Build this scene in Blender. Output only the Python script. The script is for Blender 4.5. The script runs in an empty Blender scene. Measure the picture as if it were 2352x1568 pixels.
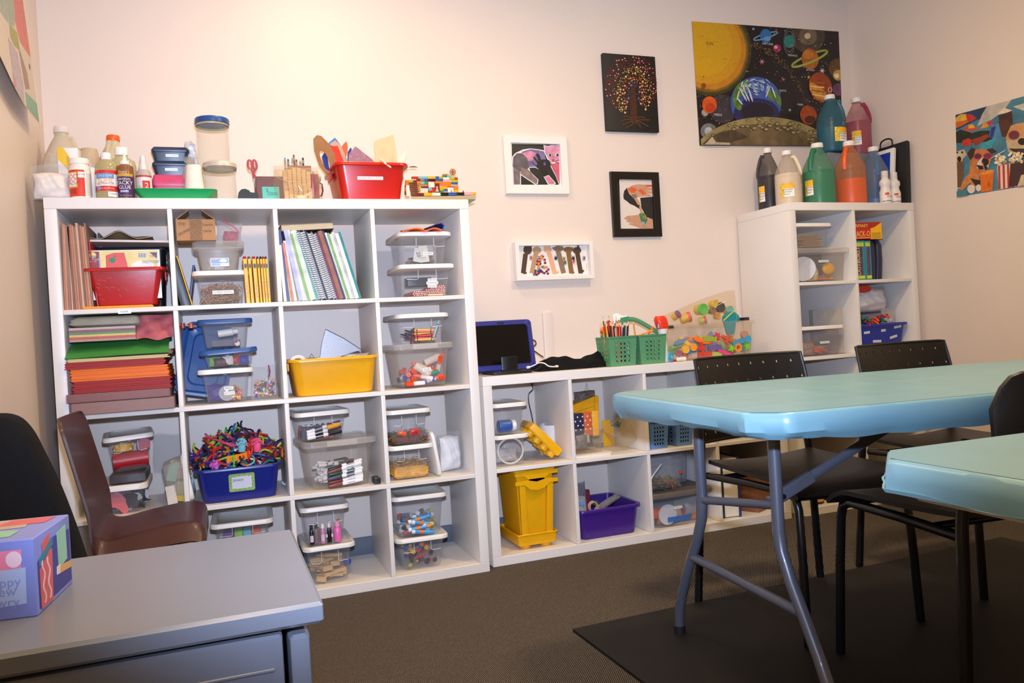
import bpy, math, random
from mathutils import Vector as V, Matrix as M
R_ = random.Random(11)
sc = bpy.context.scene; COL = sc.collection
PI = math.pi
# ---------------------------------------------------------------- camera
CAM = V((0.50533, -3.39247, 0.92007))
CR = V((0.93620930, -0.34657436, -0.05829538)); CU = V((0.05712391, -0.01360416, 0.99827440)); CF = V((0.34676938, 0.93792384, -0.00706134))
FPX = 1836.672
cd = bpy.data.cameras.new('camera'); cam = bpy.data.objects.new('camera', cd); COL.objects.link(cam)
cam.matrix_world = M(((CR.x, CU.x, -CF.x, CAM.x), (CR.y, CU.y, -CF.y, CAM.y), (CR.z, CU.z, -CF.z, CAM.z), (0, 0, 0, 1)))
cd.sensor_width = 36; cd.lens = FPX * 36 / 2352; cd.clip_start = .02
sc.camera = cam
# ---------------------------------------------------------------- view, world, lights
sc.view_settings.view_transform = 'Standard'; sc.view_settings.look = 'None'; sc.view_settings.gamma = 1; sc.view_settings.exposure = 0
sc.cycles.transparent_max_bounces = 40
w = bpy.data.worlds.new('world'); sc.world = w; w.use_nodes = True
w.node_tree.nodes['Background'].inputs[0].default_value = (1, .9, .8, 1); w.node_tree.nodes['Background'].inputs[1].default_value = .05
def light(kind, name, loc, power, col, **k):
    d = bpy.data.lights.new(name, kind); d.energy = power; d.color = col
    for a, b in k.items(): setattr(d, a, b)
    o = bpy.data.objects.new(name, d); COL.objects.link(o); o.location = loc; return o
FL = CAM + CU * .13 + CF * .05
fl = light('SPOT', 'camera_flash', FL, 305, (.74, .91, 1.27), spot_size=math.radians(94), spot_blend=1.0, shadow_soft_size=.022)
fl.rotation_euler = (CF + V((-.06, 0, .19))).to_track_quat('-Z', 'Y').to_euler()
WARM = (1.0, .73, .41)
LAMPS = [(1.02, -.80, 2.66, 12), (2.35, -1.7, 2.66, 30), (.9, -2.6, 2.66, 23)]
# ---------------------------------------------------------------- helpers
def at(u, v, Y):                       # the point at depth plane Y under a photo pixel
    d = CF + CR * ((u - 1176) / FPX) - CU * ((v - 784) / FPX)
    return CAM + d * ((Y - CAM.y) / d.y)
def atz(u, v, Z):
    d = CF + CR * ((u - 1176) / FPX) - CU * ((v - 784) / FPX)
    return CAM + d * ((Z - CAM.z) / d.z)
def ppm(p): return FPX / ((V(p) - CAM).dot(CF))
def lin(c):
    def f(x):
        x /= 255.
        return x / 12.92 if x <= .04045 else ((x + .055) / 1.055) ** 2.4
    return (f(c[0]), f(c[1]), f(c[2]), 1)
_m = {}
def mat(c, rough=.5, metal=0, spec=.5, var=.06, vs=30, bump=0, bs=200, key=None, coat=0, stretch=None):
    k = ('m', tuple(c), rough, metal, spec, var, vs, bump, bs, coat, stretch, key)
    if k in _m: return _m[k]
    m = bpy.data.materials.new(key or 'surface'); m.use_nodes = True; nt = m.node_tree; N = nt.nodes; L = nt.links
    b = N['Principled BSDF']; col = lin(c)
    b.inputs['Base Color'].default_value = col; b.inputs['Roughness'].default_value = rough; b.inputs['Metallic'].default_value = metal
    b.inputs['Specular IOR Level'].default_value = spec; b.inputs['Coat Weight'].default_value = coat
    if var or bump:
        tc = N.new('ShaderNodeTexCoord'); src = tc.outputs['Object']
        if stretch:
            mp = N.new('ShaderNodeMapping'); mp.inputs['Scale'].default_value = stretch; L.new(src, mp.inputs[0]); src = mp.outputs[0]
    if var:
        n = N.new('ShaderNodeTexNoise'); n.inputs['Scale'].default_value = vs; n.inputs['Detail'].default_value = 3; L.new(src, n.inputs['Vector'])
        r = N.new('ShaderNodeValToRGB'); r.color_ramp.elements[0].position = .3; r.color_ramp.elements[1].position = .7
        r.color_ramp.elements[0].color = tuple(x * (1 - var) for x in col[:3]) + (1,); r.color_ramp.elements[1].color = tuple(min(1, x * (1 + var)) for x in col[:3]) + (1,)
        L.new(n.outputs['Fac'], r.inputs[0]); L.new(r.outputs[0], b.inputs['Base Color'])
    if bump:
        n = N.new('ShaderNodeTexNoise'); n.inputs['Scale'].default_value = bs; n.inputs['Detail'].default_value = 2; L.new(src, n.inputs['Vector'])
        bp = N.new('ShaderNodeBump'); bp.inputs['Strength'].default_value = bump; bp.inputs['Distance'].default_value = .002
        L.new(n.outputs['Fac'], bp.inputs['Height']); L.new(bp.outputs[0], b.inputs['Normal'])
    _m[k] = m; return m
def clear(c=(235, 235, 235), a=.16, rough=.12, bump=0, bs=60, gl=1.0):     # clear plastic film or moulded plastic
    k = ('c', tuple(c), a, rough, bump, bs, gl)
    if k in _m: return _m[k]
    m = bpy.data.materials.new('clear_plastic'); m.use_nodes = True; nt = m.node_tree; N = nt.nodes; L = nt.links
    b = N['Principled BSDF']; col = lin(c); b.inputs['Base Color'].default_value = col; b.inputs['Roughness'].default_value = rough
    t = N.new('ShaderNodeBsdfTransparent'); mx = N.new('ShaderNodeMixShader')
    t.inputs[0].default_value = tuple(.75 + .25 * x for x in col[:3]) + (1,)
    lw = N.new('ShaderNodeLayerWeight'); lw.inputs[0].default_value = .25
    ma = N.new('ShaderNodeMath'); ma.operation = 'MULTIPLY_ADD'; ma.inputs[1].default_value = .35 * gl; ma.inputs[2].default_value = a; ma.use_clamp = True
    L.new(lw.outputs['Facing'], ma.inputs[0]); L.new(ma.outputs[0], mx.inputs[0]); L.new(t.outputs[0], mx.inputs[1]); L.new(b.outputs[0], mx.inputs[2])
    L.new(mx.outputs[0], N['Material Output'].inputs[0])
    if bump:
        tc = N.new('ShaderNodeTexCoord'); n = N.new('ShaderNodeTexNoise'); n.inputs['Scale'].default_value = bs; n.inputs['Detail'].default_value = 4; n.inputs['Distortion'].default_value = 1
        L.new(tc.outputs['Object'], n.inputs['Vector']); bp = N.new('ShaderNodeBump'); bp.inputs['Strength'].default_value = bump; bp.inputs['Distance'].default_value = .01
        L.new(n.outputs['Fac'], bp.inputs['Height']); L.new(bp.outputs[0], b.inputs['Normal'])
    _m[k] = m; return m
def rx(a): return M.Rotation(a, 4, 'X')
def ry(a): return M.Rotation(a, 4, 'Y')
def rz(a): return M.Rotation(a, 4, 'Z')
def tr(x, y=0, z=0): return M.Translation(V((x, y, z)) if not isinstance(x, V) else x)
def rad(a): return a * PI / 180
_tx = {}
def textgeo(s):
    if s not in _tx:
        cu = bpy.data.curves.new('t', 'FONT'); cu.body = s; cu.size = 1; cu.align_x = 'CENTER'; cu.align_y = 'CENTER'; cu.resolution_u = 2
        o = bpy.data.objects.new('t', cu); me = bpy.data.meshes.new_from_object(o)
        vs = [tuple(v.co) for v in me.vertices]; fs = [tuple(p.vertices) for p in me.polygons]
        ws = [v[0] for v in vs] or [0]
        _tx[s] = (vs, fs, max(ws) - min(ws)); bpy.data.meshes.remove(me); bpy.data.objects.remove(o); bpy.data.curves.remove(cu)
    return _tx[s]
def rr(w, d, r, z, n=4, cx=0, cy=0):   # rounded rectangle loop in the xy plane
    r = max(1e-4, min(r, w / 2 - 1e-4, d / 2 - 1e-4)); o = []
    for qx, qy, a0 in ((1, 1, 0), (-1, 1, 90), (-1, -1, 180), (1, -1, 270)):
        for i in range(n + 1):
            a = rad(a0 + 90 * i / n)
            o.append((cx + qx * (w / 2 - r) + r * math.cos(a), cy + qy * (d / 2 - r) + r * math.sin(a), z))
    return o
class MB:
    def __init__(s): s.v = []; s.f = []; s.m = []; s.mats = []; s.T = M.Identity(4)
    def add(s, vs, fs, mt, T=None):
        b = len(s.v); X = s.T @ T if T is not None else s.T
        if mt not in s.mats: s.mats.append(mt)
        k = s.mats.index(mt)
        s.v += [tuple(X @ V(p)) for p in vs]
        for f in fs: s.f.append([b + i for i in f]); s.m.append(k)
        return s
    def box(s, c, sz, mt, T=None, bev=0):
        x, y, z = sz[0] / 2, sz[1] / 2, sz[2] / 2; X = tr(*c) if T is None else T @ tr(*c)
        if not bev:
            return s.add([(-x, -y, -z), (x, -y, -z), (x, y, -z), (-x, y, -z), (-x, -y, z), (x, -y, z), (x, y, z), (-x, y, z)],
                         [(0, 3, 2, 1), (4, 5, 6, 7), (0, 1, 5, 4), (1, 2, 6, 5), (2, 3, 7, 6), (3, 0, 4, 7)], mt, X)
        b = min(bev, x * .9, y * .9, z * .9)
        return s.loft([rr(2 * x - 2 * b, 2 * y - 2 * b, b * .5, -z, 2), rr(2 * x, 2 * y, b, -z + b, 2), rr(2 * x, 2 * y, b, z - b, 2), rr(2 * x - 2 * b, 2 * y - 2 * b, b * .5, z, 2)], mt, X)
    def loft(s, loops, mt, T=None, cap0=True, cap1=True, closed=True):
        n = len(loops[0]); vs = [p for l in loops for p in l]; fs = []
        for i in range(len(loops) - 1):
            for j in range(n if closed else n - 1):
                k = (j + 1) % n; fs.append((i * n + j, i * n + k, (i + 1) * n + k, (i + 1) * n + j))
        if cap0: fs.append(tuple(range(n - 1, -1, -1)))
        if cap1: fs.append(tuple((len(loops) - 1) * n + j for j in range(n)))
        return s.add(vs, fs, mt, T)
    def lathe(s, prof, mt, T=None, seg=20, cap0=True, cap1=True):
        return s.loft([[(r * math.cos(2 * PI * j / seg), r * math.sin(2 * PI * j / seg), z) for j in range(seg)] for r, z in prof], mt, T, cap0, cap1)
    def cyl(s, a, b, r, mt, r2=None, seg=12, T=None, cap=True):
        a, b = V(a), V(b); q = (b - a).to_track_quat('Z', 'Y').to_matrix().to_4x4(); X = tr(a) @ q
        if T is not None: X = T @ X
        return s.lathe([(r, 0), (r2 if r2 is not None else r, (b - a).length)], mt, X, seg, cap, cap)
    def tube(s, pts, r, mt, seg=8, closed=False, T=None, sq=1, cap=True):
        P = [V(p) for p in pts]; n = len(P); loops = []; up = None
        for i in range(n):
            a = P[i - 1] if i > 0 or closed else P[i]; b = P[(i + 1) % n] if i < n - 1 or closed else P[i]
            t = (b - a).normalized()
            if up is None:
                up = V((0, 0, 1)) if abs(t.z) < .9 else V((0, 1, 0))
            x = up - t * up.dot(t)
            x = x.normalized() if x.length > 1e-6 else t.orthogonal().normalized()
            up = x; y = t.cross(x); ri = r[i] if isinstance(r, (list, tuple)) else r
            loops.append([tuple(P[i] + x * (ri * math.cos(2 * PI * j / seg)) + y * (ri * sq * math.sin(2 * PI * j / seg))) for j in range(seg)])
        if closed: loops.append(loops[0]); return s.loft(loops, mt, T, False, False)
        return s.loft(loops, mt, T, cap, cap)
    def prism(s, poly, h, mt, T=None):     # polygon in xy, extruded 0..h in z
        n = len(poly); vs = [(x, y, 0) for x, y in poly] + [(x, y, h) for x, y in poly]
        fs = [tuple(range(n - 1, -1, -1)), tuple(range(n, 2 * n))] + [(i, (i + 1) % n, n + (i + 1) % n, n + i) for i in range(n)]
        return s.add(vs, fs, mt, T)
    def poly(s, pts, mt, T=None): return s.add([(p[0], p[1], p[2] if len(p) > 2 else 0) for p in pts], [tuple(range(len(pts)))], mt, T)
    def ell(s, c, a, b, mt, T=None, n=24, rot=0, inner=None, hh=0, a0=0, a1=360):
        ca, sa = math.cos(rad(rot)), math.sin(rad(rot)); full = abs(a1 - a0) >= 360
        def ring(k): return [(c[0] + ca * a * k * math.cos(t) - sa * b * k * math.sin(t), c[1] + sa * a * k * math.cos(t) + ca * b * k * math.sin(t), hh) for t in [rad(a0 + (a1 - a0) * i / n) for i in range(n if full else n + 1)]]
        if inner: return s.loft([ring(1), ring(inner)], mt, T, False, False, closed=full)
        return s.poly(ring(1), mt, T)
    def sph(s, c, r, mt, T=None, seg=10, rings=6, sc_=(1, 1, 1)):
        vs = [(0, 0, -1)]; fs = []
        for i in range(1, rings):
            a = PI * i / rings - PI / 2
            vs += [(math.cos(a) * math.cos(2 * PI * j / seg), math.cos(a) * math.sin(2 * PI * j / seg), math.sin(a)) for j in range(seg)]
        vs.append((0, 0, 1)); e = len(vs) - 1
        for j in range(seg):
            k = (j + 1) % seg; fs.append((0, 1 + k, 1 + j)); fs.append((e, e - seg + j, e - seg + k))
            for i in range(rings - 2): fs.append((1 + i * seg + j, 1 + i * seg + k, 1 + (i + 1) * seg + k, 1 + (i + 1) * seg + j))
        return s.add([(c[0] + x * r * sc_[0], c[1] + y * r * sc_[1], c[2] + z * r * sc_[2]) for x, y, z in vs], fs, mt, T)
    def grid(s, fn, nu, nv, mt, T=None, th=0):
        vs = [fn(i / nu, j / nv) for j in range(nv + 1) for i in range(nu + 1)]; w_ = nu + 1
        fs = [(j * w_ + i, j * w_ + i + 1, (j + 1) * w_ + i + 1, (j + 1) * w_ + i) for j in range(nv) for i in range(nu)]
        if th:
            n0 = len(vs); nor = []
            for j in range(nv + 1):
                for i in range(nu + 1):
                    a = V(vs[j * w_ + min(i + 1, nu)]) - V(vs[j * w_ + max(i - 1, 0)]); b = V(vs[min(j + 1, nv) * w_ + i]) - V(vs[max(j - 1, 0) * w_ + i])
                    c = a.cross(b); nor.append(c.normalized() if c.length > 1e-12 else V((0, 0, 1)))
            vs = vs + [tuple(V(vs[k]) - nor[k] * th) for k in range(n0)]
            fs = fs + [tuple(n0 + k for k in reversed(f)) for f in fs]
            bd = [i for i in range(w_)] + [j * w_ + nu for j in range(1, nv + 1)] + [nv * w_ + i for i in range(nu - 1, -1, -1)] + [j * w_ for j in range(nv - 1, 0, -1)]
            fs += [(bd[(k + 1) % len(bd)], bd[k], n0 + bd[k], n0 + bd[(k + 1) % len(bd)]) for k in range(len(bd))]
        return s.add(vs, fs, mt, T)
    def text(s, t, h, mt, T, w=None, bold=0):        # flat lettering in the xy plane of T, h = line height
        vs, fs, tw = textgeo(t); k = h * 1.35; kx = k if not w else w / max(tw, 1e-6)
        return s.add([(x * kx, y * k, 0) for x, y, z in vs], fs, mt, T)
    def ctext(s, t, h, mt, r, z, a0=0, w=None, T=None):     # lettering bent round an upright cylinder of radius r
        vs, fs, tw = textgeo(t); k = h * 1.35; kx = k if not w else w / max(tw, 1e-6)
        return s.add([(r * math.sin(a0 + x * kx / r), -r * math.cos(a0 + x * kx / r), z + y * k) for x, y, _ in vs], fs, mt, T)
    def arc(s, r, z0, z1, a0, a1, mt, T=None, n=14):         # patch of a cylinder, angle 0 faces the camera
        return s.grid(lambda u, v_: (r * math.sin(rad(a0 + (a1 - a0) * u)), -r * math.cos(rad(a0 + (a1 - a0) * u)), z0 + (z1 - z0) * v_), n, 1, mt, T)
    def pillow(s, w, h, t, mt, seed=1, T=None, n=14, amp=.12, pinch=.5, sides=(1, -1)):   # soft bag standing in xz, thickness in y
        rn = random.Random(seed); ph = [rn.uniform(0, 7) for _ in range(6)]
        for sd in sides:
            def fn(u, v_):
                e = max(0, math.sin(PI * u) * math.sin(PI * v_)) ** pinch; q = math.sin(9 * u + ph[0] + 4 * v_) * .5 + math.sin(17 * v_ + ph[1] - 6 * u) * .35 + math.sin(29 * u + 13 * v_ + ph[2]) * .3
                return ((u - .5) * w * (1 + .05 * math.sin(7 * v_ + ph[3])), -sd * (t / 2) * e * (1 + amp * q), v_ * h + .03 * h * math.sin(6 * u + ph[4]) * v_)
            s.grid(fn if sd > 0 else (lambda u, v_: fn(1 - u, v_)), n, n, mt, T)
        return s
    def build(s, name, parent=None, ang=38, loc=None, T=None):
        me = bpy.data.meshes.new(name); me.from_pydata(s.v, [], s.f)
        for x in s.mats: me.materials.append(x)
        me.polygons.foreach_set('material_index', s.m); me.polygons.foreach_set('use_smooth', [True] * len(s.f))
        me.set_sharp_from_angle(angle=rad(ang)); me.update()
        o = bpy.data.objects.new(name, me); COL.objects.link(o)
        if parent: o.parent = parent
        if T is not None: o.matrix_local = T
        elif loc is not None: o.location = loc
        return o
def tag(o, label, cat, group=None, kind=None):
    o['label'] = label; o['category'] = cat
    if group: o['group'] = group
    if kind: o['kind'] = kind
    return o
def thing(name, label, cat, T=None, group=None):
    o = bpy.data.objects.new(name, None); o.empty_display_size = .05; COL.objects.link(o)
    if T is not None: o.matrix_world = T if isinstance(T, M) else tr(*T)
    return tag(o, label, cat, group)
def one(mb, name, label, cat, T=None, group=None, kind=None, ang=38): return tag(mb.build(name, None, ang, T=T), label, cat, group, kind)
def copy_tree(o, T, label=None):
    c = o.copy(); COL.objects.link(c); c.matrix_world = T
    if label: c['label'] = label
    for ch in o.children:
        d = ch.copy(); COL.objects.link(d); d.parent = c
        for g in ch.children: e = g.copy(); COL.objects.link(e); e.parent = d
    return c
def struct(mb, name): o = mb.build(name); o['kind'] = 'structure'; return o
_proto = {}
def inst(key, make, name, label, cat, T, group=None):   # first one is built, later ones are copies sharing its mesh
    if key not in _proto: _proto[key] = make().build(name); o = _proto[key]
    else: o = _proto[key].copy(); COL.objects.link(o); o.name = name
    o.matrix_world = T; return tag(o, label, cat, group)
UP = rx(PI / 2)                        # takes the xy plane to a plane facing the camera (-y)
# ---------------------------------------------------------------- room
XL, XR, YB, YF, ZC = -.056, 3.83, .035, -5.6, 2.7
WALL = mat((229, 213, 200), .42, var=.012, vs=3, bump=.22, bs=320, key='wall_paint', spec=.4)
def carpet():
    m = bpy.data.materials.new('carpet'); m.use_nodes = True; N = m.node_tree.nodes; L = m.node_tree.links; b = N['Principled BSDF']
    tc = N.new('ShaderNodeTexCoord'); mp = N.new('ShaderNodeMapping'); mp.inputs['Rotation'].default_value = (0, 0, rad(38)); L.new(tc.outputs['Object'], mp.inputs[0])
    wv = N.new('ShaderNodeTexWave'); wv.inputs['Scale'].default_value = 62; wv.inputs['Distortion'].default_value = 1.6; wv.inputs['Detail'].default_value = 3; wv.inputs['Detail Scale'].default_value = 4; L.new(mp.outputs[0], wv.inputs[0])
    n = N.new('ShaderNodeTexNoise'); n.inputs['Scale'].default_value = 620; n.inputs['Detail'].default_value = 2; L.new(tc.outputs['Object'], n.inputs['Vector'])
    mu = N.new('ShaderNodeMath'); mu.operation = 'MULTIPLY'; L.new(wv.outputs['Fac'], mu.inputs[0]); L.new(n.outputs['Fac'], mu.inputs[1])
    r = N.new('ShaderNodeValToRGB'); e = r.color_ramp.elements; e[0].position = .08; e[0].color = lin((28, 24, 20)); e[1].position = .5; e[1].color = lin((138, 126, 113)); L.new(mu.outputs[0], r.inputs[0])
    L.new(r.outputs[0], b.inputs['Base Color']); b.inputs['Roughness'].default_value = .95; b.inputs['Specular IOR Level'].default_value = .1
    bp = N.new('ShaderNodeBump'); bp.inputs['Strength'].default_value = .7; bp.inputs['Distance'].default_value = .004; L.new(mu.outputs[0], bp.inputs['Height']); L.new(bp.outputs[0], b.inputs['Normal'])
    return m
b = MB(); b.box(((XL + XR) / 2, (YB + YF) / 2, -.05), (XR - XL + .4, YB - YF + .4, .1), carpet()); struct(b, 'floor')
b = MB(); b.box(((XL + XR) / 2, (YB + YF) / 2, ZC + .05), (XR - XL + .4, YB - YF + .4, .1), mat((235, 228, 216), .8, var=.02, key='ceiling_paint')); struct(b, 'ceiling')
b = MB(); b.box(((XL + XR) / 2, YB + .05, ZC / 2), (XR - XL + .2, .1, ZC), WALL); struct(b, 'wall_back')
b = MB(); b.box(((XL + XR) / 2, YF - .05, ZC / 2), (XR - XL + .2, .1, ZC), WALL); struct(b, 'wall_front')
b = MB(); b.box((XL - .05, (YB + YF) / 2, ZC / 2), (.1, YB - YF, ZC), WALL); struct(b, 'wall_left')
b = MB(); b.box((XR + .05, (YB + YF) / 2, ZC / 2), (.1, YB - YF, ZC), WALL); struct(b, 'wall_right')
BASE = mat((104, 112, 124), .5, var=.04, key='rubber_baseboard')
b = MB(); b.box(((XL + XR) / 2, YB - .004, .052), (XR - XL - .001, .008, .102), BASE, bev=.003); struct(b, 'baseboard_back')
b = MB(); b.box((XL + .004, (YB + YF) / 2, .052), (.008, YB - YF - .03, .102), BASE, bev=.003); struct(b, 'baseboard_left')
b = MB(); b.box((XR - .004, (YB + YF) / 2, .052), (.008, YB - YF - .03, .102), BASE, bev=.003); struct(b, 'baseboard_right')
# ceiling lamps of the room (above the frame)
for i, (x, y, z, p) in enumerate(LAMPS):
    t = thing('ceiling_light', ['round ceiling light close to the shelf wall', 'round ceiling light above the covered folding tables', 'round ceiling light above the grey cabinet'][i], 'ceiling light', (x, y, ZC), 'round ceiling lights')
    b = MB(); b.loft([[(r * math.cos(2 * PI * j / 32), r * math.sin(2 * PI * j / 32), zz) for j in range(32)] for r, zz in ((.165, -.001), (.165, -.012), (.15, -.018), (.15, -.006))], mat((240, 240, 238), .4, var=0), None, False, False); b.build('trim_ring', t)
    em = bpy.data.materials.new('lamp_diffuser'); em.use_nodes = True; q = em.node_tree.nodes['Principled BSDF']; q.inputs['Emission Color'].default_value = (*WARM, 1); q.inputs['Emission Strength'].default_value = 4
    b = MB(); b.ell((0, 0), .15, .15, em, rx(PI) @ tr(0, 0, .008)); b.build('diffuser', t)
    light('AREA', 'lamp_glow', (x, y, z), p, WARM, shape='DISK', size=.28)
# ---------------------------------------------------------------- white cube shelves
SH = mat((232, 226, 219), .38, var=.015, vs=6, key='white_laminate', spec=.45)
O_, D_, C_ = .038, .016, .335
def g(i): return O_ + i * (C_ + D_)
W4, W2 = g(3) + C_ + O_, g(1) + C_ + O_
def cube_shelf(name, label, x0, yf, nc, nr, dep=.39):
    t = thing(name, label, 'shelf', (x0, yf, 0)); W = g(nc - 1) + C_ + O_; H = g(nr - 1) + C_ + O_; m = dep / 2
    def part(n, c, s): b_ = MB(); b_.box(c, s, SH, bev=.0015); return b_.build(n, t)
    part('top_panel', (W / 2, m, H - O_ / 2), (W, dep, O_ - .0004)); part('bottom_panel', (W / 2, m, O_ / 2), (W, dep, O_ - .0004))
    for x in (O_ / 2, W - O_ / 2): part('side_panel', (x, m, H / 2), (O_ - .0004, dep - .0006, H - 2 * O_))
    for r in range(1, nr): part('shelf_board', (W / 2, m, g(r) - D_ / 2), (W - 2 * O_, dep - .0004, D_))
    for c in range(1, nc):
        for r in range(nr): part('divider', (g(c) - D_ / 2, m, g(r) + C_ / 2), (D_, dep - .001, C_))
    return t
Y1, YL, YT = -.400, -.3577, -.3676
XLOW, XT = 1.4925, 3.0279
s1 = cube_shelf('cube_shelf', 'large white cube shelf of sixteen compartments on the left', 0, Y1, 4, 4)
s2 = cube_shelf('cube_shelf', 'low white cube shelf with the tablet and caddy on top', XLOW, YL, 4, 2)
s3 = cube_shelf('cube_shelf', 'tall narrow white cube shelf in the right corner under the paint jugs', XT, YT, 2, 4)
def zrow(r): return g(4 - r)           # board height of row r (1 = top) in a four-row shelf
# ---------------------------------------------------------------- folding tables
CLOTH = mat((121, 167, 184), .34, var=.03, vs=9, bump=.12, bs=25, key='blue_plastic_tablecloth', spec=.5)
BM_ = mat((40, 42, 48), .3, metal=.6, key='bolt_metal')
def cloth_table(W, D, H, T, label, seed, cut):
    rn = random.Random(seed); c = .06
    t = thing('folding_table', label + ', grey tubular legs', 'table', T)
    TOPM = mat((206, 203, 196), .6, key='table_plastic'); LEG = mat((103, 108, 122), .35, metal=.35, var=.03, key='grey_enamel', coat=.3)
    b_ = MB(); oc = [(c, 0), (W - c, 0), (W, c), (W, D - c), (W - c, D), (c, D), (0, D - c), (0, c)]
    ti = [(W / 2 + (x - W / 2) * (1 - .044 / W), D / 2 + (y - D / 2) * (1 - .044 / D)) for x, y in oc]
    b_.prism(ti, .04, TOPM, tr(0, -D, H - .05)); b_.build('tabletop', t)
    for sgn, x in ((1, .2), (-1, W - .2)):
        ya, yb = -.165, -.525
        for y0, o in ((ya, 1), (yb, -1)):
            pts = [(x, y0, H - .05)] + [(x, y0 + o * dy, z) for z, dy in ((.43, 0), (.385, .008), (.32, .04), (.25, .085), (.185, .125), (.13, .155), (.08, .175), (.022, .183))]
            b_ = MB(); b_.tube(pts, .0145, LEG, 12); lg = b_.build('leg', t)
            b_ = MB(); b_.cyl((x, y0 + o * .183, 0), (x, y0 + o * .183, .03), .0175, mat((24, 24, 26), .6)); b_.build('rubber_foot', lg)
        b_ = MB(); b_.cyl((x, ya + .078, .262), (x, yb - .078, .262), .0125, LEG, seg=10); b_.build('cross_bar', t)
        b_ = MB(); b_.cyl((x, ya, .438), (x, yb, .492), .011, LEG, seg=10); b_.build('cross_bar', t)
        ym = yb + .035
        b_ = MB(); b_.tube([(x + sgn * .02, ym, .50), (x + sgn * .2, ym, .575), (x + sgn * .46, ym, H - .052)], .0125, LEG, 10, sq=.6)
        b_.box((0, 0, 0), (.13, .018, .031), LEG, tr(x + sgn * .06, ym - .004, .517) @ ry(-sgn * .40), bev=.004)
        b_.cyl((x + sgn * .03, ym - .02, .505), (x + sgn * .03, ym, .505), .006, BM_); b_.build('folding_brace', t)
    # cloth: top sheet, rounded edge and short skirt tucked around it
    pts = []
    for i in range(8):
        a, q = V(oc[i]), V(oc[(i + 1) % 8]); n = max(4, int((q - a).length / .014))
        for k in range(n): pts.append(a.lerp(q, k / n))
    cen = V((W / 2, D / 2)); per = [0]
    for i in range(1, len(pts)): per.append(per[-1] + (pts[i] - pts[i - 1]).length)
    def nrm(i):
        tg = (pts[(i + 1) % len(pts)] - pts[i - 1]).normalized(); return V((tg.y, -tg.x))
    cs = [i for i in range(len(pts)) if any((pts[i] - V(q)).length < .012 for q in oc)]
    def wav(s_):
        e = min(min(abs(s_ - per[i]), per[-1] - abs(s_ - per[i])) for i in cs); return .5 * math.sin(s_ * 9 + seed) + .5 * math.sin(s_ * 23 + 2 * seed) + 0.3 * math.exp(-(e / .05) ** 2) * math.sin(s_ * 130)
    loops = []
    for off, dz, wa in ((-.010, 0, 0), (-.0005, -.0012, 0), (.0035, -.0055, .1), (.005, -.022, .5), (.004, -.040, 1.0)):
        loops.append([(*(pts[i] + nrm(i) * (off + wa * .004 * wav(per[i])) - V((0, D))), H + dz) for i in range(len(pts))])
    low = []
    for i in range(len(pts)):
        dz, off = cut(per[i], per[-1]); low.append((*(pts[i] + nrm(i) * (off + .006 * wav(per[i])) - V((0, D))), H - .04 - dz - .005 * abs(.5 * math.sin(per[i] * 12 + seed) + .5 * math.sin(per[i] * 30 + 2 * seed))))
    loops.append([tuple(V(loops[-1][i]).lerp(V(low[i]), .5)) for i in range(len(pts))]); loops.append(low)
    loops.append([tuple(V(p) + V((*(-nrm(i) * .003), .0))) for i, p in enumerate(low)])
    b_ = MB(); b_.loft(loops, CLOTH, None, False, False)
    nu, nv = 40, 18                     # top sheet with shallow fold creases
    ins = .0075
    def fn(u, v_):
        x = ins + u * (W - 2 * ins); y = ins + v_ * (D - 2 * ins)
        k = c
        x0 = x; dx = min(x, W - x); dy = min(y, D - y)
        if dx + dy < k:                # pull the corner points onto the chamfer
            s_ = (k - dx - dy) / 2 + 1e-4; x += s_ if x < W / 2 else -s_; y += s_ if y < D / 2 else -s_
        cr = .002 * max(0, 1 - abs(((x * 4.1) % 1) - .5) * 14) + .002 * max(0, 1 - abs(((y * 3.4) % 1) - .5) * 14)
        return (x, y - D, H + .0002 + cr * (1 if 0.03 < dx and .03 < dy else 0))
    b_.grid(fn, nu * 2, nv * 2, CLOTH)
    o = b_.build('tablecloth', None, 42); o.matrix_world = T
    return t, o
def cutA(s_, tot): return (.012 + .012 * max(0, math.sin(s_ * 4.0)), -.004 - .008)
def cutB(s_, tot): return (-.010 + .008 * math.sin(s_ * 3), .006)
tb1, cl1 = cloth_table(2.2, .80, .74, tr(1.551, -1.318, 0) @ rz(rad(-5)), 'blue covered folding table standing further back, nearer the shelves', 3, cutA)
tag(cl1, 'light blue plastic cloth wrapped over the further table', 'tablecloth')
tb2, cl2 = cloth_table(1.83, .762, .74, tr(1.278, -2.565, 0) @ rz(rad(-1)), 'blue covered folding table cut off at the right edge, closest', 8, cutB)
tag(cl2, 'light blue plastic cloth hanging over the closest table at the right edge', 'tablecloth')
# ---------------------------------------------------------------- floor mat
b = MB(); MATM = mat((21, 19, 17), .65, var=.12, vs=7, bump=.15, bs=90, key='rubber_mat', spec=.35)
b.prism([(0, 0), (1.9, .06), (1.9, -2.2), (.03, -2.2)], .009, MATM); one(b, 'floor_mat', 'flat dark brown rubber mat on the carpet under the tables', 'mat', tr(1.484, -1.135, 0) )
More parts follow.
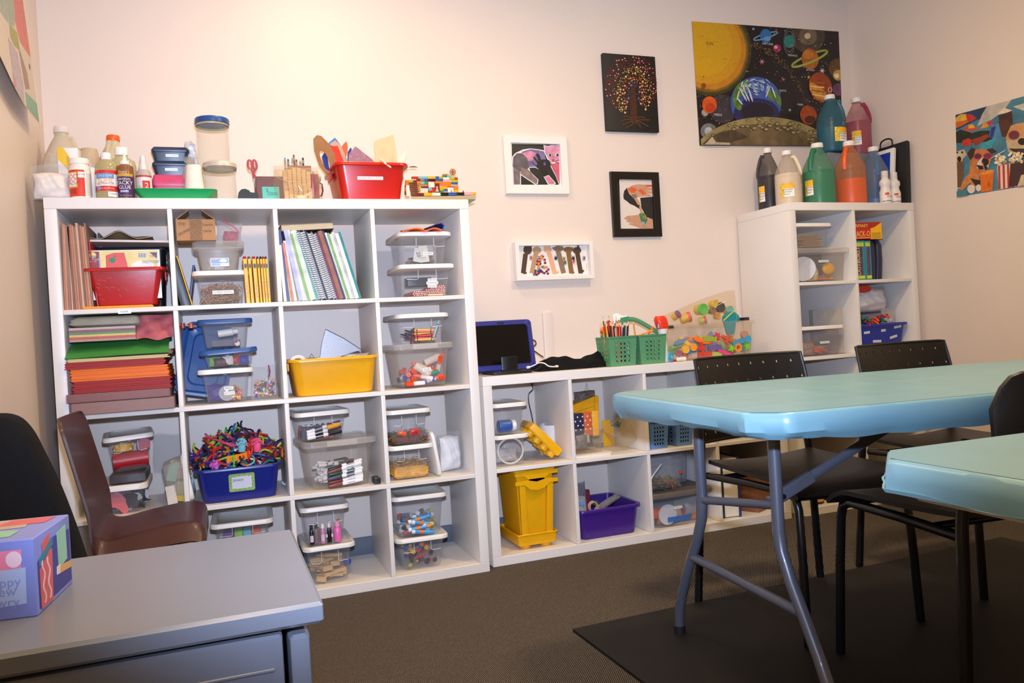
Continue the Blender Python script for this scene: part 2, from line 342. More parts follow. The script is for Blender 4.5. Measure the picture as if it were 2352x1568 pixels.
# ---------------------------------------------------------------- black stacking chairs
BK = mat((18, 15, 14), .42, var=.08, vs=60, bump=.1, bs=500, key='black_plastic'); BM = mat((18, 18, 20), .28, metal=.2, var=.05, key='black_enamel', coat=.4)
def stack_chair(label, T, holes):
    t = thing('stacking_chair', label, 'chair', T, 'black stacking chairs')
    # seat: waterfall front, slightly dished
    b_ = MB()
    def seat(u, v_):
        x = (u - .5) * (.44 - .05 * v_ * 0); y = .20 - v_ * .44; z = .452 - .012 * math.sin(PI * u) * (1 - .4 * v_) - (.035 * max(0, (v_ - .82) / .18) ** 2) + .012 * (1 - v_) ** 3
        r = .05
        return (x * (1 - .06 * (1 - v_)), y, z)
    b_.grid(seat, 16, 16, BK, None, .012); b_.build('seat', t)
    b_ = MB(); nx, nz = 9, 5                    # backrest with round holes
    def bp(u, v_):                              # u across, v up
        x = (u - .5) * (.43 + .02 * (1 - v_)); z = .535 + v_ * (.27 if holes else .245 - .07 * (max(0, 2 * abs(u - .5) - .72) / .28) ** 2.6); y = (.222 if holes else .278) + (.04 if holes else .11 - .05 * v_) * (v_ * v_ if holes else .6 + .4 * v_) + .05 * (2 * abs(u - .5)) ** 2 * -1 + .02
        return V((x, y, z))
    vs, fs = [], []
    S = 12
    if holes:
        for side in (0, 1):
            for i in range(nx):
                for j in range(nz):
                    base = len(vs); u0, u1, v0, v1 = i / nx, (i + 1) / nx, j / nz, (j + 1) / nz
                    oo = .25 / nx if j % 2 else -.25 / nx
                    for k in range(S):
                        a = rad(-135 + 360 * k / S); ca, sa = math.cos(a), math.sin(a); mx_ = max(abs(ca), abs(sa))
                        pu, pv = (u0 + u1) / 2 + ca / mx_ * (u1 - u0) / 2, (v0 + v1) / 2 + sa / mx_ * (v1 - v0) / 2
                        vs.append(bp(pu, pv) + V((0, .004 if side else -.004, 0)))
                    for k in range(S):
                        a = rad(-135 + 360 * k / S)
                        vs.append(bp((u0 + u1) / 2 + oo + .0052 * math.cos(a) / .44, (v0 + v1) / 2 + .0052 * math.sin(a) / .27) + V((0, .004 if side else -.004, 0)))
                    for k in range(S):
                        q = (k + 1) % S; f = (base + k, base + q, base + S + q, base + S + k); fs.append(f if not side else f[::-1])
                    if side == 0: pass
        half = len(vs) // 2
        for c_ in range(nx * nz):
            base = c_ * 2 * S + S
            for k in range(S):
                q = (k + 1) % S; fs.append((base + k, base + q, half + base + q, half + base + k))
        b_.add([tuple(p) for p in vs], fs, BK)
        rim = [bp(i / 24, 0) for i in range(25)] + [bp(1, j / 6) for j in range(1, 7)] + [bp(1 - i / 24, 1) for i in range(1, 25)] + [bp(0, 1 - j / 6) for j in range(1, 6)]
        b_.tube([tuple(p) for p in rim], .0062, BK, 8, closed=True)
    else:
        b_.grid(lambda u, v_: tuple(bp(u, v_)), 16, 8, BK, None, .009)
        rim = [bp(i / 24, 0) for i in range(25)] + [bp(1, j / 6) for j in range(1, 7)] + [bp(1 - i / 24, 1) for i in range(1, 25)] + [bp(0, 1 - j / 6) for j in range(1, 6)]
        b_.tube([tuple(p) for p in rim], .008, BK, 8, closed=True)
    b_.build('backrest', t)
    for s_ in (-1, 1):
        b_ = MB(); b_.tube([(s_ * .252, .235, 0), (s_ * .232, .225, .30), (s_ * .222, .218, .45), (s_ * .213, .222, .54), (s_ * .208, .232, .64)], [.0135] * 5, BM, 10); b_.build('leg', t)
        b_ = MB(); b_.tube([(s_ * .206, -.237, 0), (s_ * .200, -.226, .25), (s_ * .196, -.216, .385), (s_ * .195, -.206, .415), (s_ * .196, -.175, .428), (s_ * .2, 0, .428), (s_ * .21, .2, .424)], .0125, BM, 10); b_.build('leg', t)
    for y in (.12, -.17): b_ = MB(); b_.cyl((-.2, y, .43), (.2, y, .43), .009, BM); b_.build('seat_rail', t)
    return t
stack_chair('black chair with pierced back behind the blue table, nearer the green caddy', tr(2.205, -1.345, 0), True)
stack_chair('black chair with pierced back behind the table, beside the tall corner shelf', tr(2.922, -1.305, 0), True)
stack_chair('black chair with solid back between the two blue tables at the right', tr(2.232, -1.905, 0) @ rz(PI - rad(5)), False)
# ---------------------------------------------------------------- grey metal cabinet and gift box
GM = mat((122, 127, 140), .32, var=.025, vs=5, bump=.03, bs=700, key='grey_enamelled_steel', spec=.55)
t = thing('filing_cabinet', 'grey steel filing cabinet cut off at the lower left', 'cabinet', (-.03, -2.49, 0))
b = MB(); b.box((.30, .195, .308), (.57, .384, .606), GM, bev=.003); b.box((.30, .0015, .575), (.55, .003, .004), GM, bev=.001); b.build('body', t)
b = MB(); b.box((.315, .195, .628), (.63, .39, .024), GM, bev=.004); b.build('top_panel', t)
for z0, z1 in ((.31, .606), (.02, .30)):
    b = MB(); b.box((.603, .195, (z0 + z1) / 2), (.022, .378, z1 - z0), GM, bev=.004); dr = b.build('drawer', t)
    b = MB(); b.box((.6165, .195, z1 - .07), (.006, .11, .03), mat((120, 122, 128), .3, metal=.8), bev=.002); b.build('handle', dr)
GX = tr(.303, -2.373, .64) @ rz(rad(-6.5))
t = thing('gift_box', 'small printed blue gift box standing on the grey cabinet', 'box', GX)
LAV = mat((128, 140, 214), .4, var=.02, key='printed_card'); b = MB(); b.box((-.075, .066, .0435), (.15, .132, .087), LAV, bev=.0012)
DB, RD, MINT, TEAL, OCH, PNK, PAL = [mat(c, .45, var=.02) for c in ((52, 52, 140), (205, 92, 96), (140, 190, 165), (28, 126, 158), (206, 160, 84), (240, 140, 170), (176, 196, 240))]
S = tr(.0004, 0, 0) @ rz(PI / 2) @ UP           # right side, x = distance from the near edge
def gp(pts, m, k=1): b.prism(pts, .0003 * k, m, S)
gp([(.008, .006), (.126, .006), (.126, .07), (.06, .074), (.008, .058)], DB)
gp([(.012, .004), (.052, .004), (.058, .062), (.05, .062), (.012, .048)], RD, 2)
for x0 in (.022, .040):
    w_ = [(x0 + .0035 * math.sin(k * .8), .008 + k * .0032) for k in range(16)]; gp(w_ + [(x + .004, y) for x, y in reversed(w_)], mat((232, 188, 196), .5, var=0), 3)
gp([(.012, .052), (.062, .066), (.062, .074), (.012, .06)], TEAL, 2); gp([(.025, .064), (.05, .072), (.05, .082), (.025, .075)], RD, 2)
gp([(.078, .032), (.112, .036), (.112, .078), (.078, .075)], MINT, 2); gp([(.078, .026), (.126, .022), (.126, .03), (.082, .035)], OCH, 3); gp([(.07, .027), (.08, .026), (.083, .036), (.072, .036)], mat((226, 200, 200), .5, var=0), 4)
F_ = UP @ tr(0, 0, .0004)
b.prism([(-.145, .05), (-.014, .05), (-.012, .076), (-.145, .076)], .0003, PNK, F_); b.prism([(-.145, .01), (-.01, .016), (-.009, .056), (-.145, .05)], .0006, PAL, F_)
for hx in (-.02, -.052, -.09): b.ell((hx, .066), .008, .009, mat((245, 215, 232), .5, var=0), F_, hh=.0009)
WR = mat((140, 150, 220), .5, var=0)
for s_, y in (('happy', .041), ('new', .031), ('ewry', .019)): b.text(s_, .011, WR, F_ @ tr(-.032, y, .0009))
T_ = tr(0, 0, .0874); TAN_ = mat((176, 160, 146), .5, var=.1)
b.prism([(-.145, .06), (-.03, .07), (-.04, .125), (-.145, .125)], .0003, TAN_, T_); b.prism([(-.07, .085), (-.015, .09), (-.012, .122), (-.06, .12)], .0006, RD, T_); b.prism([(-.14, .012), (-.03, .02), (-.03, .05), (-.06, .06), (-.14, .04)], .0006, MINT, T_)
b.build('box', t)
# ---------------------------------------------------------------- maroon school chair and black office chair
MR = mat((62, 24, 20), .38, var=.05, bump=.12, bs=700, key='maroon_plastic', coat=.05)
t = thing('school_chair', 'maroon moulded plastic school chair before the left shelf', 'chair', (.25, -.835, 0))
prof = [(.175, .372), (.196, .395), (.2, .43), (.182, .456), (.13, .46), (.04, .45), (-.04, .438), (-.076, .452), (-.094, .49), (-.108, .55), (-.128, .64), (-.146, .72), (-.158, .768)]
def crom(P, n):
    o = []
    for i in range(len(P) - 1):
        p0, p1, p2, p3 = [V(P[min(max(i + k, 0), len(P) - 1)]) for k in (-1, 0, 1, 2)]
        for k in range(n): f = k / n; o.append(tuple(.5 * (2 * p1 + (p2 - p0) * f + (2 * p0 - 5 * p1 + 4 * p2 - p3) * f * f + (3 * p1 - p0 - 3 * p2 + p3) * f ** 3)))
    return o + [tuple(P[-1])]
prof = crom(prof, 4)
def shell(u, v_):
    k = v_ * (len(prof) - 1); i = min(int(k), len(prof) - 2); f = k - i; a, q = prof[i], prof[i + 1]
    x, z = a[0] + (q[0] - a[0]) * f, a[1] + (q[1] - a[1]) * f
    e = 2 * abs(u - .5); hw = .215 - .018 * max(0, (v_ - .6) / .4) - (.03 * max(0, (v_ - .93) / .07) ** 2)
    if v_ < .12: hw -= .03 * (1 - v_ / .12) ** 2
    back = max(0, min(1, (v_ - .55) / .15))
    return (x + back * (.022 * e ** 3), (u - .5) * 2 * hw, z - (1 - back) * .045 * max(0, e - .82) / .18 - (1 - back) * .0)
b = MB(); b.grid(shell, 24, 48, MR, None, .006); b.build('seat_shell', t)
CHR = mat((200, 190, 172), .16, metal=1, var=.02, key='chrome')
for s_ in (-1, 1):
    b = MB(); b.tube([(.19, s_ * .2, 0), (.14, s_ * .185, .22), (.105, s_ * .175, .40), (.06, s_ * .165, .425)], .0115, CHR, 10); b.build('leg', t)
    b = MB(); b.tube([(-.2, s_ * .2, 0), (-.11, s_ * .185, .25), (-.03, s_ * .175, .40), (.06, s_ * .165, .425)], .0115, CHR, 10); b.build('leg', t)
for x in (.06, -.0): b = MB(); b.cyl((x, -.17, .424), (x, .17, .424), .008, mat((28, 26, 28), .4)); b.build('seat_bracket', t)
BF = mat((21, 20, 22), .85, var=.18, vs=300, bump=.3, bs=900, key='black_mesh_fabric', spec=.15)
t = thing('office_chair', 'black fabric office chair at the left edge behind the cabinet', 'chair', (.13, -1.52, .012))
out = [(-.155, .40), (.10, .40), (.102, .47), (.08, .57), (.055, .66), (.03, .73), (.012, .775), (-.012, .805), (-.05, .812), (-.09, .798), (-.155, .775)]
o2 = []
for i in range(len(out)):                     # smooth the outline
    p0, p1, p2, p3 = [V(out[(i + k) % len(out)]) for k in (-1, 0, 1, 2)]
    for k in range(4):
        f = k / 4; o2.append(.5 * (2 * p1 + (p2 - p0) * f + (2 * p0 - 5 * p1 + 4 * p2 - p3) * f * f + (3 * p1 - p0 - 3 * p2 + p3) * f ** 3))
ce = V((-.04, .6)); lp = []
for y, k in ((.035, .93), (.028, .985), (.01, 1.0), (-.02, 1.0), (-.04, .975), (-.05, .9), (-.054, .7)): lp.append([(ce.x + (p.x - ce.x) * k, y, ce.y + (p.y - ce.y) * k) for p in o2])
b = MB(); b.loft(lp, BF); b.build('backrest', t)
SPK = mat((96, 98, 104), .9, var=.8, vs=260, key='speckled_grey_fabric')
b = MB(); b.tube([(-.13, -.075, .70), (-.10, -.085, .63), (-.065, -.085, .56), (-.035, -.085, .5), (-.03, -.08, .44)], .016, SPK, 10, sq=.5); b.build('side_strap', t)
b = MB(); b.loft([rr(.20, .36, .08, z, 6, 0.0, -.12) if 0 else rr(w_, d_, .09, z, 6, -.02, -.20) for z, w_, d_ in ((.36, .26, .36), (.37, .29, .40), (.40, .295, .41), (.42, .27, .38))], BF); b.build('seat', t)
BP = mat((24, 24, 26), .5, key='black_nylon'); b = MB(); b.cyl((-.02, -.16, .09), (-.02, -.16, .36), .026, BP); b.build('column', t)
b = MB(); b.cyl((-.02, -.16, .07), (-.02, -.16, .12), .04, BP)
for k in range(5):
    a = rad(20 + 72 * k); b.tube([(-.02, -.16, .10), (-.02 + .13 * math.cos(a), -.16 + .22 * math.sin(a), .07)], [.022, .013], BP)
b.build('star_base', t)
for k in range(5):
    a = rad(20 + 72 * k); x, y = -.02 + .13 * math.cos(a), -.16 + .22 * math.sin(a); b = MB(); b.cyl((x - .012, y, .025), (x + .012, y, .025), .025, BP); b.cyl((x, y, .03), (x, y, .068), .007, BP); b.build('caster', t)
# ---------------------------------------------------------------- pictures on the walls
def atx(u, v, X):
    d = CF + CR * ((u - 1176) / FPX) - CU * ((v - 784) / FPX); return CAM + d * ((X - CAM.x) / d.x)
class Art:                                       # flat printed shapes on a wall plane, traced in crop pixels
    def __init__(s, mb, ox, oy, k, conv, clip=None, rough=.4, nrm=(0, -1, 0), inv=None):
        s.mb, s.ox, s.oy, s.k, s.conv, s.clip, s.rough, s.n, s.nrm, s.inv = mb, ox, oy, k, conv, clip, rough, 0, V(nrm), inv
    def poly(s, pts, c, var=.05, vs=60):
        if s.clip:
            q = s.clip
            for i in range(len(q)):
                a, e = q[i], q[(i + 1) % len(q)]; o = []
                ins = lambda p: (e[0] - a[0]) * (p[1] - a[1]) - (e[1] - a[1]) * (p[0] - a[0]) >= 0
                for j in range(len(pts)):
                    p, r = pts[j - 1], pts[j]; ip, ir = ins(p), ins(r)
                    if ip != ir:
                        dx, dy = r[0] - p[0], r[1] - p[1]; ex, ey = e[0] - a[0], e[1] - a[1]
                        t_ = (ex * (p[1] - a[1]) - ey * (p[0] - a[0])) / (ey * dx - ex * dy); o.append((p[0] + t_ * dx, p[1] + t_ * dy))
                    if ir: o.append(r)
                pts = o
                if len(pts) < 3: return
        s.n += 1; m = mat(c, s.rough, var=var, vs=vs) if not isinstance(c, bpy.types.Material) else c
        P = [s.conv(s.ox + x / s.k, s.oy + y / s.k) + s.nrm * (.00005 + .00006 * s.n) for x, y in pts]
        if s.inv is not None: P = [s.inv @ p for p in P]
        s.mb.add([tuple(p) for p in P], [tuple(range(len(P)))], m)
    def ell(s, x, y, a, b_, c, rot=0, n=28, var=.05, vs=60):
        ca, sa = math.cos(rad(rot)), math.sin(rad(rot))
        s.poly([(x + ca * a * math.cos(t_) - sa * b_ * math.sin(t_), y + sa * a * math.cos(t_) + ca * b_ * math.sin(t_)) for t_ in [2 * PI * i / n for i in range(n)]], c, var, vs)
    def ring(s, x, y, a, b_, w_, c, rot=0, n=32, a0=0, a1=360):
        ca, sa = math.cos(rad(rot)), math.sin(rad(rot)); P = []
        for i in range(n + 1):
            t_ = rad(a0 + (a1 - a0) * i / n); P.append((x + ca * a * math.cos(t_) - sa * b_ * math.sin(t_), y + sa * a * math.cos(t_) + ca * b_ * math.sin(t_)))
        s.line(P, w_, c)
    def line(s, P, w_, c):
        n0 = s.n
        for i in range(len(P) - 1):
            a, e = V(P[i]), V(P[i + 1]); d = e - a
            if d.length < 1e-6: continue
            q = V((-d.y, d.x)).normalized() * w_ / 2; s.n = n0; s.poly([tuple(a + q), tuple(e + q), tuple(e - q), tuple(a - q)], c, 0)
    def text(s, x, y, t_, h, c, T=None):
        s.n += 1; p = s.conv(s.ox + x / s.k, s.oy + y / s.k) + s.nrm * (.0001 + .00006 * s.n)
        if s.inv is not None: p = s.inv @ p
        s.mb.text(t_, h, mat(c, .5, var=0), tr(p) @ (T or UP))
def framed(name, label, x0, x1, z0, z1, yb, fd, fw, fm, cat='picture'):
    """frame ring of depth fd and width fw hung on the wall plane yb; returns root"""
    t = thing(name, label, cat, ((x0 + x1) / 2, yb, (z0 + z1) / 2)); w_, h_ = x1 - x0, z1 - z0
    b = MB(); L = lambda k, y: [(sx * (w_ / 2 - k), y, sz * (h_ / 2 - k)) for sx, sz in ((-1, -1), (1, -1), (1, 1), (-1, 1))]
    b.loft([L(.0, 0), L(0, -fd + .003), L(.003, -fd), L(fw - .002, -fd + .002), L(fw, -fd + .004), L(fw, -.004)], fm, None, True, True); b.build('frame', t, 20)
    return t
WF = mat((236, 230, 222), .4, var=.015, key='white_frame')
yb = YB - .0005
t = framed('picture_frame', 'white framed painting of a pink and purple cat', 1.782, 2.098, 1.566, 1.835, yb, .02, .036, WF)
b = MB(); A = Art(b, 1140, 290, 4.2375, lambda u, v: at(u, v, yb - .0045), clip=[(150, 172), (612, 180), (622, 568), (160, 568)], inv=t.matrix_world.inverted() if 0 else tr(-(1.782 + 2.098) / 2, -yb, -(1.566 + 1.835) / 2))
A.poly([(100, 100), (700, 100), (700, 650), (100, 650)], (34, 38, 36))
WH = (228, 222, 224)
A.poly([(150, 300), (185, 260), (260, 225), (330, 215), (400, 222), (470, 235), (480, 410), (420, 425), (380, 402), (320, 402), (330, 440), (410, 520), (405, 560), (380, 570), (240, 475), (240, 570), (165, 570), (150, 320)], WH)
A.poly([(240, 250), (330, 222), (400, 230), (465, 245), (500, 400), (440, 440), (380, 395), (310, 395), (300, 300)], (120, 104, 150), .35, 25)
A.poly([(250, 262), (330, 240), (390, 260), (350, 330), (310, 340), (285, 300)], (206, 130, 160), .3, 30)
A.poly([(165, 300), (200, 262), (250, 262), (300, 310), (320, 400), (300, 420), (240, 440), (200, 435), (160, 390)], (92, 84, 92), .3, 30)
A.poly([(165, 395), (232, 440), (232, 566), (172, 566)], (120, 104, 110), .25, 40); A.poly([(240, 400), (310, 420), (402, 522), (398, 556), (382, 562), (236, 462)], (134, 114, 108), .25, 40)
A.poly([(458, 180), (500, 192), (540, 182), (570, 185), (620, 180), (625, 570), (610, 570), (580, 490), (530, 395), (500, 330), (470, 260)], WH)
A.poly([(470, 192), (505, 200), (545, 190), (612, 190), (612, 345), (560, 360), (510, 320), (476, 260)], (208, 136, 164), .25, 30)
A.poly([(520, 360), (612, 350), (618, 560), (612, 562), (585, 490)], (200, 92, 112), .2, 30)
A.poly([(460, 490), (510, 475), (580, 555), (560, 570), (505, 570)], WH); A.poly([(470, 495), (508, 482), (568, 552), (555, 562), (512, 562)], (206, 120, 150), .25, 30)
A.poly([(340, 345), (352, 348), (390, 385), (398, 360), (355, 300), (370, 295), (412, 345), (385, 272), (400, 262), (420, 280), (435, 330), (440, 322), (510, 326), (530, 370), (525, 400), (505, 415), (505, 470), (470, 492), (430, 440), (395, 400)], (30, 26, 28))
A.ell(470, 366, 12, 18, (84, 80, 160))
for ex in (520, 592): A.ell(ex, 281, 19, 15, (235, 225, 225)); A.ell(ex + 2, 281, 13, 14, (30, 70, 56))
A.poly([(535, 322), (568, 322), (560, 348), (545, 348)], (206, 52, 60)); A.ell(553, 355, 22, 8, (240, 235, 235))
for q in (((570, 338), (612, 328)), ((572, 346), (612, 360)), ((532, 345), (490, 330)), ((535, 350), (498, 362))): A.line(q, 5, (20, 20, 22))
b.build('painting', t)
BFm = mat((20, 17, 17), .3, var=.05, key='black_frame')
t = framed('picture_frame', 'black framed photo of two painted hands', 2.318, 2.582, 1.363, 1.677, yb, .02, .036, BFm)
b = MB(); A = Art(b, 1370, 110, 3.4875, lambda u, v: at(u, v, yb - .0045), clip=[(182, 1050), (454, 1050), (468, 1447), (196, 1447)], inv=tr(-2.45, -yb, -1.52))
A.poly([(100, 950), (550, 950), (550, 1550), (100, 1550)], (222, 208, 196), .02)
DK, SK = (40, 38, 38), (196, 146, 116)
A.poly([(215, 1180), (222, 1145), (245, 1118), (280, 1180), (310, 1205), (350, 1260), (345, 1290), (300, 1262), (270, 1250), (240, 1225), (218, 1210)], DK, .2); A.poly([(350, 1200), (460, 1190), (468, 1450), (440, 1450), (440, 1370), (405, 1365), (360, 1280)], DK, .2)
A.poly([(243, 1125), (290, 1100), (340, 1090), (370, 1095), (455, 1095), (455, 1112), (400, 1118), (455, 1122), (455, 1140), (400, 1142), (455, 1150), (453, 1168), (398, 1166), (440, 1178), (430, 1190), (360, 1190), (320, 1198), (350, 1240), (352, 1262), (330, 1255), (300, 1205), (262, 1170)], SK, .12)
A.poly([(248, 1128), (290, 1115), (320, 1130), (310, 1160), (275, 1160)], (214, 92, 50), .15); A.poly([(330, 1140), (360, 1130), (400, 1165), (370, 1180), (355, 1160)], (214, 92, 50)); A.poly([(280, 1172), (320, 1170), (325, 1200), (292, 1205)], (130, 112, 104)); A.poly([(395, 1097), (455, 1098), (455, 1112), (400, 1112)], (200, 92, 84))
A.poly([(222, 1362), (245, 1345), (300, 1340), (350, 1335), (450, 1372), (455, 1447), (350, 1445), (310, 1428), (262, 1415), (262, 1402), (300, 1405), (240, 1392), (240, 1380), (280, 1385), (225, 1372)], SK, .12)
A.poly([(340, 1330), (365, 1310), (395, 1335), (410, 1380), (390, 1412), (365, 1415), (352, 1370)], (72, 122, 80), .25, 60); A.ell(385, 1357, 12, 12, (206, 160, 60)); A.ell(385, 1357, 7, 7, (50, 60, 100)); A.poly([(340, 1268), (356, 1262), (372, 1330), (352, 1325)], SK)
A.ell(373, 1405, 15, 14, (150, 160, 176))
b.build('photograph', t)
t = thing('shadow_box', 'deep white framed box with paper arms shaping letters', 'picture', (1.994, yb, 1.256))
w_, h_, fd = .39, .176, .042; b = MB(); L = lambda k, y: [(sx * (w_ / 2 - k), y, sz * (h_ / 2 - k)) for sx, sz in ((-1, -1), (1, -1), (1, 1), (-1, 1))]
b.loft([L(0, 0), L(0, -fd), L(.018, -fd), L(.018, -.012)], WF, None, True, True); b.build('frame', t, 20)
b = MB(); A = Art(b, 1140, 290, 4.2375, lambda u, v: at(u, v, yb - .0125), inv=tr(-1.994, -yb, -1.256))
BRN, TN, PK_, GRB, OCR = (84, 62, 48), (184, 148, 108), (226, 172, 136), (140, 114, 92), (136, 100, 56)
def arm(P, c, w_):
    A.line(P, w_, c)
for P, c, w_, fist in ((((285, 1240), (262, 1430)), BRN, 46, (305, 1200, 42, 48)), (((390, 1220), (345, 1430)), TN, 46, (395, 1205, 42, 36)), (((510, 1220), (570, 1435)), PK_, 44, (500, 1200, 40, 30)), (((600, 1210), (655, 1430)), GRB, 48, (605, 1190, 50, 28)), (((700, 1215), (732, 1430)), OCR, 46, (700, 1200, 48, 28)), (((785, 1215), (822, 1430)), BRN, 44, (785, 1208, 40, 34))):
    A.line(P, w_, c); A.ell(*fist, c)
for q, c in ((((320, 1185), (345, 1160)), BRN), (((480, 1195), (465, 1165)), PK_), (((520, 1190), (512, 1150)), PK_), (((495, 1190), (490, 1160)), PK_), (((570, 1195), (545, 1180)), GRB), (((630, 1190), (645, 1168)), GRB), (((730, 1195), (745, 1180)), OCR), (((805, 1190), (785, 1145)), BRN), (((262, 1430), (295, 1425)), BRN), (((570, 1435), (605, 1415)), PK_), (((732, 1430), (758, 1420)), OCR), (((822, 1430), (850, 1400)), BRN)): A.line(q, 18, c)
rn = random.Random(4); FC = [(150, 40, 50), (214, 150, 60), (226, 128, 110), (60, 60, 110), (90, 120, 130), (160, 130, 170), (110, 30, 40)]
for k in range(46):
    v_ = rn.random(); y = 1250 + 195 * v_; hw = 14 + 75 * v_; x = 432 + 12 * v_ + rn.uniform(-hw, hw); A.ell(x, y, 13, 12, rn.choice(FC), n=10)
for x, y, c in ((335, 1285, (220, 120, 100)), (575, 1285, (54, 56, 92)), (655, 1295, (206, 150, 60)), (665, 1330, (84, 120, 130)), (745, 1285, (90, 24, 34)), (750, 1320, (226, 128, 110)), (850, 1288, (160, 130, 170))):
    A.ell(x, y, 15, 17, c, n=12)
    for a in (-14, 0, 14): A.line([(x + a, y - 26), (x, y)], 4, (50, 56, 60))
A.text(873, 1365, 'K. and fam', .006, (110, 108, 110), UP @ rz(PI / 2))
b.build('paper_arms', t)
t = thing('canvas', 'black canvas with a dotted tree in red, gold and violet', 'painting', (2.452, yb, 2.056))
b = MB(); CB = mat((20, 14, 13), .55, var=.1, bump=.2, bs=900, key='black_canvas'); b.box((0, -.011, 0), (.286, .022, .37), CB, bev=.002); b.build('stretched_canvas', t)
b = MB(); A = Art(b, 1130, 100, 2.8, lambda u, v: at(u, v, yb - .0222), inv=tr(-2.452, -yb, -2.056))
TB = (70, 38, 24)
A.poly([(893, 500), (888, 380), (890, 300), (905, 280), (920, 300), (930, 380), (934, 500), (915, 520)], TB, .3, 90)
for q in (((905, 300), (870, 240), (840, 215)), ((915, 300), (940, 235), (975, 150)), ((905, 290), (905, 200), (885, 130)), ((900, 320), (840, 270), (790, 250)), ((925, 330), (980, 280), (1035, 260)), ((895, 360), (850, 370), (800, 400)), ((930, 360), (985, 355), (1040, 350)), ((915, 280), (880, 190), (850, 140)), ((940, 300), (970, 250), (1000, 250))): A.line(q, 9, TB)
for q in (((900, 490), (860, 485), (830, 500)), ((905, 500), (865, 510), (838, 525)), ((912, 510), (895, 525), (860, 540)), ((925, 495), (965, 490), (1015, 492)), ((925, 500), (960, 505), (1005, 535)), ((920, 505), (945, 520), (955, 540)), ((930, 480), (960, 470), (985, 480)), ((895, 480), (870, 465), (845, 470))): A.line(q, 6, (92, 58, 38))
rn = random.Random(9); n0 = A.n; pts = []
while len(pts) < 430:
    x, y = rn.uniform(728, 1060), rn.uniform(82, 468); u_ = (x - 895) / 168; v_ = (y - 265) / 190
    if u_ * u_ + v_ * v_ > 1 or (abs(x - 911) < 30 and y > 275) or (y > 400 and 870 < x < 985): continue
    rr_ = rn.choice((7, 5, 3.2, 3.2, 2.4))
    if all((x - a) ** 2 + (y - e) ** 2 > (rr_ + r2 + .6) ** 2 for a, e, r2 in pts): pts.append((x, y, rr_))
for x, y, r in pts:
    d = math.hypot((x - 910) / 150, (y - 330) / 245)
    c = (84, 80, 140) if d < .33 else ((206, 106, 54) if d < .52 else ((214, 164, 70) if d < .74 else (132, 30, 30)))
    A.n = n0; A.ell(x, y, r, r, c, n=10, var=0)
    if r > 4: A.n = n0 + 1; A.ell(x, y, r * .5, r * .5, (226, 190, 178) if d > .33 else (176, 172, 206), n=8, var=0)
b.build('dot_painting', t)
# solar system poster
t = thing('poster', 'solar system poster with a big yellow sun on the wall', 'poster', (3.293, yb, 2.142))
inv = tr(-3.293, -yb, -2.142); CQ = [(92, 92), (1745, 208), (1798, 1500), (182, 1490)]
b = MB(); A = Art(b, 1570, 30, 4.9, lambda u, v: at(u, v, yb - .0012), clip=CQ, inv=inv, rough=.33)
pl = [inv @ at(1570 + x / 4.9, 30 + y / 4.9, yb - .0011) for x, y in CQ]; b.loft([[(p.x, 0, p.z) for p in pl], [tuple(p) for p in pl]], mat((22, 18, 18), .4, var=0)); b.build('backing_sheet', t); b = MB(); A.mb = b
SKY = mat((27, 22, 23), .33, var=.35, vs=9, key='printed_night_sky'); A.poly(CQ, SKY)
for r, c in ((1.16, (62, 58, 30)), (1.08, (108, 86, 30)), (1.03, (150, 104, 28))): A.ell(300, 420, 400 * r, 440 * r, c, n=48, var=.2, vs=14)
A.ell(300, 420, 400, 440, (196, 128, 30), n=48, var=.12, vs=14); A.ell(280, 400, 370, 400, (206, 146, 26), n=48); A.ell(250, 380, 300, 330, (208, 156, 26), n=48)
for x, y, w_ in ((210, 260, 40), (365, 322, 60), (210, 495, 40), (460, 515, 60), (580, 570, 50), (660, 300, 40)): A.line([(x - w_ / 2, y), (x + w_ / 2, y + 4)], 5, (160, 110, 30))
for x, y, r, c in ((1400, 260, 190, (70, 58, 44)), (1400, 260, 100, (112, 94, 72)), (1395, 258, 34, (214, 190, 150)), (1740, 620, 110, (96, 64, 28)), (1740, 700, 60, (190, 150, 60)), (1722, 705, 28, (235, 215, 170)), (1745, 860, 70, (108, 62, 88)), (280, 1330, 90, (110, 112, 112)), (280, 1330, 45, (176, 178, 176)), (1050, 400, 46, (150, 40, 80)), (1036, 385, 20, (220, 150, 170)), (440, 1080, 160, (54, 50, 56)), (240, 1120, 40, (150, 140, 130))): A.ell(x, y, r, r, c, var=.3, vs=25)
rn = random.Random(3); n0 = A.n
for k in range(240):
    f = rn.random(); x = 760 + 640 * f + rn.gauss(0, 16); y = 355 + 300 * f ** 1.3 + 400 * f ** 3 + rn.gauss(0, 16); A.n = n0; A.ell(x, y, rn.uniform(4, 11), rn.uniform(4, 9), rn.choice([(96, 72, 46), (120, 92, 58), (70, 54, 38)]), n=7, var=0)
for k in range(170):
    x, y = rn.uniform(700, 1780), rn.uniform(150, 1300); A.n = n0; r = rn.choice((2.5, 3, 4, 6)); A.ell(x, y, r, r, (190, 186, 180), n=6, var=0)
for k in range(40): A.n = n0; A.ell(rn.uniform(150, 520), rn.uniform(900, 1300), 3.5, 3.5, (190, 186, 180), n=6, var=0)
for x, y, r, c in ((880, 548, 26, (200, 130, 150)), (1122, 748, 16, (206, 110, 140)), (1558, 650, 26, (230, 210, 190)), (1193, 1092, 16, (150, 186, 180)), (783, 180, 14, (180, 196, 214)), (1040, 190, 13, (160, 90, 40))):
    A.poly([(x + (r * 1.5 if k % 2 == 0 else r * .4) * math.cos(k * PI / 6), y + (r * 1.5 if k % 2 == 0 else r * .4) * math.sin(k * PI / 6)) for k in range(12)], c, 0)
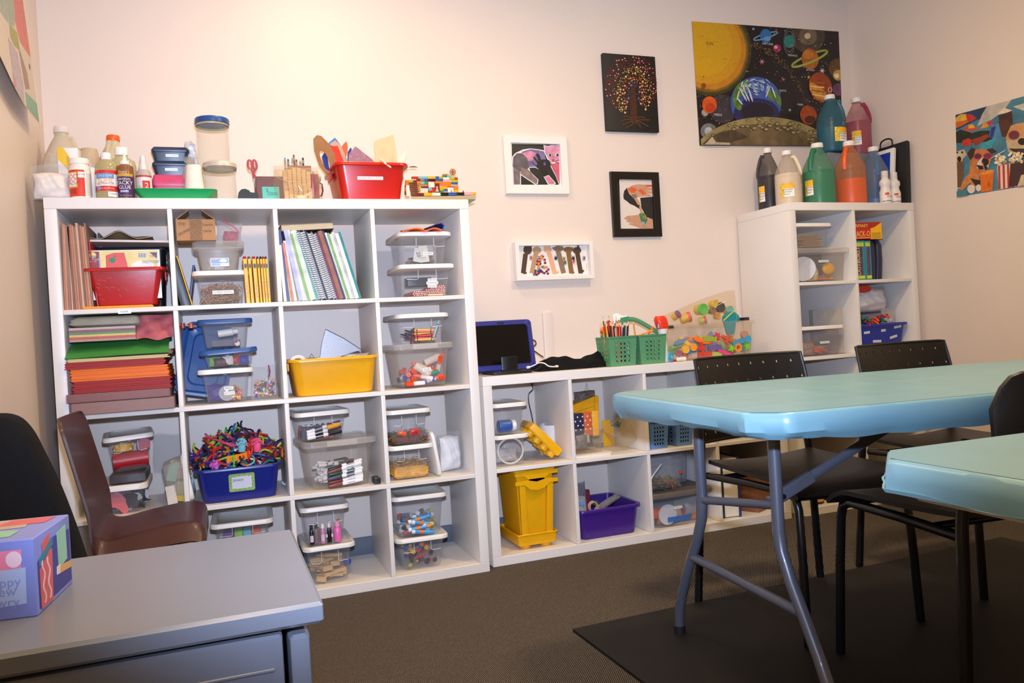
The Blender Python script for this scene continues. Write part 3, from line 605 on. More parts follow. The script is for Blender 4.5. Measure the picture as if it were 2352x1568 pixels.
A.ring(920, 260, 140, 26, 14, (112, 150, 180), -17, a0=180, a1=360); A.ell(922, 258, 64, 78, (44, 108, 164), var=.2, vs=40); A.ell(940, 290, 40, 26, (90, 150, 196)); A.ring(920, 260, 140, 26, 14, (112, 150, 180), -17, a0=0, a1=180)
A.ring(1186, 322, 62, 150, 6, (110, 112, 112), 0); A.ring(1186, 322, 50, 118, 5, (130, 130, 128), 0); A.ell(1186, 322, 58, 74, (38, 122, 110), var=.2, vs=40); A.ell(1222, 365, 10, 10, (196, 84, 50))
A.ring(1415, 515, 215, 42, 26, (146, 152, 60), -23, a0=180, a1=360); A.ell(1420, 518, 96, 118, (170, 96, 28), -10, var=.25, vs=30); A.ell(1395, 470, 58, 50, (192, 116, 40), var=.2); A.ring(1415, 515, 215, 42, 26, (160, 160, 66), -23, a0=0, a1=180)
A.ell(1538, 835, 128, 170, (146, 62, 20), -15, var=.2, vs=30); A.poly([(1412, 760), (1560, 860), (1600, 900), (1560, 1000), (1480, 950), (1415, 860)], (206, 140, 50), .35, 40)
for k in range(5): A.line([(1420 + 8 * k, 780 + 45 * k), (1580, 790 + 50 * k)], 16, (232, 190, 110) if k % 2 else (170, 84, 26))
A.ell(1405, 724, 15, 18, (206, 120, 40)); A.ring(1644, 865, 20, 26, 7, (210, 190, 176))
A.ell(288, 1034, 82, 96, (206, 84, 26), var=.2, vs=30); A.ell(300, 1070, 56, 54, (190, 60, 22), var=.2); A.ell(222, 820, 27, 32, (136, 70, 20))
A.ell(1400, 1150, 94, 108, (160, 66, 16), -15, var=.3, vs=30); A.ell(1420, 1200, 62, 44, (70, 30, 14))
A.ell(810, 1010, 286, 290, (60, 88, 160), var=.2, vs=12, n=48); A.ell(815, 1130, 256, 170, (36, 36, 84), n=48); A.ell(830, 1120, 180, 110, (26, 22, 40), n=40)
for x, y, a, e, r in ((640, 860, 60, 110, 35), (600, 1010, 40, 90, -20), (690, 820, 50, 60, 20), (980, 930, 34, 70, -25), (1050, 960, 30, 90, -25)): A.ell(x, y, a, e, (92, 128, 52), r, var=.35, vs=30)
for k in range(110):
    a = rn.uniform(0, 2 * PI); q = rn.uniform(.05, 1); x, y = 800 + 190 * q * math.cos(a), 830 + 100 * q * math.sin(a); A.ell(x, y, rn.uniform(8, 30), rn.uniform(4, 9), rn.choice([(206, 208, 206), (180, 190, 196), (130, 156, 190), (96, 124, 176)]), math.degrees(a) + 90 + rn.uniform(-20, 20), n=14)
for x, y, a, e, r in ((660, 930, 9, 80, -30), (700, 940, 8, 70, -25), (740, 930, 10, 80, -18), (600, 930, 8, 60, 15), (930, 900, 9, 60, 20), (1000, 900, 8, 70, -20), (620, 1000, 9, 50, -40)): A.ell(x, y, a, e, (206, 206, 204), r, n=16)
A.ell(900, 1730, 860, 556, (150, 132, 84), n=64, var=.25, vs=14); A.ell(900, 1790, 830, 540, (112, 92, 62), n=64, var=.3, vs=14)
for k in range(60):
    a = rad(rn.uniform(215, 325)); q = rn.uniform(.74, .97); x, y = 900 + 860 * q * math.cos(a), 1730 + 556 * q * math.sin(a); s_ = rn.uniform(14, 36)
    A.ell(x, y, s_, s_ * .62, (88, 72, 46), n=14); A.ell(x + 3, y + 3, s_ * .72, s_ * .42, (160, 142, 96), n=12)
A.poly([(190, 1480), (300, 1390), (420, 1340), (560, 1330), (700, 1400), (560, 1440), (400, 1490)], (76, 62, 44), .4, 30); A.poly([(210, 1490), (300, 1400), (340, 1460), (500, 1470), (500, 1495)], (176, 160, 130), .3, 30)
A.poly([(190, 730), (212, 708), (206, 740)], (60, 130, 40)); A.poly([(1705, 770), (1730, 755), (1722, 785)], (60, 130, 40))
TXC = (206, 200, 194)
for x, y, s_, h, c in ((270, 357, 'SUN', .016, (50, 36, 14)), (222, 872, 'MERCURY', .010, (40, 30, 16)), (362, 1157, 'VENUS', .012, TXC), (1090, 887, 'EARTH', .011, TXC), (1287, 1042, 'MARS', .011, TXC), (920, 363, 'NEPTUNE', .0115, TXC), (1200, 492, 'URANUS', .0115, TXC), (1398, 655, 'SATURN', .011, TXC), (1697, 1000, 'JUPITER', .011, TXC), (1150, 1285, 'MOON', .011, (80, 66, 46))): A.text(x, y, s_, h, c)
b.build('print', t)
# seaside dogs poster on the right wall, painted poster on the left wall
TX = rz(-PI / 2) @ UP
t = thing('poster', 'poster of beach dogs with drinks and popcorn on the right wall', 'poster', (XR, -.85, 1.635)); inv = tr(-XR, .85, -1.635)
CQ = [(138, 358), (1019, 118), (1500, 0), (1500, 1180), (1019, 1272), (166, 1412)]
b = MB(); pl = [inv @ atx(2170 + x / 5.6, 200 + y / 5.6, XR - .001) for x, y in CQ]; b.loft([[(0, p.y, p.z) for p in pl], [tuple(p) for p in pl]], mat((40, 90, 110), .4, var=0)); b.build('backing_sheet', t)
b = MB(); A = Art(b, 2170, 200, 5.6, lambda u, v: atx(u, v, XR - .0011), clip=CQ, nrm=(-1, 0, 0), inv=inv, rough=.35)
A.poly(CQ, (70, 124, 146), .3, 12)
A.poly([(138, 358), (560, 240), (500, 400), (420, 420), (138, 560)], (36, 66, 100), .3, 20); A.poly([(540, 250), (860, 160), (760, 300), (600, 420), (420, 500), (480, 350)], (186, 178, 166), .2, 25); A.poly([(880, 250), (1500, 60), (1500, 300), (1000, 300)], (196, 190, 178), .2, 25)
A.poly([(140, 580), (200, 545), (350, 590), (460, 560), (600, 560), (610, 700), (140, 720)], (40, 46, 36), .35, 40)
for P, c in (([(140, 400), (200, 350), (270, 345), (290, 430), (140, 450)], (214, 170, 60)), ([(140, 450), (290, 420), (330, 440), (140, 535)], (206, 100, 40)), ([(270, 345), (340, 350), (415, 400), (330, 445), (290, 430)], (196, 50, 48)), ([(228, 555), (290, 490), (350, 476), (450, 535), (340, 565)], (200, 76, 52)), ([(300, 490), (365, 478), (390, 520), (310, 535)], (220, 170, 60)), ([(455, 535), (500, 470), (580, 440), (645, 460), (540, 520)], (214, 140, 56)), ([(540, 455), (590, 440), (645, 460), (570, 500)], (190, 60, 60)),
             ([(660, 358), (760, 265), (870, 300), (800, 330)], (226, 206, 180)), ([(690, 370), (862, 305), (880, 470), (720, 520)], (66, 40, 34)), ([(570, 640), (600, 490), (700, 470), (720, 620), (640, 660)], (80, 130, 176)), ([(600, 520), (660, 500), (620, 650), (575, 660)], (36, 60, 130)), ([(440, 750), (560, 690), (680, 650), (600, 790), (470, 800)], (60, 150, 170)),
             ([(228, 690), (300, 655), (345, 675), (350, 745), (228, 760)], (190, 50, 44)), ([(345, 680), (560, 600), (570, 640), (400, 760)], (150, 60, 40)), ([(690, 440), (800, 410), (870, 480), (820, 640), (740, 640)], (80, 50, 36)), ([(850, 500), (930, 470), (1500, 380), (1500, 700), (960, 640), (800, 720), (790, 640)], (206, 150, 96)), ([(790, 690), (960, 640), (1500, 660), (1500, 850), (960, 870), (820, 830)], (196, 170, 136)), ([(820, 790), (1000, 790), (1500, 800), (1500, 900), (980, 890)], (60, 44, 40))): A.poly(P, c, .15, 40)
A.ell(890, 615, 88, 70, (196, 130, 60), -10); A.ell(893, 617, 70, 56, (108, 44, 70), -10); A.ell(1000, 700, 56, 46, (40, 30, 30))
A.poly([(150, 830), (250, 800), (290, 870), (230, 930), (250, 1100), (210, 1300), (165, 1310)], (200, 180, 150), .15, 40); A.poly([(160, 960), (240, 950), (250, 1100), (210, 1290), (168, 1290)], (110, 82, 60), .2); A.ell(190, 925, 26, 36, (36, 28, 26)); A.ell(165, 842, 12, 12, (40, 30, 28)); A.ell(228, 838, 14, 14, (40, 30, 28))
A.poly([(330, 900), (380, 810), (470, 790), (560, 800), (620, 880), (580, 1000), (540, 1060), (440, 1160), (350, 1120), (330, 1000)], (190, 120, 70), .2, 30); A.poly([(290, 850), (350, 780), (400, 800), (370, 900), (330, 940)], (60, 44, 38)); A.poly([(540, 800), (620, 785), (670, 830), (600, 860)], (60, 44, 38))
A.poly([(420, 980), (480, 900), (560, 930), (570, 1030), (500, 1070), (420, 1040)], (214, 204, 190)); A.ell(525, 960, 46, 56, (40, 34, 34)); A.poly([(410, 1000), (560, 1020), (540, 1060), (450, 1060)], (50, 36, 34))
A.ell(430, 890, 54, 42, (176, 60, 70)); A.ell(430, 890, 42, 32, (96, 40, 70)); A.ell(560, 885, 60, 40, (176, 60, 70)); A.ell(560, 885, 48, 30, (120, 50, 84))
A.poly([(330, 1000), (440, 1160), (470, 1250), (400, 1300), (330, 1230), (230, 1330), (200, 1310), (260, 1170), (320, 1110)], (206, 130, 70), .15); A.poly([(330, 1170), (470, 1200), (460, 1260), (400, 1270)], (50, 44, 50)); A.ell(345, 1310, 50, 56, (226, 210, 190)); A.ell(440, 1295, 34, 44, (226, 210, 190))
A.poly([(460, 1120), (640, 1070), (620, 1330), (475, 1352)], (222, 110, 30), .1); A.ell(550, 1095, 90, 24, (230, 146, 60), -15); A.line([(490, 970), (525, 1100)], 14, (206, 110, 96))
A.poly([(680, 1010), (1000, 960), (1000, 1260), (700, 1318)], (226, 208, 190))
for k in range(6): x = 690 + k * 58; A.poly([(x, 1010 - k * 9), (x + 28, 1006 - k * 9), (x + 36, 1310 - k * 10), (x + 8, 1314 - k * 10)], (190, 50, 46))
A.poly([(850, 985), (1030, 955), (1030, 1120), (960, 1260), (830, 1290)], (70, 42, 42))
rn = random.Random(5)
for k in range(70): x = rn.uniform(660, 1010); A.ell(x, rn.uniform(870, 1000) - (x - 680) * .1, 20, 17, rn.choice([(232, 214, 180), (220, 190, 140), (240, 226, 200), (176, 140, 96)]), n=8, var=0)
A.line([(610, 915), (790, 815)], 8, (230, 220, 206)); A.poly([(166, 1340), (300, 1320), (310, 1390), (168, 1412)], (70, 130, 140)); A.poly([(1000, 1130), (1500, 1040), (1500, 1180), (950, 1280)], (206, 186, 150), .2)
A.text(580, 1250, 'E', .018, (150, 76, 30), TX)
b.build('print', t)
t = thing('poster', 'colourful painted poster peeling off the left wall', 'poster', (XL, -.5, 1.95)); inv = tr(-XL, .5, -1.95)
CQ = [(-420, -420), (120, -420), (165, 400), (203, 892), (75, 748), (0, 615), (-420, -300)]
def cl(u, v): p = atx(u, v, XL + .002); return p + V((.004 + .06 * (2.3 - p.z), 0, 0))
b = MB(); A = Art(b, 0, 0, 3.138, cl, clip=CQ, nrm=(1, 0, 0), inv=inv, rough=.4)
A.poly(CQ, (206, 190, 170), .05); A.poly([(45, -420), (105, -420), (158, 400), (155, 408), (80, 300), (50, 150)], (206, 100, 90), .15); A.poly([(100, -420), (112, -420), (162, 380), (158, 412)], (214, 160, 60)); A.poly([(-420, -420), (45, -420), (55, 100), (40, 190), (-20, 150)], (150, 160, 140), .15); A.poly([(0, 160), (60, 230), (74, 360), (30, 330), (0, 260)], (150, 152, 50), .1); A.poly([(-20, 260), (50, 380), (80, 600), (75, 740), (0, 600)], (176, 158, 166), .15); A.poly([(62, 320), (120, 520), (132, 640), (96, 640), (80, 500)], (150, 118, 92), .2)
A.poly([(92, 655), (160, 720), (196, 760), (203, 892), (95, 765)], (104, 160, 130), .1); A.poly([(-10, 590), (0, 615), (75, 748), (60, 742), (0, 660)], (30, 28, 30)); A.poly([(140, 452), (152, 470), (150, 502), (143, 490)], (90, 70, 60)); A.poly([(0, 530), (20, 600), (0, 640)], (206, 120, 130))
pl = [inv @ (cl(x / 3.138, y / 3.138)) for x, y in CQ]; b.add([tuple(p) for p in pl] + [tuple(p - V((.0007, 0, 0))) for p in pl], [tuple(range(13, 6, -1))] + [(i, i + 7, (i + 1) % 7 + 7, (i + 1) % 7) for i in range(7)], mat((220, 210, 198), .6, var=0)); b.build('sheet', t)
b = MB(); RW = mat((229, 213, 200), .4, var=.01, key='white_plastic_trunking'); b.box((0, -.006, 0), (.046, .012, .27), RW, bev=.004); one(b, 'cable_trunking', 'white plastic cable trunking on the wall above the low shelf', 'cable cover', tr(1.951, yb, .888))
b = MB(); b.tube([tuple(at(2104, 560, YB - .006))] + [tuple(at(u, v, YB - .006)) for u, v in ((2108, 600), (2112, 640), (2115, 680), (2118, 740), (2120, 790), (2122, 860))] + [(atz(2122, 900, .4).x, YB - .006, .1)], .004, BM, 8) if 0 else b.tube([(3.815, YB - .01, z) for z in (1.35, 1.1, .9, .6, .12)], .004, BM, 8); one(b, 'power_cord', 'thin black cord hanging down the wall right of tall shelf', 'cord')
# ---------------------------------------------------------------- makers for the craft supplies
CLR = clear((240, 240, 242), .035, .1, 0, 60, .5); FROST = clear((236, 230, 222), .22, .3, 0, 60, .6); FILM = clear((244, 244, 246), .07, .06, .9, 45, .7); FILM2 = clear((225, 222, 222), .22, .1, 1.0, 30); BUB = clear((236, 238, 242), .09, .12, 1.0, 260, .6)
WHT, CRM, GREY = mat((236, 231, 224), .4, var=.02), mat((232, 222, 206), .5, var=.04), mat((160, 158, 160), .35, var=.03)
INK = mat((34, 32, 34), .5, var=0); LAB = mat((240, 238, 232), .45, var=0)
RED, YEL, BLU, GRN, ORG, PUR, PNK2, TEA, BLK, BRW = [mat(c, .38, var=.05) for c in ((196, 30, 22), (238, 176, 22), (26, 48, 140), (30, 150, 84), (238, 96, 24), (74, 36, 132), (226, 86, 160), (22, 138, 150), (22, 20, 22), (108, 68, 42))]
KRAFT = mat((176, 128, 84), .75, var=.07, vs=20, key='kraft_card'); WOOD = mat((216, 176, 124), .6, var=.12, vs=12, stretch=(1, 1, 6), key='pale_wood')
def strip(par, t, x, y, z, w, h, tilt=0, rot=0, name='label_strip'):
    b = MB(); X = tr(x, y, z) @ rx(tilt) @ ry(rot); b.box((0, -.0004, 0), (w, .0008, h), LAB, X)
    vs, fs, tw = textgeo(t); hh = min(h * .52, w * .86 / max(tw, .01) / 1.35); b.text(t, hh, INK, X @ tr(0, -.0009, 0) @ UP)
    return b.build(name, par)
def tub(b, w, d, h, mt, tp=.86, r=.03, rim=.010, rimh=.009, th=.0022, z0=0, T=None):
    bw, bd = w - 2 * rim, d - 2 * rim; L = []
    for k, kk, z in ((tp, -.012, 0), (tp, -.003, .002), (tp, 0, .007)): L.append(rr(bw * k + kk, bd * (1 - (1 - k) * .9) + kk, r * .9, z0 + z, 5))
    L += [rr(bw, bd, r, z0 + h - rimh, 5), rr(w, d, r + rim * .6, z0 + h - rimh, 5), rr(w, d, r + rim * .6, z0 + h - .002, 5), rr(w - .003, d - .003, r + rim * .5, z0 + h, 5), rr(bw - 2 * th, bd - 2 * th, r - th, z0 + h - .001, 5), rr(bw * tp - 2 * th, bd * (1 - (1 - tp) * .9) - 2 * th, r * .9 - th, z0 + .006, 5)]
    return b.loft(L, mt, T)
def face_y(d, h, z, tp=.86, rim=.010):          # y of a tub's front wall at height z, and its tilt
    bd = d - 2 * rim; dd = bd * (1 - tp) * .9 / 2; return -(bd / 2) + dd * (1 - z / h), math.atan(dd / h)
def lidded(label, T, w, d, h, lidm, body=None, tp=.86, strips=(), lt=.013, r=.03, name='storage_bin', cat='storage bin', latch=0, group=None, ribs=1, lidT=None):
    t = thing(name, label, cat, T, group); body = body or CLR; hb = h - lt
    b = MB(); tub(b, w - .012, d - .012, hb, body, tp, r, .009)
    bo = b.build('body', t)
    if ribs:
        y, tl = face_y(d - .012, hb, hb * .55, tp)
        for sx in (-1, 1):
            x0, x1 = sx * (w * .5 - .03), sx * w * .16
            b = MB(); b.tube([(x0, y - .0028 - .001, hb * .62), (x1 + sx * .008, y - .003, hb * .60), (x1, y - .0035, hb * .63), (x1, y - .0085, hb * .92)], .0011, clear((250, 250, 250), .55), 5)
            b.build('moulded_rib', bo)
    b = MB(); L = [rr(w - .008, d - .008, r, hb - .004, 5), rr(w, d, r, hb - .003, 5), rr(w, d, r, h - .004, 5), rr(w - .006, d - .006, r, h, 5), rr(w - .03, d - .03, r * .8, h, 5), rr(w - .036, d - .036, r * .8, h - .003, 5)]
    b.loft(L, lidm, lidT); li = b.build('lid', t)
    if latch:
        b = MB(); b.box((0, -d / 2 - .002, h - .012), (w * .42, .005, .02), lidm, bev=.002); b.build('latch', t)
    for s_ in strips:
        tx, x, z, sw, sh = s_[:5]; y, tl = face_y(d - .012, hb, z, tp); strip(t, tx, x, y - .0008, z, sw, sh, tl, s_[5] if len(s_) > 5 else 0)
    return t
def opentub(label, T, w, d, h, mt, tp=.84, r=.03, name='storage_tub', cat='tub', grips=1, group=None, rim=.014):
    t = thing(name, label, cat, T, group); b = MB(); tub(b, w, d, h, mt, tp, r, rim, .011, .003); b.build('body', t)
    if grips:
        for sx in (-1, 1): b = MB(); b.box((sx * (w / 2 - .006), 0, h - .028), (.008, d * .28, .034), mt, bev=.003); b.build('grip', t)
    return t
def jug(label, T, r, h, paint, level, shell, cap, ha, lab=None, group='gallon paint jugs'):
    t = thing('paint_jug', label, 'paint jug', T, group); s_ = [(.88 * r, 0), (.97 * r, .006), (r, .018), (r, .50 * h), (.985 * r, .515 * h), (r, .53 * h), (.99 * r, .575 * h), (.86 * r, .66 * h), (.60 * r, .785 * h), (.40 * r, .865 * h), (.33 * r, .89 * h), (.33 * r, .945 * h)]
    b = MB(); b.lathe(s_, shell, None, 28); b.build('body', t)
    if paint:
        f = [(q * .965, max(z, .003)) for q, z in s_ if z < level * h]; b = MB(); b.lathe(f + [(f[-1][0] * .99, level * h)], paint, None, 28); b.build('paint', t)
    b = MB(); b.lathe([(.36 * r, .925 * h), (.37 * r, .93 * h), (.37 * r, .985 * h), (.34 * r, h)], cap, None, 24); b.build('cap', t)
    b = MB(); X = rz(ha); b.tube([(.30 * r, 0, .875 * h), (.52 * r, 0, .885 * h), (.68 * r, 0, .82 * h), (.86 * r, 0, .70 * h), (.93 * r, 0, .60 * h), (.9 * r, 0, .55 * h)], .15 * r, shell if not paint else lab_hand(paint, shell), 8, T=X); b.build('handle', t)
    if lab:
        b = MB(); a0, a1 = lab; z0, z1 = .16 * h, .40 * h; b.arc(r * 1.006, z0, z1, a0, a1, LAB); b.arc(r * 1.010, z0 + (z1 - z0) * .6, z1, a0, a1, mat((238, 180, 40), .5, var=.15)); b.arc(r * 1.012, z0, z1, a0, a0 + (a1 - a0) * .28, mat((240, 190, 60), .5, var=.4, vs=120))
        am = rad((a0 + a1) / 2)
        for i, q in enumerate(('WASHABLE', 'TEMPERA', 'PAINT')): b.ctext(q, .0075, INK, r * 1.014, z0 + (z1 - z0) * (.52 - .17 * i), am)
        b.build('paper_label', t)
    return t
def lab_hand(p, s): return p
def bottle(name, label, T, prof, body, cap, capprof, wraps=(), seg=24, cat='bottle', sy=1, extra=None):
    t = thing(name, label, cat, T); S = M.Diagonal((1, sy, 1, 1)); b = MB(); b.lathe(prof, body, S, seg); b.build('body', t)
    b = MB(); b.lathe(capprof, cap, S, seg); b.build('cap', t)
    if wraps:
        b = MB()
        for w_ in wraps: w_(b)
        b.build('printed_label', t)
    return t
def arcw(r, z0, z1, a0, a1, c): return lambda b: b.arc(r, z0, z1, a0, a1, mat(c, .45, var=.02))
def ctx(s, h, c, r, z, a=0, w=None): return lambda b: b.ctext(s, h, mat(c, .5, var=0), r, z, a, w)
# ---------------------------------------------------------------- on top of the large shelf
ZT = W4 + .0004
def onz(u, Y, z=ZT): v = 784; p = at(u, 452, Y); return tr(p.x, p.y, z)
def rw(n, u, Y): return n / 2 / ppm(at(u, 450, Y)) * .98
def hh(u, v, Y, z=ZT): return at(u, v, Y).z - z
t = thing('zip_bag', 'clear bag of white filling slumped on the left end of shelf', 'bag', tr(*at(121, 452, -.352)[:2], ZT)); b = MB(); b.pillow(.125, .118, .085, FILM, 3, amp=.2, n=20)
b.grid(lambda u, v_: ((u - .5) * .05 * (1 - v_ * .7), .004 * math.sin(9 * u), .108 + .05 * v_), 6, 4, FILM); b.build('film', t)
b = MB(); b.pillow(.105, .085, .07, mat((236, 226, 216), .8, var=.05, bump=.4, bs=60), 5, tr(0, 0, .004), amp=.25, n=18); b.build('white_filling', t)
Y = -.13; r = rw(84, 150, Y); T = onz(150, Y); H = hh(150, 292, Y); jug('large translucent empty jug behind the bag at the left end', T, r, H, mat((206, 190, 160), .5), .42, clear((222, 208, 184), .6, .35), clear((238, 228, 214), .8, .4), rad(40), group=None)
Y = -.262; T = onz(166, Y) @ rz(rad(-8)); H = hh(166, 343, Y); w_ = 2 * rw(44, 166, Y); t = thing('carton', 'white carton with a yellow diagonal stripe between the jug and the red jar', 'box', T); b = MB(); b.box((0, 0, H / 2), (w_, .045, H), WHT, bev=.001)
b.poly([(-w_ / 2, -.0232, H), (-w_ / 2 + .02, -.0232, H), (w_ / 2, -.0232, H * .58), (w_ / 2, -.0232, H * .40), (-w_ / 2, -.0232, H * .80)], mat((234, 192, 60), .5, var=0)); b.text('TISSUE PAPER', .006, mat((150, 120, 50), .5, var=0), tr(0, -.0236, H * .72) @ ry(-PI / 2) @ UP); b.build('carton', t)
b = MB(); b.box((0, .01, H + .002), (w_ * .9, .024, .004), BLK); b.build('opening', t)
Y = -.357; r = rw(46, 186, Y); T = onz(187, Y); H = hh(186, 366, Y); k = H / .155
bottle('glue_jar', 'white jar with a red label, leftmost of the front glue bottles', T, [(r * .93, 0), (r, .004), (r, .115 * k), (r * .92, .127 * k), (r * .82, .133 * k), (r * .82, .14 * k)], mat((236, 224, 208), .4), mat((238, 228, 216), .45), [(r * .9, .134 * k), (r * .92, .136 * k), (r * .92, .152 * k), (r * .88, .155 * k)],
       (arcw(r + .0004, .006, .108 * k, -95, 30, (216, 56, 30)), arcw(r + .0003, .006, .108 * k, 30, 100, (238, 230, 216)), arcw(r + .0008, .04 * k, .10 * k, -75, -8, (224, 166, 60)), arcw(r + .0011, .045 * k, .095 * k, -72, -13, (242, 232, 218)), ctx('MOD', .017, (190, 60, 44), r + .0015, .081 * k, rad(-46)), ctx('PODGE', .015, (190, 60, 44), r + .0015, .062 * k, rad(-44)), ctx('MATTE', .005, (60, 40, 36), r + .0015, .051 * k, rad(-30)), arcw(r + .0008, .078 * k, .10 * k, -4, 28, (242, 234, 222)), ctx('GLOSS', .006, (40, 36, 34), r + .0012, .09 * k, rad(12)), *[arcw(r + .0009, (.012 + .0055 * i) * k, (.0132 + .0055 * i) * k, 38, 96, (150, 130, 110)) for i in range(16)], *[arcw(r + .0009, (.018 + .006 * i) * k, (.020 + .006 * i) * k, -70, -14, (120, 40, 30)) for i in range(3)]))
Y = -.23; r = rw(42, 211, Y); T = onz(211, Y); H = hh(211, 343, Y); k = H / .175
bottle('craft_bottle', 'white bottle under a broad milky cup, between red jar and slime bottle', T, [(r * .8, 0), (r * .86, .005), (r * .86, .10 * k), (r * .7, .125 * k)], mat((232, 226, 222), .4), clear((216, 190, 156), .62, .3), [(r * .9, .118 * k), (r * 1.0, .135 * k), (r * .95, .16 * k), (r * .82, .175 * k)])
Y = -.15; r = rw(78, 268, Y); T = onz(268, Y); H = hh(266, 312, Y); jug('translucent glue jug with an orange cap at the back left', T, r, H, None, .4, clear((222, 208, 170), .66, .35), ORG, rad(-110), group=None)
Y = -.29; r = rw(60, 285, Y); T = onz(285, Y); H = hh(285, 339, Y); k = H / .17
bottle('clear_bottle', 'wide clear bottle of pale liquid with a white screw cap', T, [(r * .9, 0), (r, .006), (r, .11 * k), (r * .9, .128 * k), (r * .5, .138 * k), (r * .42, .142 * k), (r * .42, .15 * k)], clear((206, 196, 150), .45, .1), WHT, [(r * .46, .146 * k), (r * .47, .148 * k), (r * .47, .168 * k), (r * .43, .17 * k)], sy=.6)
Y = -.362; r = rw(50, 248, Y); T = onz(249, Y); H = hh(248, 352, Y); k = H / .168
bottle('slime_bottle', 'clear bottle with a red and white slime activator label', T, [(r * .92, 0), (r, .005), (r, .108 * k), (r * .93, .124 * k), (r * .62, .138 * k), (r * .40, .142 * k), (r * .40, .146 * k)], clear((206, 192, 140), .5, .1), WHT, [(r * .42, .143 * k), (r * .43, .145 * k), (r * .43, .166 * k), (r * .40, .168 * k)],
       (arcw(r + .0004, .025 * k, .100 * k, -90, 78, (236, 226, 218)), arcw(r + .0008, .086 * k, .100 * k, -90, 78, (208, 44, 28)), arcw(r + .0008, .025 * k, .043 * k, -90, 78, (208, 44, 28)), arcw(r + .0010, .070 * k, .088 * k, -55, 40, (90, 142, 196)), ctx('CRA-Z-SLIMY', .0085, (236, 226, 220), r + .0015, .079 * k, rad(-6), .048), ctx('SLIME', .0150, (226, 160, 30), r + .0012, .062 * k, rad(-4)), ctx('ACTIVATOR', .0075, (110, 52, 110), r + .0012, .051 * k, rad(-4)), ctx('16 FL OZ (473 mL)', .0045, (240, 220, 210), r + .0014, .034 * k, rad(0)), arcw(r + .0011, .028 * k, .042 * k, -52, -30, (110, 150, 210)), arcw(r + .0005, .004, .022 * k, 6, 60, (236, 232, 224)), ctx('Crayola', .006, INK_C := (50, 44, 46), r + .0010, .015 * k, rad(30))))
Y = -.372; r = rw(37, 291, Y); T = onz(291, Y); H = hh(291, 352, Y); k = H / .168
bottle('glue_bottle', 'brown glue bottle with purple label and pointed white nozzle', T, [(r * .94, 0), (r, .005), (r, .108 * k), (r * .95, .118 * k), (r * .6, .122 * k), (r * .5, .126 * k)], mat((136, 84, 40), .35), mat((236, 224, 216), .45), [(r * .56, .125 * k), (r * .58, .127 * k), (r * .56, .138 * k), (r * .30, .142 * k), (r * .2, .155 * k), (r * .12, .168 * k)],
       (arcw(r + .0005, .003, .082 * k, -95, 78, (66, 34, 78)), arcw(r + .0008, .078 * k, .088 * k, -60, 60, (196, 156, 50)), ctx("Aleene's", .0135, (226, 190, 170), r + .0013, .094 * k, rad(-8), .036), ctx('ORIGINAL', .0075, (232, 222, 224), r + .0010, .068 * k, rad(-8)), ctx('TACKY', .0135, (236, 228, 230), r + .0010, .054 * k, rad(-8)), ctx('GLUE', .0125, (236, 228, 230), r + .0010, .038 * k, rad(-4)), arcw(r + .0009, .020 * k, .028 * k, -36, 20, (170, 170, 206)), ctx('4 FL OZ (118 mL)', .004, (200, 190, 206), r + .0010, .009 * k, rad(0))))
Y = -.30; r = rw(34, 333, Y); T = onz(333, Y); H = hh(333, 358, Y); k = H / .13
bottle('spray_bottle', 'small spray bottle with a red and white label', T, [(r * .9, 0), (r, .005), (r, .075 * k), (r * .8, .088 * k), (r * .5, .092 * k)], clear((206, 194, 182), .7, .3), mat((230, 220, 210), .4), [(r * .55, .09 * k), (r * .55, .104 * k), (r * .38, .108 * k), (r * .38, .118 * k), (r * .3, .13 * k)],
       (arcw(r + .0004, .01, .072 * k, -90, 80, (236, 224, 218)), arcw(r + .0008, .068 * k, .073 * k, -90, 80, (196, 60, 60)), arcw(r + .0008, .03 * k, .058 * k, -8, 50, (200, 46, 40)), ctx('2', .02, (240, 226, 220), r + .0013, .044 * k, rad(22)), ctx('FUN', .010, (214, 160, 50), r + .0010, .04 * k, rad(-45))))
NAVY = mat((38, 52, 78), .35, var=.04); Y0 = -.275
x0, x1 = at(346, 380, Y0).x, at(434, 380, Y0).x; w_ = x1 - x0
zz = [ZT, ZT + hh(390, 400, Y0), ZT + hh(390, 368, Y0), ZT + hh(390, 336, Y0)]
for i, (lb, tx, nm, m) in enumerate((('pink lidded box at the bottom of the box stack on the shelf', 'MARKERS', 0, mat((206, 70, 110), .4)), ('navy lidded box marked COLORED PENCILS, under the hole punch box', 'COLORED PENCILS', 1, NAVY), ('navy lidded box marked HOLE PUNCH on top of its stack', 'HOLE PUNCH', 2, NAVY))):
    h_ = zz[i + 1] - zz[i] - .0006; t = thing('pencil_box', lb, 'box', ((x0 + x1) / 2 + (.004 if i else 0), Y0 + .085, zz[i]), 'stacked pencil boxes'); b = MB(); b.loft([rr(w_ * .86, .15, .012, 0), rr(w_ * .94, .16, .012, h_ * .66)], m); b.build('body', t)
    b = MB(); b.loft([rr(w_ * .99, .17, .012, h_ * .62), rr(w_, .172, .012, h_ * .66), rr(w_, .172, .012, h_ * .8), rr(w_ * .9, .155, .01, h_)], m); b.build('lid', t); strip(t, tx, .005 if i == 2 else .0, -.082, h_ * .36, .042, .009, .16)
TRAYM = mat((30, 158, 88), .3, var=.04); x0, x1 = at(303, 440, -.385).x, at(500, 440, -.385).x; h_ = hh(400, 432, -.39)
t = thing('tray', 'shallow bright green plastic tray on the shelf edge', 'tray', ((x0 + x1) / 2, -.295, ZT)); b = MB(); tub(b, x1 - x0, .19, h_, TRAYM, .86, .02, .006, .003, .002); b.build('body', t)
TX_, TY_ = (x0 + x1) / 2, -.295
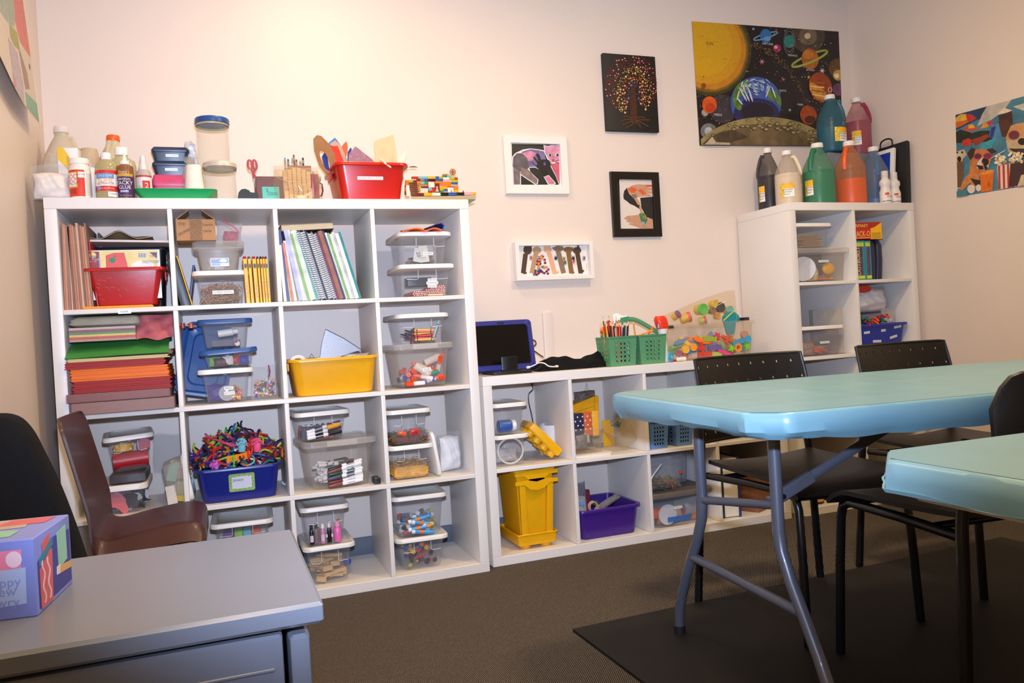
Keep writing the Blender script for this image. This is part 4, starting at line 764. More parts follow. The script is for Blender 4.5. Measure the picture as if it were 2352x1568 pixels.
for i in range(4): b = MB(); z = i * .0035; b.lathe([(.058, 0), (.057, .003), (.040, .018), (.036, .020), (.034, .018), (.054, .001)], CRM, None, 32, False, False); b.lathe([(.036, .0199), (.001, .0202)], CRM, None, 32, False, True); tag(b.build('paper_bowl'), 'cream paper bowl upside down in the green tray stack', 'bowl', 'upturned paper bowls').matrix_world = tr(at(371, 430, -.30).x, -.30, ZT + .006 + z)
p = at(448, 430, -.318); H = hh(448, 381, -.318) - .004; n = 9; r0, r1 = rw(47, 448, -.318), rw(36, 448, -.318); step = .0035; hc = H - step * (n - 1)
for i in range(n):
    def mk():
        b = MB(); b.lathe([(r0, 0), (r0 * 1.03, .001), (r0, .003), (r1, hc - .002), (r1 * .96, hc), (r1 * .9, hc - .001), (r0 * .96, .002)], CRM, None, 24, False, False); b.lathe([(r1 * .93, hc - .002), (.0005, hc - .002)], CRM, None, 24, False, False); return b
    inst('papercup', mk, 'paper_cup', 'cream paper cup in the upturned stack in the green tray', 'cup', tr(p.x, p.y, ZT + .004 + i * step), 'upturned paper cups')
p = at(437, 430, -.255); H = hh(437, 362, -.255); r0, r1 = rw(40, 437, -.255), rw(26, 437, -.255); n = 7; hc = H - .006 * (n - 1)
for i in range(n):
    def mk(): b = MB(); b.lathe([(r0, 0), (r0, .002), (r1, hc), (r1 * .9, hc)], clear((230, 220, 210), .2), None, 24, False, True); return b
    inst('clearcup', mk, 'plastic_cup', 'clear plastic cup in the stack behind the cream paper cups', 'cup', tr(p.x, p.y, ZT + i * .006), 'clear plastic cups')
t = thing('cup_pack', 'tilted pack of white paper cups in printed film beside the glass jars', 'pack', tr(at(462, 440, -.225).x, -.225, ZT) @ ry(rad(-8))); b = MB(); H = hh(455, 325, -.225)
b.lathe([(.018, 0)] + [(.0205 if i % 2 else .0185, .006 + i * (H - .03) / 26) for i in range(26)] + [(.017, H - .012), (.012, H)], CRM, None, 20); b.build('cups', t); b = MB(); b.arc(.0212, H * .3, H * .95, -10, 80, mat((220, 220, 226), .3, var=.3, vs=60)); b.arc(.0215, H * .35, H * .5, 20, 70, mat((60, 76, 130), .4)); b.build('printed_film', t)
GLS = clear((244, 244, 238), .02, .03, .12, 30, .5)
def gjar(lb, T, r, h, lidc, gasket):
    t = thing('glass_jar', lb, 'jar', T, 'stacked glass jars'); b = MB(); b.lathe([(r * .86, 0), (r * .9, .004), (r * .9, h * .10), (r * .93, h * .14), (r * .93, h * .78), (r * .9, h * .83), (r * .87, h * .85), (r * .87, h * .9)], GLS, None, 32, True, False); b.lathe([(r * .87 - .003, h * .9), (r * .89, h * .8), (r * .9, h * .15), (r * .8, .008)], GLS, None, 32, False, True); b.build('glass', t)
    b = MB(); b.lathe([(r * .9, h * .875), (r, h * .88), (r, h * .975), (r * .97, h), (r * .9, h * .995)], lidc, None, 36); b.build('lid', t); b = MB(); b.lathe([(r * .95, h * .835), (r * .96, h * .84), (r * .96, h * .875), (r * .9, h * .878)], gasket, None, 32, False, False); b.build('threaded_neck', t)
Y = -.31; r = rw(76, 508, Y); Hj = hh(508, 377, Y); T = onz(509, Y); gjar('short glass jar with a pale metal lid, underneath the blue lidded jar', T, r, Hj, mat((206, 196, 182), .4, metal=.3), mat((150, 136, 110), .4)); Y = -.30
r = rw(77, 492, Y); gjar('tall ribbed glass jar with a blue lid standing on a shorter jar', tr(at(493, 380, Y).x, Y, ZT + Hj + .0005), r, hh(492, 275, Y, ZT + Hj), mat((24, 74, 134), .35), mat((180, 166, 120), .4))
# tape dispenser, scissors box, scissors
Y = -.36; T = onz(569, Y); t = thing('tape_dispenser', 'small black tape dispenser at the front edge of the shelf', 'tape dispenser', T); b = MB(); k = 47 / ppm(at(569, 450, Y)) / .047
b.prism([(-.023, 0), (.023, 0), (.022, .014), (.006, .016), (.003, .0205), (-.006, .024), (-.014, .022), (-.02, .015)], .02, BLK, tr(0, .01, 0) @ UP @ M.Scale(k, 4)); b.box((-.012 * k, -.0122, .004), (.009, .002, .008), mat((220, 220, 224), .3), bev=.0005); b.build('body', t)
b = MB(); b.cyl((-.007 * k, -.0112, .0125 * k), (-.007 * k, .012, .0125 * k), .009, mat((60, 60, 62), .4)); b.build('tape_roll', t); b = MB(); b.box((.0165, 0, .0165), (.007, .02, .003), mat((180, 180, 184), .3, metal=.8)); b.build('cutter', t)
MAHO = mat((112, 72, 68), .6, var=.15, vs=14, key='painted_wood'); x0, x1 = at(589, 430, -.35).x, at(668, 430, -.35).x; H = hh(620, 405, -.35); t = thing('scissors_box', 'brownish red wooden box with a teal scissors card', 'box', ((x0 + x1) / 2, -.285, ZT)); w_ = x1 - x0
b = MB()
for c, s_ in (((0, -.0625, H / 2), (w_, .006, H)), ((0, .0625, H / 2), (w_, .006, H)), ((-w_ / 2 + .003, 0, H / 2), (.006, .12, H)), ((w_ / 2 - .003, 0, H / 2), (.006, .12, H)), ((0, 0, .003), (w_, .125, .006))): b.box(c, s_, MAHO, bev=.001)
b.build('box', t); b = MB(); cw = at(642, 440, -.35).x - at(603, 440, -.35).x; X = tr(at(622, 440, -.35).x - (x0 + x1) / 2, -.0662, hh(620, 443, -.35)); b.box((0, 0, 0), (cw, .0008, H * .5), mat((86, 182, 162), .5, var=.02), X); b.text('SCISSORS', .012, INK, X @ tr(.006, -.0006, -.004) @ UP, .036)
b.box((-.011, -.0006, .009), (.001, .0004, .012), INK, X @ ry(0)); b.box((-.011, -.0006, .005), (.011, .0004, .001), INK, X); b.ring = None; b.ell((-.013, .013), .003, .003, INK, X @ tr(0, -.0007, 0) @ UP, inner=.6); b.build('name_card', t)
t = thing('scissors', 'dusky pink handled scissors standing in the wooden box', 'scissors', tr(at(590, 404, -.31).x, -.31, ZT + .012) @ ry(rad(-6))); SP = mat((170, 70, 84), .35); hb = hh(590, 366, -.31) - .012
for sx in (-1, 1):
    b = MB(); b.tube([(sx * .0085 + .0075 * math.cos(a) * (1 if sx < 0 else .9) , .002 * sx, hb - .019 + .017 * math.sin(a)) for a in [2 * PI * i / 20 for i in range(20)]], .0030, SP, 8, closed=True, sq=1.3); b.tube([(sx * .006, 0, hb - .035), (-sx * .001, 0, hb - .052), (-sx * .002, 0, hb - .07)], [.004, .005, .004], SP, 8); b.build('handle', t)
    b = MB(); b.prism([(-.0035, 0), (.0035, 0), (.001, -.075), (0, -.078)], .0012, mat((190, 190, 194), .25, metal=1), tr(-sx * .002, sx * .001, hb - .066) @ UP @ M.Scale(.62, 4)); b.build('blade', t)
# pencil cup, its pencils, and the net bag of wooden tiles
Y = -.30; T = onz(720, Y); t = thing('pencil_mug', 'magenta mug holding pencils beside the red tub', 'mug', T); H = hh(720, 402, Y); MG = mat((150, 24, 70), .3); r = .0225; b = MB(); b.lathe([(r * .9, 0), (r, .004), (r, H), (r * .93, H), (r * .9, .006)], MG, None, 24); b.build('body', t)
b = MB(); b.tube([(r, 0, H * .75), (r + .012, 0, H * .68), (r + .014, 0, H * .45), (r + .008, 0, H * .28), (r, 0, H * .25)], .0028, mat((90, 24, 56), .35), 8); b.build('handle', t)
def pencil(c, L=.17, er=True, tipc=None):
    b = MB(); m = mat(c, .35, var=0); b.lathe([(.0036, .012 if not er else 0), (.0036, L - .022)], m, None, 6)
    b.lathe([(.0036, L - .022), (.0037, L - .021), (.0037, L - .010)], mat((190, 180, 150), .3, metal=.7, var=0), None, 10); b.lathe([(.0034, L - .010), (.0034, L - .002), (.0026, L)], mat(tipc or (110, 160, 176), .6, var=0), None, 10); return b
for i, (dx, dy, ln, an, c, e) in enumerate(((-.012, .004, .115, -4, (230, 176, 40), (110, 160, 176)), (-.004, -.004, .112, -1, (44, 34, 58), (110, 160, 176)), (.001, .004, .117, 2, (150, 110, 60), (120, 170, 150)), (.006, -.006, .106, 9, (232, 176, 20), (226, 190, 80)), (.010, .003, .100, 12, (150, 190, 150), (150, 190, 150)), (-.001, .008, .108, 4, (90, 96, 110), (206, 206, 210)))):
    one(pencil(c, ln, True, e), 'pencil', ['yellow pencil with blue eraser in the magenta mug', 'dark purple pencil in the magenta mug', 'brown pencil in the magenta mug', 'bright yellow pencil leaning right in the magenta mug', 'pale green pencil leaning right in magenta mug', 'grey pencil in the magenta mug'][i], 'pencil', T @ tr(dx, dy, .006) @ ry(rad(an)), 'pencils in the magenta mug')
t = thing('brush_box', 'brown wooden box of pencils and brushes behind the net bag', 'box', tr(at(690, 440, -.235).x, -.235, ZT)); H = hh(690, 384, -.235); b = MB()
for c, s_ in (((0, -.028, H / 2), (.085, .005, H)), ((0, .028, H / 2), (.085, .005, H)), ((-.04, 0, H / 2), (.005, .056, H)), ((.04, 0, H / 2), (.005, .056, H))): b.box(c, s_, mat((150, 106, 84), .6, var=.1), bev=.001)
b.build('box', t); bx_ = at(690, 440, -.235).x
for i, (u, v, c, e) in enumerate(((654, 362, (150, 150, 150), (110, 166, 180)), (662, 363, (44, 90, 150), (44, 90, 150)), (671, 362, (196, 186, 160), (110, 166, 180)), (675, 353, (120, 74, 40), (130, 80, 44)), (680, 366, (140, 50, 40), (150, 44, 44)), (690, 363, (206, 200, 190), (206, 200, 190)), (695, 362, (40, 30, 34), (36, 26, 30)))):
    p = at(u, v, -.235); one(pencil(c, p.z - ZT - .008, True, e), 'pencil', ['grey pencil with blue eraser', 'blue marker', 'cream pencil with blue eraser', 'tall thin brown paintbrush', 'red tipped pencil', 'white pencil', 'black tipped pen'][i] + ' behind the net bag of wooden tiles', 'pencil', tr(p.x, p.y + (.008 if i % 2 else -.008), ZT + .006), 'pencils behind the net bag')
T = onz(684, -.345); t = thing('net_bag', 'net bag of stacked pale wooden tiles tied with white string', 'bag', T); s_ = 1 / ppm(at(684, 440, -.345)); NET = clear((230, 212, 180), .08, .5); b = MB(); b.pillow(104 * s_, 78 * s_, .085, NET, 8, tr(0, 0, .0005), amp=.1, pinch=.35)
b.grid(lambda u, v_: (-.034 - .036 * v_, .01 * math.sin(8 * u), .058 + (u - .35) * .034 * (1 + v_ * .7) + .012 * v_), 8, 8, NET, None, .0006); b.build('netting', t)
b = MB(); b.tube([(.012, -.044, .006), (.026, -.047, .014), (.040, -.046, .024), (.044, -.046, .027), (.042, -.046, .022), (.028, -.047, .011)], .0011, mat((240, 222, 200), .6, var=0), 6); b.box((.008, -.044, .007), (.03, .006, .012), mat((226, 196, 156), .6), bev=.002); b.tube([(.0, -.04, .05), (.006, -.044, .036), (.013, -.044, .028)], .002, mat((240, 226, 206), .6, var=0), 6); b.build('tie', t)
rn = random.Random(2)
def mk(): b = MB(); b.box((0, 0, .0016), (.0155, .0125, .0030), WOOD, bev=.0005); return b
for i in range(6):
    for q in range(2):
        n_ = (9, 13, 14, 16, 16, 12)[i] if q == 0 else (34, 35, 37, 37, 35, 33)[i]
        for k in range(n_): inst('tile', mk, 'wooden_tile', 'pale wooden tile stacked inside the net bag', 'wooden tile', T @ tr(-.042 + .0168 * i + rn.uniform(-.0006, .0006), -.026 + .026 * q + rn.uniform(-.0006, .0006), .002 + k * .00325), 'wooden tiles in the net bag')
def fx(uL, uR, v, Y): a, e = at(uL, v, Y).x, at(uR, v, Y).x; return (a + e) / 2, e - a
def slab(name, label, cat, T, sz, m, group=None, bev=.0008): b = MB(); b.box((0, 0, sz[2] / 2), sz, m, bev=bev); return one(b, name, label, cat, T, group)
def sheet(name, label, cat, pts, Y, m, th=.003, dy=0, group=None):      # stiff flat piece, outline traced on the plane Y, thickness th, its top leaning back by dy
    P = [at(u, v, Y) for u, v in pts]; z0, z1 = min(p.z for p in P), max(p.z for p in P); F_ = [V((p.x, p.y + dy * (p.z - z0) / (z1 - z0 + 1e-9), p.z)) for p in P]; n = len(P)
    b = MB(); b.add([tuple(p) for p in F_] + [tuple(p + V((0, th, 0))) for p in F_], [tuple(range(n)), tuple(range(2 * n - 1, n - 1, -1))] + [(i, n + i, n + (i + 1) % n, (i + 1) % n) for i in range(n)], m); return one(b, name, label, cat, None, group)
def boxT(cx, Yf, d, z, rot=0): return tr(cx, Yf + d / 2, z) @ rz(rad(rot))
# red tub and the things standing in it
cx, w_ = fx(766, 941, 374, -.375); h_ = hh(860, 372, -.375); TUBD = .30
opentub('glossy red tub of crafts marked FLEXIBLE FRIDAY CRAFTS on top of the shelf', boxT(cx, -.375, TUBD, ZT), w_, TUBD, h_, mat((196, 28, 18), .28, var=.03), .85, .03)
y, tl = face_y(TUBD, h_, h_ * .55, .85, .014); rt = [o for o in bpy.data.objects if o.name.startswith('storage_tub')][0]; strip(rt, 'FLEXIBLE FRIDAY CRAFTS', at(853, 408, -.375).x - cx, y - .001, hh(853, 407, -.37), .098, .0125, tl)
CARD = mat((150, 104, 62), .8, var=.08, vs=30, key='corrugated_card')
p0 = [at(u, v, -.26) for u, v in ((720, 318), (728, 310), (738, 312), (752, 326), (768, 352), (774, 385), (764, 400), (748, 398), (734, 380), (722, 345))]; pin = [at(u, v, -.26) for u, v in ((734, 348), (738, 345), (744, 348), (750, 356), (757, 372), (759, 388), (755, 392), (748, 388), (741, 376), (735, 358))]
b = MB(); L = lambda P, dy: [(p.x, p.y + dy, p.z) for p in P]; b.loft([L(pin, 0), L(p0, 0), L(p0, .005), L(pin, .005), L(pin, 0)], CARD, None, False, False); one(b, 'cardboard_ring', 'oval brown cardboard ring leaning out of the red tub', 'cardboard ring')
sheet('foam_case', 'blue plastic case behind the cardboard ring in red tub', 'case', ((740, 358), (746, 350), (752, 362), (758, 395), (748, 392)), -.235, BLU, .02)
sheet('folder', 'light blue folder with clear cover standing in the red tub', 'folder', ((752, 330), (769, 316), (773, 320), (782, 332), (800, 372), (774, 372)), -.20, mat((60, 120, 180), .35), .004)
sheet('plastic_pouch', 'tan plastic pouch beside the light blue folder in red tub', 'pouch', ((757, 330), (770, 322), (782, 332), (796, 364), (800, 374), (776, 374)), -.21, clear((206, 176, 150), .75, .3), .004)
sheet('foam_sheet', 'bright red foam sheet in the red tub', 'foam sheet', ((758, 332), (763, 335), (776, 335), (791, 374), (772, 374)), -.235, mat((214, 44, 20), .4), .008)
sheet('foam_piece', 'orange felt piece poking up in the red tub', 'felt piece', ((785, 336), (793, 326), (797, 326), (799, 340), (796, 358), (790, 372), (783, 372)), -.17, mat((226, 96, 50), .7), .004)
sheet('marker', 'blue marker sticking up in the red tub', 'marker', ((799, 348), (805, 339), (808, 341), (803, 372), (799, 372)), -.15, BLU, .01)
sheet('zip_bag', 'purplish clear bag of craft pieces in the red tub', 'bag', ((802, 352), (816, 336), (822, 340), (850, 362), (862, 374), (800, 374)), -.24, clear((170, 120, 140), .7, .2, .5), .012)
sheet('paper_sheet', 'rolled tan sheet lying behind the bag in red tub', 'paper', ((838, 358), (852, 362), (872, 374), (836, 374)), -.2, mat((226, 186, 130), .7), .004)
sheet('paper_sheet', 'large tan manila sheet standing tallest in the red tub', 'paper', ((859, 326), (868, 320), (903, 309), (908, 330), (913, 374), (863, 374)), -.165, mat((224, 190, 146), .75), .002)
sheet('paper_sheet', 'pale cream sheet behind the tan manila sheet in the tub', 'paper', ((884, 311), (896, 300), (899, 309), (903, 330), (884, 330)), -.155, mat((232, 210, 182), .75), .002)
sheet('paper_sheet', 'torn white paper edge at the right of the red tub', 'paper', ((912, 348), (917, 345), (919, 358), (928, 350), (934, 341), (932, 360), (928, 374), (912, 374)), -.19, mat((236, 214, 192), .75), .002)
b = MB(); b.grid(lambda u, v_: tuple(at(936 + 24 * u, 384 - 4 * math.sin(u * 3) * (1 - v_), -.30 + .05 * v_)), 6, 3, mat((226, 214, 214), .7), None, .0012); one(b, 'paper_sheet', 'curled white paper sticking out past the right rim of tub', 'paper')
b = MB(); P = [at(u, v, -.383) for u, v in ((872, 365), (878, 367), (884, 374), (891, 380), (898, 384))]
for q in (0, PI): b.tube([tuple(p + V((.0018 * math.cos(i * 2 + q), 0, .0018 * math.sin(i * 2 + q)))) for i, p in enumerate(P)], .0022, mat((222, 210, 190), .6, var=.3, vs=300), 6)
one(b, 'twine', 'short twisted twine hanging over the front rim of red tub', 'string')
# toy brick house on a green baseplate
t = thing('toy_brick_house', 'colourful toy brick house on a green baseplate at shelf right end', 'toy house', (at(1020, 450, -.33).x, -.33, ZT)); ti = t.matrix_world.inverted()
BC = dict(r=(196, 36, 20), c=(110, 176, 176), y=(244, 166, 20), b=(40, 84, 156), l=(176, 168, 34), n=(110, 40, 20), t=(160, 116, 66), k=(22, 18, 18), o=(244, 120, 18), g=(44, 140, 74), p=(236, 160, 160), w=(240, 216, 192), m=(232, 96, 110), s=(176, 156, 136))
BMt = {k: mat(v, .3, var=0) for k, v in BC.items()}
def bricks(name, L, Y, dep, studs=False):
    b = MB()
    for c, x0, y0, x1, y1 in L:
        a, e = ti @ at(930 + x0 / 13.07, 370 + y1 / 13.07, Y), ti @ at(930 + x1 / 13.07, 370 + y0 / 13.07, Y); w_, h_ = e.x - a.x, e.z - a.z; b.box(((a.x + e.x) / 2, (a.y + e.y) / 2 + dep / 2, (a.z + e.z) / 2), (abs(w_) - .0002, dep, abs(h_) - .0002), BMt[c], bev=.0003)
        if studs:
            for k in range(max(1, int(w_ / .008))): b.cyl((a.x + .004 + .008 * k, a.y + dep / 2, e.z), (a.x + .004 + .008 * k, a.y + dep / 2, e.z + .0017), .0024, BMt[c], seg=8)
    return b.build(name, t)
a, e = ti @ at(948, 452, -.385), ti @ at(1092, 450, -.385); b = MB(); b.box(((a.x + e.x) / 2, .045, .0016), (e.x - a.x, .20, .003), BMt['g'], bev=.0005); b.build('baseplate', t)
bricks('front_brick_row', [('n', 215, 960, 575, 1040), ('y', 575, 955, 825, 1040), ('w', 825, 950, 1068, 1035), ('k', 1068, 945, 1310, 1030), ('b', 1310, 942, 1550, 1025), ('k', 1550, 938, 1785, 1020), ('p', 1785, 932, 2030, 1015), ('y', 2030, 930, 2140, 1010)], -.372, .015, True)
bricks('brick_wall', [('r', 215, 458, 400, 525), ('c', 405, 455, 680, 525), ('y', 690, 455, 915, 525), ('b', 920, 455, 1025, 595), ('l', 1025, 455, 1135, 525), ('n', 370, 530, 465, 595), ('t', 465, 530, 575, 595), ('b', 575, 530, 690, 600), ('k', 690, 540, 915, 600), ('b', 1025, 530, 1145, 590), ('o', 360, 600, 470, 670), ('c', 475, 612, 585, 690), ('g', 585, 620, 690, 690), ('r', 690, 600, 915, 665), ('o', 915, 600, 1150, 665), ('t', 370, 672, 470, 740), ('b', 475, 690, 690, 705), ('o', 470, 705, 700, 752), ('m', 1040, 668, 1150, 740), ('y', 1040, 740, 1155, 815), ('l', 1050, 815, 1160, 880), ('g', 1080, 880, 1165, 950), ('y', 440, 740, 478, 890), ('n', 480, 760, 710, 785), ('b', 480, 785, 710, 805), ('r', 690, 665, 712, 790), ('r', 820, 790, 900, 940), ('c', 712, 812, 820, 880), ('r', 715, 880, 820, 945), ('w', 1150, 485, 1325, 550), ('l', 1325, 485, 1490, 550), ('r', 1490, 485, 1590, 555), ('p', 1150, 555, 1375, 620), ('l', 1375, 560, 1600, 630), ('o', 1155, 625, 1385, 760), ('b', 1390, 630, 1590, 690), ('s', 1390, 695, 1600, 760), ('y', 1160, 762, 1275, 835), ('b', 1165, 838, 1280, 900), ('s', 1165, 900, 1290, 945), ('r', 1280, 765, 1480, 790), ('o', 1480, 765, 1605, 860), ('y', 1490, 860, 1610, 940), ('g', 1140, 420, 1205, 480), ('b', 1205, 420, 1262, 480), ('c', 1262, 420, 1385, 480), ('o', 1140, 380, 1315, 418), ('o', 20, 570, 130, 630), ('l', 130, 560, 245, 630), ('o', 20, 632, 120, 715), ('n', 10, 720, 110, 780), ('o', 10, 800, 100, 900), ('n', 10, 900, 110, 1000), ('n', 250, 570, 360, 640), ('n', 900, 668, 1040, 940)], -.34, .012)
bricks('window', [('w', 715, 625, 885, 785)], -.344, .004); bricks('window', [('w', 1295, 790, 1462, 940)], -.344, .004); bricks('fence', [('w', 485 + 55 * k, 825, 520 + 55 * k, 950) for k in range(4)] + [('w', 485, 815, 705, 835)], -.352, .004)
bricks('staircase', [('n', 130 + 14 * k, 648 + 60 * k, 365 + 14 * k, 685 + 60 * k) for k in range(6)] + [('w', 60, 720, 130, 1050)], -.36, .014)
b = MB(); p = ti @ at(930 + 1435 / 13.07, 370 + 325 / 13.07, -.335); GD = mat((176, 96, 26), .3, metal=.4, var=0); b.tube([(p.x + .0118 * math.cos(PI / 4 * k + .4), p.y, p.z + .0118 * math.sin(PI / 4 * k + .4)) for k in range(8)], .0018, GD, 6, closed=True); b.tube([(p.x + .006 * math.cos(PI / 4 * k), p.y, p.z + .006 * math.sin(PI / 4 * k)) for k in range(8)], .0018, GD, 6, closed=True)
for k in range(4): q = V((math.cos(PI / 4 * k), 0, math.sin(PI / 4 * k))) * .0115; b.cyl(tuple(p - q), tuple(p + q), .0012, GD, seg=6)
b.build('ship_wheel', t)
b = MB(); p = ti @ at(930 + 970 / 13.07, 370 + 900 / 13.07, -.36); SG = mat((186, 160, 140), .5, var=.1); b.lathe([(.008, -.003), (.0065, .003), (.004, .008), (.0028, .0095), (.0042, .011), (.0048, .0145), (.003, .018), (.001, .019)], SG, tr(p), 12); b.build('grey_bust', t)
for u, c1, c2 in ((1400, 'g', 'o'), (1755, 'g', 'r')): p = ti @ at(930 + u / 13.07, 370 + 935 / 13.07, -.366); b = MB(); b.cyl((p.x, p.y, p.z), (p.x, p.y, p.z + .004), .003, BMt[c2]); b.sph((p.x, p.y, p.z + .0055), .0026, BMt[c1], seg=8); b.build('flower', t)
# ---------------------------------------------------------------- row 1
Z1 = zrow(1) + .0004
MAG = [mat(c, .6, var=.15, vs=50, stretch=(40, 1, 1)) for c in ((176, 116, 86), (190, 136, 104), (150, 110, 92), (206, 160, 130), (128, 96, 84))]
x = .040
for i in range(13):
    th = .0052 + .0012 * (i % 3); le = -.5 + .12 * i; H = .292 - .004 * (i % 4)
    slab('folder', 'pale brown card folder in the upright bundle at far left', 'folder', tr(x + th / 2, -.375 + .13 + (.0 if i < 3 else .006), Z1) @ ry(rad(1.2 - .35 * i if i < 4 else -.6 - .1 * i)), (th * .92, .27, H), MAG[i % 5], 'upright card folders', .0004); x += th + .0003
x += .012
slab('folder', 'thin red folder wedged beside the upright card folders', 'folder', tr(x, -.25, Z1) @ ry(rad(-4.0)), (.004, .22, .235), mat((170, 34, 36), .4)); slab('folder', 'tall grey folder with dark spine behind the card folders', 'folder', tr(x + .014, -.10, Z1) @ ry(rad(-4.5)), (.006, .12, .29), mat((80, 84, 92), .5))
Yt = -.385; cx, w_ = fx(186, 384, 640, Yt); zt0 = Z1 + .0125; h_ = at(285, 612, Yt).z - zt0
slab('envelope', 'orange padded envelope lying flat under the red paper tub', 'envelope', tr(fx(187, 352, 705, -.39)[0], -.25, Z1), (fx(187, 352, 705, -.39)[1], .26, .0095), mat((238, 160, 56), .6), bev=.004)
RDK = mat((176, 26, 26), .3, var=.1, vs=8, bump=.05, bs=60); rt = opentub('scratched red tub holding tracing paper in the top left compartment', boxT(cx, Yt, .20, zt0 - .002), w_ * .985, .20, h_, RDK, .82, .02, grips=1)
b = MB(); y, tl = face_y(.2, h_, h_ * .5, .82, .014)
rn = random.Random(1)
for k in range(26): x, z = rn.uniform(-.1, .1) * .9, rn.uniform(.02, h_ - .03); b.box((0, 0, 0), (rn.uniform(.003, .014), .0003, .0005), mat((206, 130, 136), .4, var=0), tr(x, face_y(.2, h_, z, .82, .014)[0] - .0009, z) @ rx(tl) @ ry(rad(rn.uniform(0, 60))))
b.build('scratches', rt)
p, q = at(192, 612, -.345), at(366, 573, -.345); w2 = q.x - p.x; t = thing('paper_pad', 'pad of tracing paper with apple cover standing in the red tub', 'paper pad', ((p.x + q.x) / 2, -.343, zt0 + .02)); H = q.z - zt0 - .02; b = MB(); b.box((0, 0, H / 2), (w2, .012, H), WHT); b.build('pages', t)
b = MB(); A = Art(b, 80, 460, 6.029, lambda u, v: at(u, v, -.3496), inv=t.matrix_world.inverted() if 0 else tr(-(p.x + q.x) / 2, .343, -zt0 - .02))
A.poly([(720, 705), (1700, 690), (1700, 990), (725, 990)], (226, 204, 130), .1, 30); A.poly([(725, 710), (890, 710), (885, 800), (900, 990), (728, 990)], (140, 36, 54)); A.ell(800, 760, 50, 42, (230, 206, 120)); A.poly([(750, 765), (850, 765), (840, 795), (760, 795)], (130, 170, 160)); A.poly([(890, 710), (905, 830), (912, 990), (898, 990), (884, 800)], (110, 160, 206))
A.poly([(980, 765), (1090, 725), (1240, 722), (1290, 930), (1280, 990), (990, 990)], (206, 76, 64)); A.ell(1075, 830, 45, 38, (40, 120, 76)); A.ell(1165, 840, 52, 42, (214, 70, 60)); A.poly([(1110, 790), (1085, 790), (1105, 765), (1130, 765)], (40, 120, 76))
A.poly([(1330, 990), (1340, 880), (1450, 830), (1640, 850), (1660, 990)], (232, 226, 222)); A.poly([(1430, 735), (1550, 720), (1550, 795), (1430, 795)], (206, 206, 206)); A.poly([(1590, 720), (1690, 720), (1690, 805)], (60, 56, 90))
for k in range(9): A.line([(1438 + 12 * k, 732), (1438 + 12 * k, 790)], 5, (40, 40, 44))
A.text(800, 822, 'ART STUDIO', .006, (226, 206, 170)); A.text(808, 850, '9 x 12', .006, (226, 206, 200)); A.text(1605, 842, 'TRACING PAPER', .0055, (90, 70, 90)); A.text(1600, 862, 'PAPIER A TRACER', .0048, (110, 90, 100)); A.text(1635, 770, 'USA', .008, (200, 60, 60))
b.build('cover_print', t)
cx, w_ = fx(176, 389, 590, -.335); t = opentub('black plastic tub behind the red tub in the top left compartment', boxT(cx + .003, -.180, .15, Z1), w_ * .93, .15, at(280, 566, -.2).z - Z1, BLK, .9, .02)
slab('paper_stack', 'stack of white paper lying across the black tub', 'paper', tr(at(300, 560, -.2).x, -.185, at(280, 564, -.2).z) @ ry(rad(1.5)), (.265, .22, .008), mat((236, 220, 204), .6, var=.15, vs=200, stretch=(.1, .1, 8)))
b = MB(); P0 = at(180, 556, -.27); b.grid(lambda u, v_: (P0.x + .235 * u, -.29 + .2 * v_, P0.z + .010 + .012 * math.sin(PI * v_) + .022 * math.exp(-((u - .55) / .18) ** 2) * (.5 + .5 * math.sin(5 * v_ + 1)) + .004 * math.sin(14 * u + 5 * v_)), 24, 10, mat((172, 142, 106), .45, var=.15, bump=.3, bs=40), None, .002); one(b, 'paper_bag', 'crumpled brown paper bag lying on the white paper stack', 'paper bag')
strip(s1, 'PAPER', at(286, 715, Y1).x, -.0008, at(286, 716, Y1).z, .040, .0125)
# compartment 2
Yc = -.375; cx, w_ = fx(406, 494, 530, Yc); zb = at(450, 556, Yc).z; H = at(450, 504, Yc).z - zb; D2 = .12
zb1 = at(500, 621, -.37).z                      # lid height of the lower clear bin
X1 = fx(440, 573, 628, -.37); lidded('clear bin of rubber bands with a white lid in the second compartment', boxT(X1[0], -.372, .2, Z1), X1[1], .2, zb1 - Z1, WHT, strips=(('RUBBER BANDS', .004, .045, .072, .013),), ribs=0)
rn = random.Random(6); RBM = [mat(c, .5, var=.1) for c in ((196, 156, 120), (180, 136, 104), (206, 170, 136))]
def mk(i):
    def f():
        b = MB(); r_ = random.Random(i); n = 16; b.tube([(.036 * math.cos(2 * PI * k / n) * r_.uniform(.75, 1.05), .022 * math.sin(2 * PI * k / n) * r_.uniform(.7, 1.1), r_.uniform(-.012, .012)) for k in range(n)], .0011, RBM[i % 3], 4, closed=True); return b
    return f
for k in range(70): inst('band%d' % (k % 6), mk(k % 6), 'rubber_band', 'tan rubber band tangled in the RUBBER BANDS bin', 'rubber band', tr(X1[0] + rn.uniform(-.045, .045), -.272 + rn.uniform(-.055, .055), Z1 + .02 + rn.random() * .055) @ rz(rn.uniform(0, 6)) @ rx(rn.uniform(-.7, .7)), 'loose rubber bands')
X2 = fx(440, 561, 560, -.36); ztop = at(500, 553, -.36).z; t = lidded('clear bin with a blue printed label above the rubber bands', boxT(X2[0], -.362, .19, zb1 + .0005), X2[1], .19, ztop - zb1, FROST, clear((222, 214, 204), .22, .2), ribs=0, lt=.024)
